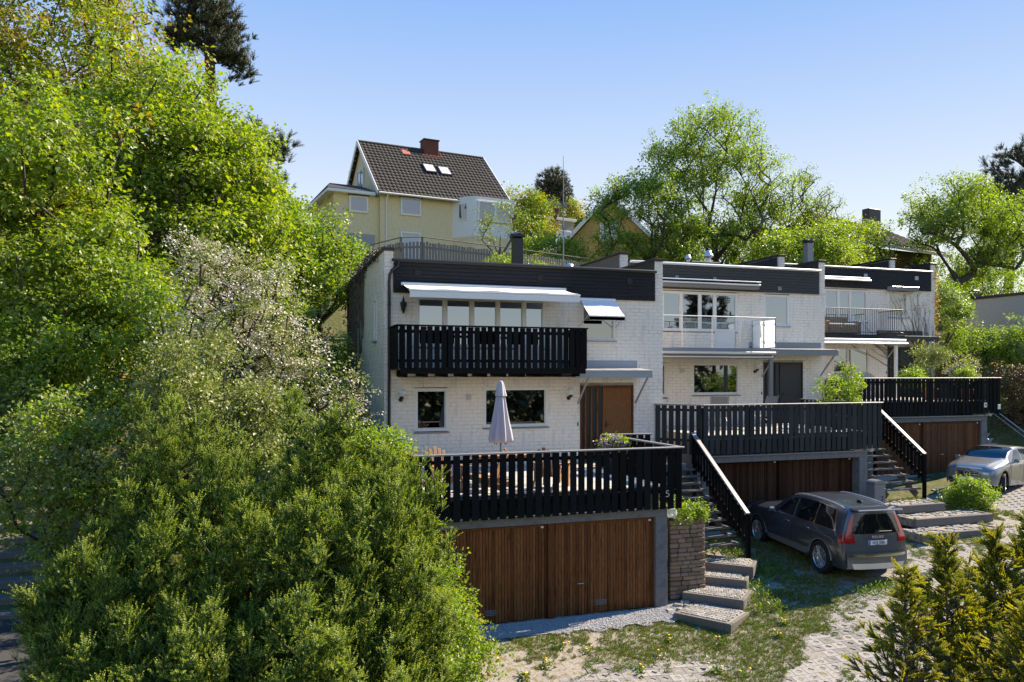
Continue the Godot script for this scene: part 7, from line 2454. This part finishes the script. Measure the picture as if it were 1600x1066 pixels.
	tree("maple_tree", "large open-branched maple behind the middle house", "tree", BT, Vector3(16.3, 9.3, -22.6), [[Vector3(16.6, 17.4, -22.6), Vector3(3.6, 2.8, 3.2)], [Vector3(13.4, 16.4, -22.4), Vector3(2.4, 2.2, 2.4)], [Vector3(19.6, 15.2, -22.6), Vector3(2.4, 2.4, 2.4)], [Vector3(15.4, 19.0, -22.6), Vector3(2.0, 1.5, 2.0)], [Vector3(16.2, 13.4, -21.8), Vector3(2.8, 1.5, 1.8)]], {"mesh": [maple_far, maple_d], "second": 0.35, "points": 300, "per": 5, "clump": 0.6, "scale": 0.8, "trunk": 0.17, "seed": 50, "shell": 0.75, "names": ["crown", "leaves"], "fork": Vector3(16.3, 12.6, -22.6), "gap": -0.25, "rise": 1.8})
	tree("maple_tree", "dense low maple in front of the ochre gable", "tree", BT, Vector3(10.6, 9.0, -21.4), [[Vector3(10.6, 13.6, -21.2), Vector3(2.6, 2.6, 2.2)], [Vector3(12.6, 12.2, -20.8), Vector3(2.0, 2.0, 1.8)], [Vector3(9.6, 12.0, -21.0), Vector3(1.0, 1.0, 1.0)]], {"mesh": [maple_far, maple_d], "second": 0.4, "points": 180, "per": 6, "clump": 0.5, "scale": 0.75, "trunk": 0.16, "seed": 51, "names": ["crown", "leaves"]})
	var bare := [["thin leafless tree behind the middle house, right of the large maple", Vector3(18.3, 9.6, -21.0), 7.6], ["thin half-leafed tree between the middle and far houses", Vector3(22.4, 10.0, -22.0), 7.0], ["slim bare sapling beside the thin half-leafed tree", Vector3(24.4, 10.0, -23.0), 6.0]]
	for k in bare.size():
		var b: Vector3 = bare[k][1]
		var h: float = bare[k][2]
		tree("bare_tree", bare[k][0], "tree", BT, b, [[b + Vector3(0.2, h * 0.72, 0), Vector3(1.5, h * 0.38, 1.4)], [b + Vector3(-0.4, h * 0.95, 0), Vector3(0.9, h * 0.16, 0.9)]], {"mesh": [sparse], "points": 110, "per": 2, "clump": 0.4, "scale": 0.6, "trunk": 0.11, "seed": 52 + k, "shell": 0.9, "bark": mats.twig, "gap": -0.6})
	tree("leafy_tree", "bright green tree behind the gap between middle and far house", "tree", BT, Vector3(19.6, 9.4, -18.6), [[Vector3(19.6, 11.7, -18.4), Vector3(1.9, 1.7, 1.6)], [Vector3(21.8, 12.0, -19.4), Vector3(1.8, 1.8, 1.6)], [Vector3(17.2, 11.4, -18.4), Vector3(1.5, 1.3, 1.4)]], {"mesh": [maple_far], "points": 150, "per": 6, "clump": 0.5, "scale": 0.75, "trunk": 0.12, "seed": 56})
	tree("leafy_tree", "yellow-green tree behind the roof of the far house", "tree", BT, Vector3(26.4, 10.2, -23.0), [[Vector3(26.2, 13.0, -22.8), Vector3(2.3, 2.0, 2.0)], [Vector3(23.8, 12.2, -21.8), Vector3(1.7, 1.6, 1.5)]], {"mesh": [maple_far, gold], "second": 0.25, "points": 130, "per": 6, "clump": 0.55, "scale": 0.8, "trunk": 0.14, "seed": 57, "names": ["crown", "leaves"]})
	tree("leafy_tree", "olive green tree right of the yellow house", "tree", BT, Vector3(8.0, 11.4, -31.6), [[Vector3(8.0, 15.4, -31.6), Vector3(1.7, 2.3, 1.6)], [Vector3(7.4, 13.6, -31.2), Vector3(1.3, 1.5, 1.3)]], {"mesh": [gold, maple_d], "second": 0.45, "points": 120, "per": 6, "clump": 0.45, "scale": 1.2, "trunk": 0.12, "seed": 58, "names": ["crown", "leaves"]})
	tree("leafy_shrub", "bright green shrub behind the chimney flue of the near roof", "shrub", "shrubs above the near roof", Vector3(5.4, 9.0, -21.6), [[Vector3(5.5, 11.2, -21.6), Vector3(1.5, 1.6, 1.3)], [Vector3(7.2, 10.9, -21.8), Vector3(1.2, 1.4, 1.2)]], {"mesh": [shrub_far], "points": 100, "per": 6, "clump": 0.42, "scale": 0.7, "trunk": 0.07, "seed": 59})
	tree("leafy_tree", "golden tree in front of the round dark pine", "tree", BT, Vector3(17.6, 13.0, -50.0), [[Vector3(17.6, 19.6, -50.0), Vector3(2.6, 2.0, 2.2)]], {"mesh": [gold, maple_d], "second": 0.3, "points": 100, "per": 6, "clump": 0.6, "scale": 1.5, "trunk": 0.15, "seed": 60, "names": ["crown", "leaves"]})
	tree("leafy_shrub", "small sunlit shrubs along the palisade above the near roof", "shrub", "shrubs above the near roof", Vector3(1.0, 8.4, -15.6), [[Vector3(1.3, 9.6, -15.6), Vector3(1.1, 0.9, 0.7)], [Vector3(3.4, 9.4, -15.8), Vector3(0.9, 0.8, 0.7)], [Vector3(-1.0, 9.0, -15.6), Vector3(0.6, 0.5, 0.5)]], {"mesh": [shrub, bloom_o], "second": 0.05, "points": 90, "per": 4, "clump": 0.3, "scale": 0.8, "trunk": 0.05, "seed": 61, "names": ["crown", "shoots"]})
	tree("bare_tree", "thin leafing tree before the bay window of the yellow house", "tree", BT, Vector3(1.9, 9.4, -18.8), [[Vector3(2.4, 12.4, -18.8), Vector3(1.4, 1.3, 1.2)]], {"mesh": [sparse], "points": 60, "per": 3, "clump": 0.35, "scale": 0.6, "trunk": 0.06, "seed": 62, "bark": mats.twig})
	tree("maple_tree", "broad spreading maple at the right, above the end house", "tree", BT, Vector3(32.4, 9.0, -21.2), [[Vector3(33.4, 15.4, -21.2), Vector3(3.6, 2.4, 3.2)], [Vector3(30.6, 14.4, -21.0), Vector3(1.9, 1.7, 1.9)], [Vector3(36.4, 14.2, -21.0), Vector3(2.2, 2.2, 2.2)], [Vector3(34.8, 12.4, -20.6), Vector3(1.8, 1.4, 1.6)]], {"mesh": [maple_far, maple_d], "second": 0.3, "points": 280, "per": 5, "clump": 0.6, "scale": 0.8, "trunk": 0.22, "seed": 63, "shell": 0.7, "names": ["crown", "leaves"], "fork": Vector3(32.6, 11.0, -21.0), "rise": 1.6})
	tree("leafy_tree", "low green tree filling the gap under the large maple behind the middle house", "tree", BT, Vector3(17.6, 9.6, -26.5), [[Vector3(17.4, 12.6, -26.3), Vector3(3.4, 2.2, 2.0)], [Vector3(21.6, 12.8, -26.5), Vector3(2.6, 2.2, 2.0)]], {"mesh": [maple_far, maple_d], "second": 0.5, "points": 150, "per": 6, "clump": 0.6, "scale": 0.85, "trunk": 0.14, "seed": 80, "names": ["crown", "leaves"]})
	tree("leafy_tree", "green thicket behind the end house, under the broad maple", "tree", BT, Vector3(36.0, 8.6, -25.0), [[Vector3(35.0, 11.4, -24.6), Vector3(3.4, 2.0, 2.0)], [Vector3(39.5, 11.6, -25.0), Vector3(3.0, 2.4, 2.0)], [Vector3(30.6, 10.4, -22.6), Vector3(2.0, 1.6, 1.6)]], {"mesh": [shrub_far, maple_d], "second": 0.4, "points": 170, "per": 6, "clump": 0.6, "scale": 0.9, "trunk": 0.12, "seed": 81, "names": ["crown", "leaves"]})
	# ---- shrubs right of the far house
	tree("lilac_bush", "purple-flowered lilac beside the end wall of the far house", "shrub", "", Vector3(22.4, 5.0, -12.8), [[Vector3(22.2, 8.3, -12.6), Vector3(0.9, 1.3, 0.9)], [Vector3(23.6, 8.8, -13.4), Vector3(0.9, 1.0, 0.9)]], {"mesh": [maple_d, lilac], "second": 0.42, "points": 90, "per": 5, "clump": 0.3, "scale": 0.8, "trunk": 0.06, "seed": 64})
	tree("leafy_shrub", "green shrub bank between the far house and the end house", "shrub", "shrubs right of the far house", Vector3(24.2, 4.6, -12.6), [[Vector3(24.0, 6.4, -12.4), Vector3(1.6, 1.3, 1.3)], [Vector3(25.2, 6.4, -13.6), Vector3(1.1, 1.1, 1.1)]], {"mesh": [shrub_far, maple_d], "second": 0.35, "points": 120, "per": 6, "clump": 0.45, "scale": 0.6, "trunk": 0.06, "seed": 65, "names": ["crown", "leaves"]})
	tree("leafy_shrub", "pale yellow-green shrub in front of the end house wall", "shrub", "shrubs right of the far house", Vector3(24.6, 3.8, -10.4), [[Vector3(24.6, 6.2, -10.4), Vector3(1.2, 1.6, 1.1)]], {"mesh": [shrub], "points": 100, "per": 6, "clump": 0.36, "scale": 0.9, "trunk": 0.05, "seed": 66})
	tree("beech_hedge", "brown and orange beech hedge beside the concrete steps", "hedge", "", Vector3(21.8, 2.6, -8.6), [[Vector3(21.6, 4.3, -8.8), Vector3(0.8, 1.4, 1.6)], [Vector3(23.2, 4.3, -8.4), Vector3(1.2, 1.3, 1.4)]], {"mesh": [hedge, hedge_o], "second": 0.22, "points": 170, "per": 6, "clump": 0.28, "scale": 0.8, "trunk": 0.05, "seed": 67, "names": ["crown", "leaves"], "shell": 0.3})
	tree("beech_hedge", "rounded brown hedge between the far house wall and the lilac", "hedge", "", Vector3(20.9, 4.2, -10.6), [[Vector3(20.9, 5.4, -10.6), Vector3(0.9, 0.9, 0.9)]], {"mesh": [hedge, shrub], "second": 0.25, "points": 70, "per": 6, "clump": 0.28, "scale": 0.8, "trunk": 0.05, "seed": 68, "names": ["crown", "leaves"]})
	# ---- plants on and beside the terraces
	tree("potted_maple", "young yellow-green maple in a pot on the middle terrace", "plant", "", Vector3(9.15, 3.98, -4.6), [[Vector3(9.1, 4.75, -4.6), Vector3(0.6, 0.55, 0.5)], [Vector3(9.75, 5.1, -4.7), Vector3(0.28, 0.55, 0.28)], [Vector3(8.55, 5.0, -4.5), Vector3(0.2, 0.3, 0.2)]], {"mesh": [shrub], "points": 34, "per": 5, "clump": 0.2, "scale": 0.66, "trunk": 0.025, "seed": 70})
	tree("olive_tree", "small pale grey-green olive tree in a terracotta pot", "plant", "", Vector3(16.1, 4.75, -7.6), [[Vector3(16.1, 5.85, -7.6), Vector3(0.65, 0.6, 0.5)]], {"mesh": [sage], "points": 50, "per": 4, "clump": 0.24, "scale": 0.75, "trunk": 0.025, "seed": 71, "bark": mats.twig})
	tree("terrace_plant", "low bright green plant behind the far terrace fence", "plant", "small plants on the far terrace", Vector3(15.0, 4.36, -7.1), [[Vector3(15.0, 5.15, -7.1), Vector3(0.7, 0.35, 0.4)]], {"mesh": [shrub], "points": 45, "per": 4, "clump": 0.2, "scale": 0.7, "trunk": 0.02, "seed": 72})
	tree("terrace_plant", "trailing green plant in the smaller terracotta pot", "plant", "small plants on the far terrace", Vector3(17.5, 4.72, -7.2), [[Vector3(17.5, 5.2, -7.2), Vector3(0.4, 0.3, 0.3)]], {"mesh": [shrub], "points": 30, "per": 4, "clump": 0.16, "scale": 0.6, "trunk": 0.02, "seed": 73})
	tree("terrace_plant", "white-flowering plant at the right end of the far terrace fence", "plant", "small plants on the far terrace", Vector3(18.0, 4.36, -7.9), [[Vector3(18.0, 5.4, -7.9), Vector3(0.5, 0.32, 0.4)]], {"mesh": [sage, blossom], "second": 0.6, "points": 45, "per": 5, "clump": 0.18, "scale": 0.9, "trunk": 0.02, "seed": 74})
	tree("round_bush", "bright green round bush in front of the silver car", "shrub", "", Vector3(12.7, 1.0, -2.9), [[Vector3(12.7, 1.45, -2.9), Vector3(0.62, 0.5, 0.6)]], {"mesh": [shrub], "points": 90, "per": 6, "clump": 0.24, "scale": 0.6, "trunk": 0.03, "seed": 75, "floor": -0.9, "shell": 0.35})
	tree("planter_plant", "trailing yellow-green plant spilling from the stone planter", "plant", "", Vector3(0.95, 1.74, -0.6), [[Vector3(0.95, 2.02, -0.55), Vector3(0.5, 0.26, 0.4)], [Vector3(1.42, 1.62, -0.40), Vector3(0.14, 0.7, 0.14)]], {"mesh": [shrub, blossom], "second": 0.08, "points": 60, "per": 4, "clump": 0.16, "scale": 0.55, "trunk": 0.015, "seed": 76})
	tree("pansy_plant", "purple and white pansies in a black pot before the teak door", "plant", "", Vector3(0.05, 3.26, -2.3), [[Vector3(0.05, 3.5, -2.3), Vector3(0.32, 0.2, 0.28)]], {"mesh": [leaf_clump("pansy", 14, 0.10, 0.06, mats.petal_purple, mats.petal_white, 0.3, 0.0, 0.5), shrub], "second": 0.3, "points": 22, "per": 4, "clump": 0.14, "scale": 0.8, "trunk": 0.01, "seed": 77, "names": ["flowers", "leaves"]})
	thujas()
	vines()
	small_plants()
	behind()

func thujas() -> void:
	var sp := spray("thuja", 9, 0.32, 0.05, mats.thuja_a, mats.thuja_b, true, 0.022, 0.014)
	var sg := spray("thuja_g", 9, 0.32, 0.05, mats.thuja_green, mats.thuja_a, true, 0.022, 0.014)
	var sb := spray("thuja_b", 7, 0.28, 0.04, mats.thuja_brown, mats.thuja_green, true, 0.035, 0.012)
	var spots := [["thuja sapling with browned inner branches, nearest the paved driveway", Vector3(-0.9, -0.45, 8.0), 3.35, 0.72, 0.6], ["tall thuja sapling in the middle of the foreground row", Vector3(0.2, -0.4, 7.6), 3.5, 1.25, 0.15], ["golden thuja sapling at the right edge of the foreground row", Vector3(1.3, -0.3, 7.4), 3.4, 1.3, 0.12], ["low bushy thuja at the bottom right of the foreground row", Vector3(0.1, -0.45, 8.8), 3.0, 1.15, 0.25], ["short golden thuja behind the foreground row", Vector3(1.2, -0.4, 8.5), 3.1, 1.1, 0.1], ["slender thuja leaning in at the right edge of the picture", Vector3(2.1, -0.25, 7.3), 3.5, 1.25, 0.05]]
	for k in spots.size():
		rng.seed = 300 + k
		var base: Vector3 = spots[k][1]
		var h: float = spots[k][2]
		var wd: float = spots[k][3]
		var t := thing("thuja_sapling", spots[k][0], "shrub", base, "thuja saplings in the foreground")
		var st := S()
		tube(st, [base, base + Vector3(0.03, h * 0.5, 0.02), base + Vector3(0.0, h, 0.0)], [0.035, 0.022, 0.006], 6)
		var a := []
		var b := []
		var c := []
		var n := int(h * 38)
		for i in n:
			var f := pow(float(i) / n, 0.85)
			var y := 0.12 + f * (h - 0.12)
			var az := i * 2.4 + rng.randf()
			var ln := wd * pow(maxf(0.0, 1.0 - f * f * 1.25), 0.9) * rng.randf_range(0.5, 1.1) + 0.06
			var d := Vector3(cos(az), 0, sin(az))
			var p0 := base + Vector3(0.02, y, 0.01)
			var p1 := p0 + d * ln * 0.6 + Vector3(0, ln * 0.28, 0)
			var p2 := p0 + d * ln + Vector3(0, ln * 0.62, 0)
			tube(st, [p0, p1, p2], [0.009, 0.006, 0.003], 4, false)
			var m := 2 + int(ln * 8)
			for j in m:
				var g := 0.18 + 0.86 * float(j) / m
				var q := p0.lerp(p2, g) + Vector3(0, -0.12 * ln * sin(g * PI), 0) + Vector3(rng.randf() - 0.5, rng.randf() - 0.5, rng.randf() - 0.5) * 0.06
				var o := (d * 0.75 + Vector3(0, 0.65, 0) + Vector3(rng.randfn(), rng.randfn() * 0.5, rng.randfn()) * 0.35).normalized()
				var bs := Basis(Quaternion(Vector3.UP, o)) * Basis(Vector3.UP, rng.randf() * TAU)
				var tr := Transform3D(bs.scaled(Vector3.ONE * rng.randf_range(0.5, 1.0) * 0.8), q)
				if rng.randf() < spots[k][4] * (1.5 if g < 0.7 and f < 0.75 else 0.25):
					c.append(tr)
				elif rng.randf() < 0.5:
					b.append(tr)
				else:
					a.append(tr)
		part(t, "stem", st.commit(), mats.twig, Vector3.ZERO)
		scatter("foliage", sp, a, t)
		scatter("green_sprays", sg, b, t)
		if c.size() > 0:
			scatter("brown_sprays", sb, c, t)

func vines() -> void:
	rng.seed = 81
	# bare climber on the far house
	var o: Vector3 = STEP[2]
	var t := thing("climbing_vine", "bare brown climbing vine on the wall of the far house", "vine", o + Vector3(2.3, 2.8, FZ))
	var st := S()
	for k in 46:
		var p := o + Vector3(2.25 + rng.randf_range(-0.15, 0.25), 2.8, FZ + 0.03)
		var pts := [p]
		var rad := [0.02]
		var lean := rng.randf_range(-0.55, 0.12)
		if k > 34:
			lean = rng.randf_range(-1.5, -0.7)
		var n := rng.randi_range(9, 15)
		for i in n:
			p += Vector3(lean * 0.34 * clampf(i / 4.0, 0.1, 1.0) + rng.randf_range(-0.09, 0.09), rng.randf_range(0.2, 0.42) * (1.0 if k <= 34 else 0.75), 0)
			p.x = minf(p.x, o.x + 2.85)
			if p.y > o.y + 7.6:
				break
			p.z = o.z + FZ + 0.02 + rng.randf() * 0.05
			pts.append(p)
			rad.append(0.018 * (1.0 - float(i) / n) + 0.005)
		tube(st, pts, rad, 4, false)
	part(t, "stem", st.commit(), mats.twig, Vector3.ZERO)
	var yl := leaf_clump("vine_leaf", 10, 0.12, 0.07, mats.gold_b, mats.orange_leaf, 0.3, 0.2, 0.45)
	var tr := []
	for k in 150:
		var y := rng.randf_range(4.2, 8.4)
		tr.append(Transform3D(Basis(Vector3.UP, rng.randf() * TAU), o + Vector3(2.92 + rng.randf_range(-0.12, 0.08), y, FZ + rng.randf_range(-0.2, 0.08))))
	for k in 45:
		tr.append(Transform3D(Basis(Vector3.UP, rng.randf() * TAU).scaled(Vector3.ONE * 0.6), o + Vector3(rng.randf_range(0.8, 2.6), rng.randf_range(5.5, 7.6), FZ + 0.06)))
	scatter("leaves", yl, tr, t)
	# withered creeper on the side wall of the near house
	var c := thing("withered_creeper", "withered brown creeper hanging down the side wall of the near house", "vine", Vector3(-5.5, 8.6, -11.0))
	var cs := S()
	for k in 105:
		var z := -13.3 + 4.6 * pow(rng.randf(), 1.5)
		var p := Vector3(-5.47, 8.7, z)
		var pts := [p]
		var rad := [0.016]
		var ln := rng.randf_range(0.5, 5.6) * (1.0 - 0.75 * sstep(-12.0, -7.2, z))
		var n := maxi(3, int(ln / 0.4))
		for i in n:
			p += Vector3(0, -ln / n, rng.randf_range(-0.05, 0.05))
			p.x = -5.47 - rng.randf() * 0.05
			pts.append(p)
			rad.append(0.014)
		tube(cs, pts, rad, 4, false)
	part(c, "stem", cs.commit(), mats.twig, Vector3.ZERO)
	var dl := leaf_clump("dead", 16, 0.14, 0.06, mats.hedge_brown_a, mats.thuja_brown, 0.5, 0.4, 0.4)
	var dt := []
	for k in 150:
		var z := -13.3 + 7.6 * pow(rng.randf(), 1.4)
		var drop := rng.randf() * rng.randf() * (2.6 * (1.0 - sstep(-12.5, -6.5, z)) + 0.25)
		dt.append(Transform3D(Basis(Vector3.UP, rng.randf() * TAU), Vector3(-5.5 - rng.randf() * 0.08, 8.75 - drop, z)))
	scatter("leaves", dl, dt, c)

func small_plants() -> void:
	# dandelions and weeds in the yard
	rng.seed = 91
	var rosette := leaf_clump("rosette", 14, 0.05, 0.075, mats.grass_a, mats.grass_b, 0.3, -0.1, 0.2, 0.9)
	var spots := [Vector2(-4.0, 2.3), Vector2(-2.9, 1.35), Vector2(-2.4, 1.6), Vector2(-1.1, 2.2), Vector2(0.4, 2.0), Vector2(0.1, 3.3), Vector2(-0.4, 3.0), Vector2(-3.2, 3.0), Vector2(1.6, 2.2), Vector2(2.1, 1.8), Vector2(-3.4, 2.0), Vector2(-1.8, 2.6), Vector2(-0.6, 1.6)]
	for k in spots.size():
		var p := Vector3(spots[k].x, height(spots[k].x, spots[k].y), spots[k].y)
		var t := thing("dandelion", "dandelion weed with yellow flower among the yard grass", "weed", p, "dandelions in the yard")
		var tr := []
		for i in 4:
			tr.append(Transform3D(Basis(Vector3.UP, rng.randf() * TAU).scaled(Vector3.ONE * rng.randf_range(0.7, 1.2)), p + Vector3(rng.randfn() * 0.06, 0.03, rng.randfn() * 0.06)))
		scatter("leaves", rosette, tr, t)
		var fl := S()
		for i in 2:
			var q := p + Vector3(rng.randfn() * 0.08, 0.0, rng.randfn() * 0.08)
			lathe(fl, [[0.0, 0.10], [0.022, 0.105], [0.028, 0.115], [0.018, 0.125], [0.0, 0.128]], 8, q)
			bar(fl, q, q + Vector3(0, 0.105, 0), 0.004, 4)
		part(t, "flower", fl.commit(), mats.petal_yellow, Vector3.ZERO)
	# tall weeds along the steps and under the dark car
	var wd := leaf_clump("weed", 26, 0.16, 0.12, mats.grass_a, mats.shrub_b, 0.35, -0.5, 0.14, 0.1)
	var tr := []
	for k in 70:
		var f := rng.randf()
		var x := 2.2 + 1.5 * f + rng.randfn() * 0.22
		var z := 1.2 - 2.6 * f + rng.randfn() * 0.25
		tr.append(Transform3D(Basis(Vector3.UP, rng.randf() * TAU).scaled(Vector3.ONE * rng.randf_range(0.35, 0.8)), Vector3(x, height(x, z) + 0.07, z)))
	for k in 60:
		var x := rng.randf_range(4.6, 6.6)
		var z := rng.randf_range(0.9, 1.5)
		tr.append(Transform3D(Basis(Vector3.UP, rng.randf() * TAU).scaled(Vector3.ONE * rng.randf_range(0.35, 0.7)), Vector3(x, height(x, z) + 0.05, z)))
	for k in 40:
		var x := rng.randf_range(1.3, 3.0)
		var z := rng.randf_range(-2.2, -0.9)
		tr.append(Transform3D(Basis(Vector3.UP, rng.randf() * TAU).scaled(Vector3.ONE * rng.randf_range(0.5, 0.9)), Vector3(x, 0.85, z)))
	scatter("weeds", wd, tr, self, "stuff", "tall green weeds along the stone steps and stairs")

func behind() -> void:
	# trees across the road behind the viewer, seen only in the window panes
	var far := leaf_clump("mirror_leaf", 8, 0.6, 0.55, mats.pine_b, mats.maple_dark_a, 0.4, 0.3, 0.45)
	var pinm := spray("mirror_pine", 6, 0.9, 0.35, mats.pine_a, mats.pine_b, false, 0.13, 0.05)
	for k in 12:
		var b := Vector3(-30.0 + 6.6 * k, -3.0, 29.0 + 3.0 * (k % 2))
		tree("leafy_tree", "broad green tree across the road, mirrored in the window panes", "tree", "trees across the road", b, [[b + Vector3(0, 5.2 + (k % 3) * 0.8, 0), Vector3(3.9, 3.4, 2.8)], [b + Vector3(2.4, 3.0, 0), Vector3(3.0, 2.6, 2.4)]], {"mesh": [far], "points": 90, "per": 7, "clump": 0.9, "scale": 1.1, "trunk": 0.25, "seed": 400 + k, "floor": -1.0})
	var pb := Vector3(34.0, -3.0, 36.0)
	tree("pine_tree", "tall pine across the road, mirrored in the middle house windows", "tree", "trees across the road", pb, [[pb + Vector3(0, 12.5, 0), Vector3(2.4, 3.8, 2.4)], [pb + Vector3(-1.4, 10.2, 0), Vector3(2.4, 1.4, 2.2)]], {"mesh": [pinm], "points": 80, "per": 10, "clump": 0.9, "scale": 1.1, "trunk": 0.3, "seed": 420, "up": 0.5, "bark": mats.bark_pine})
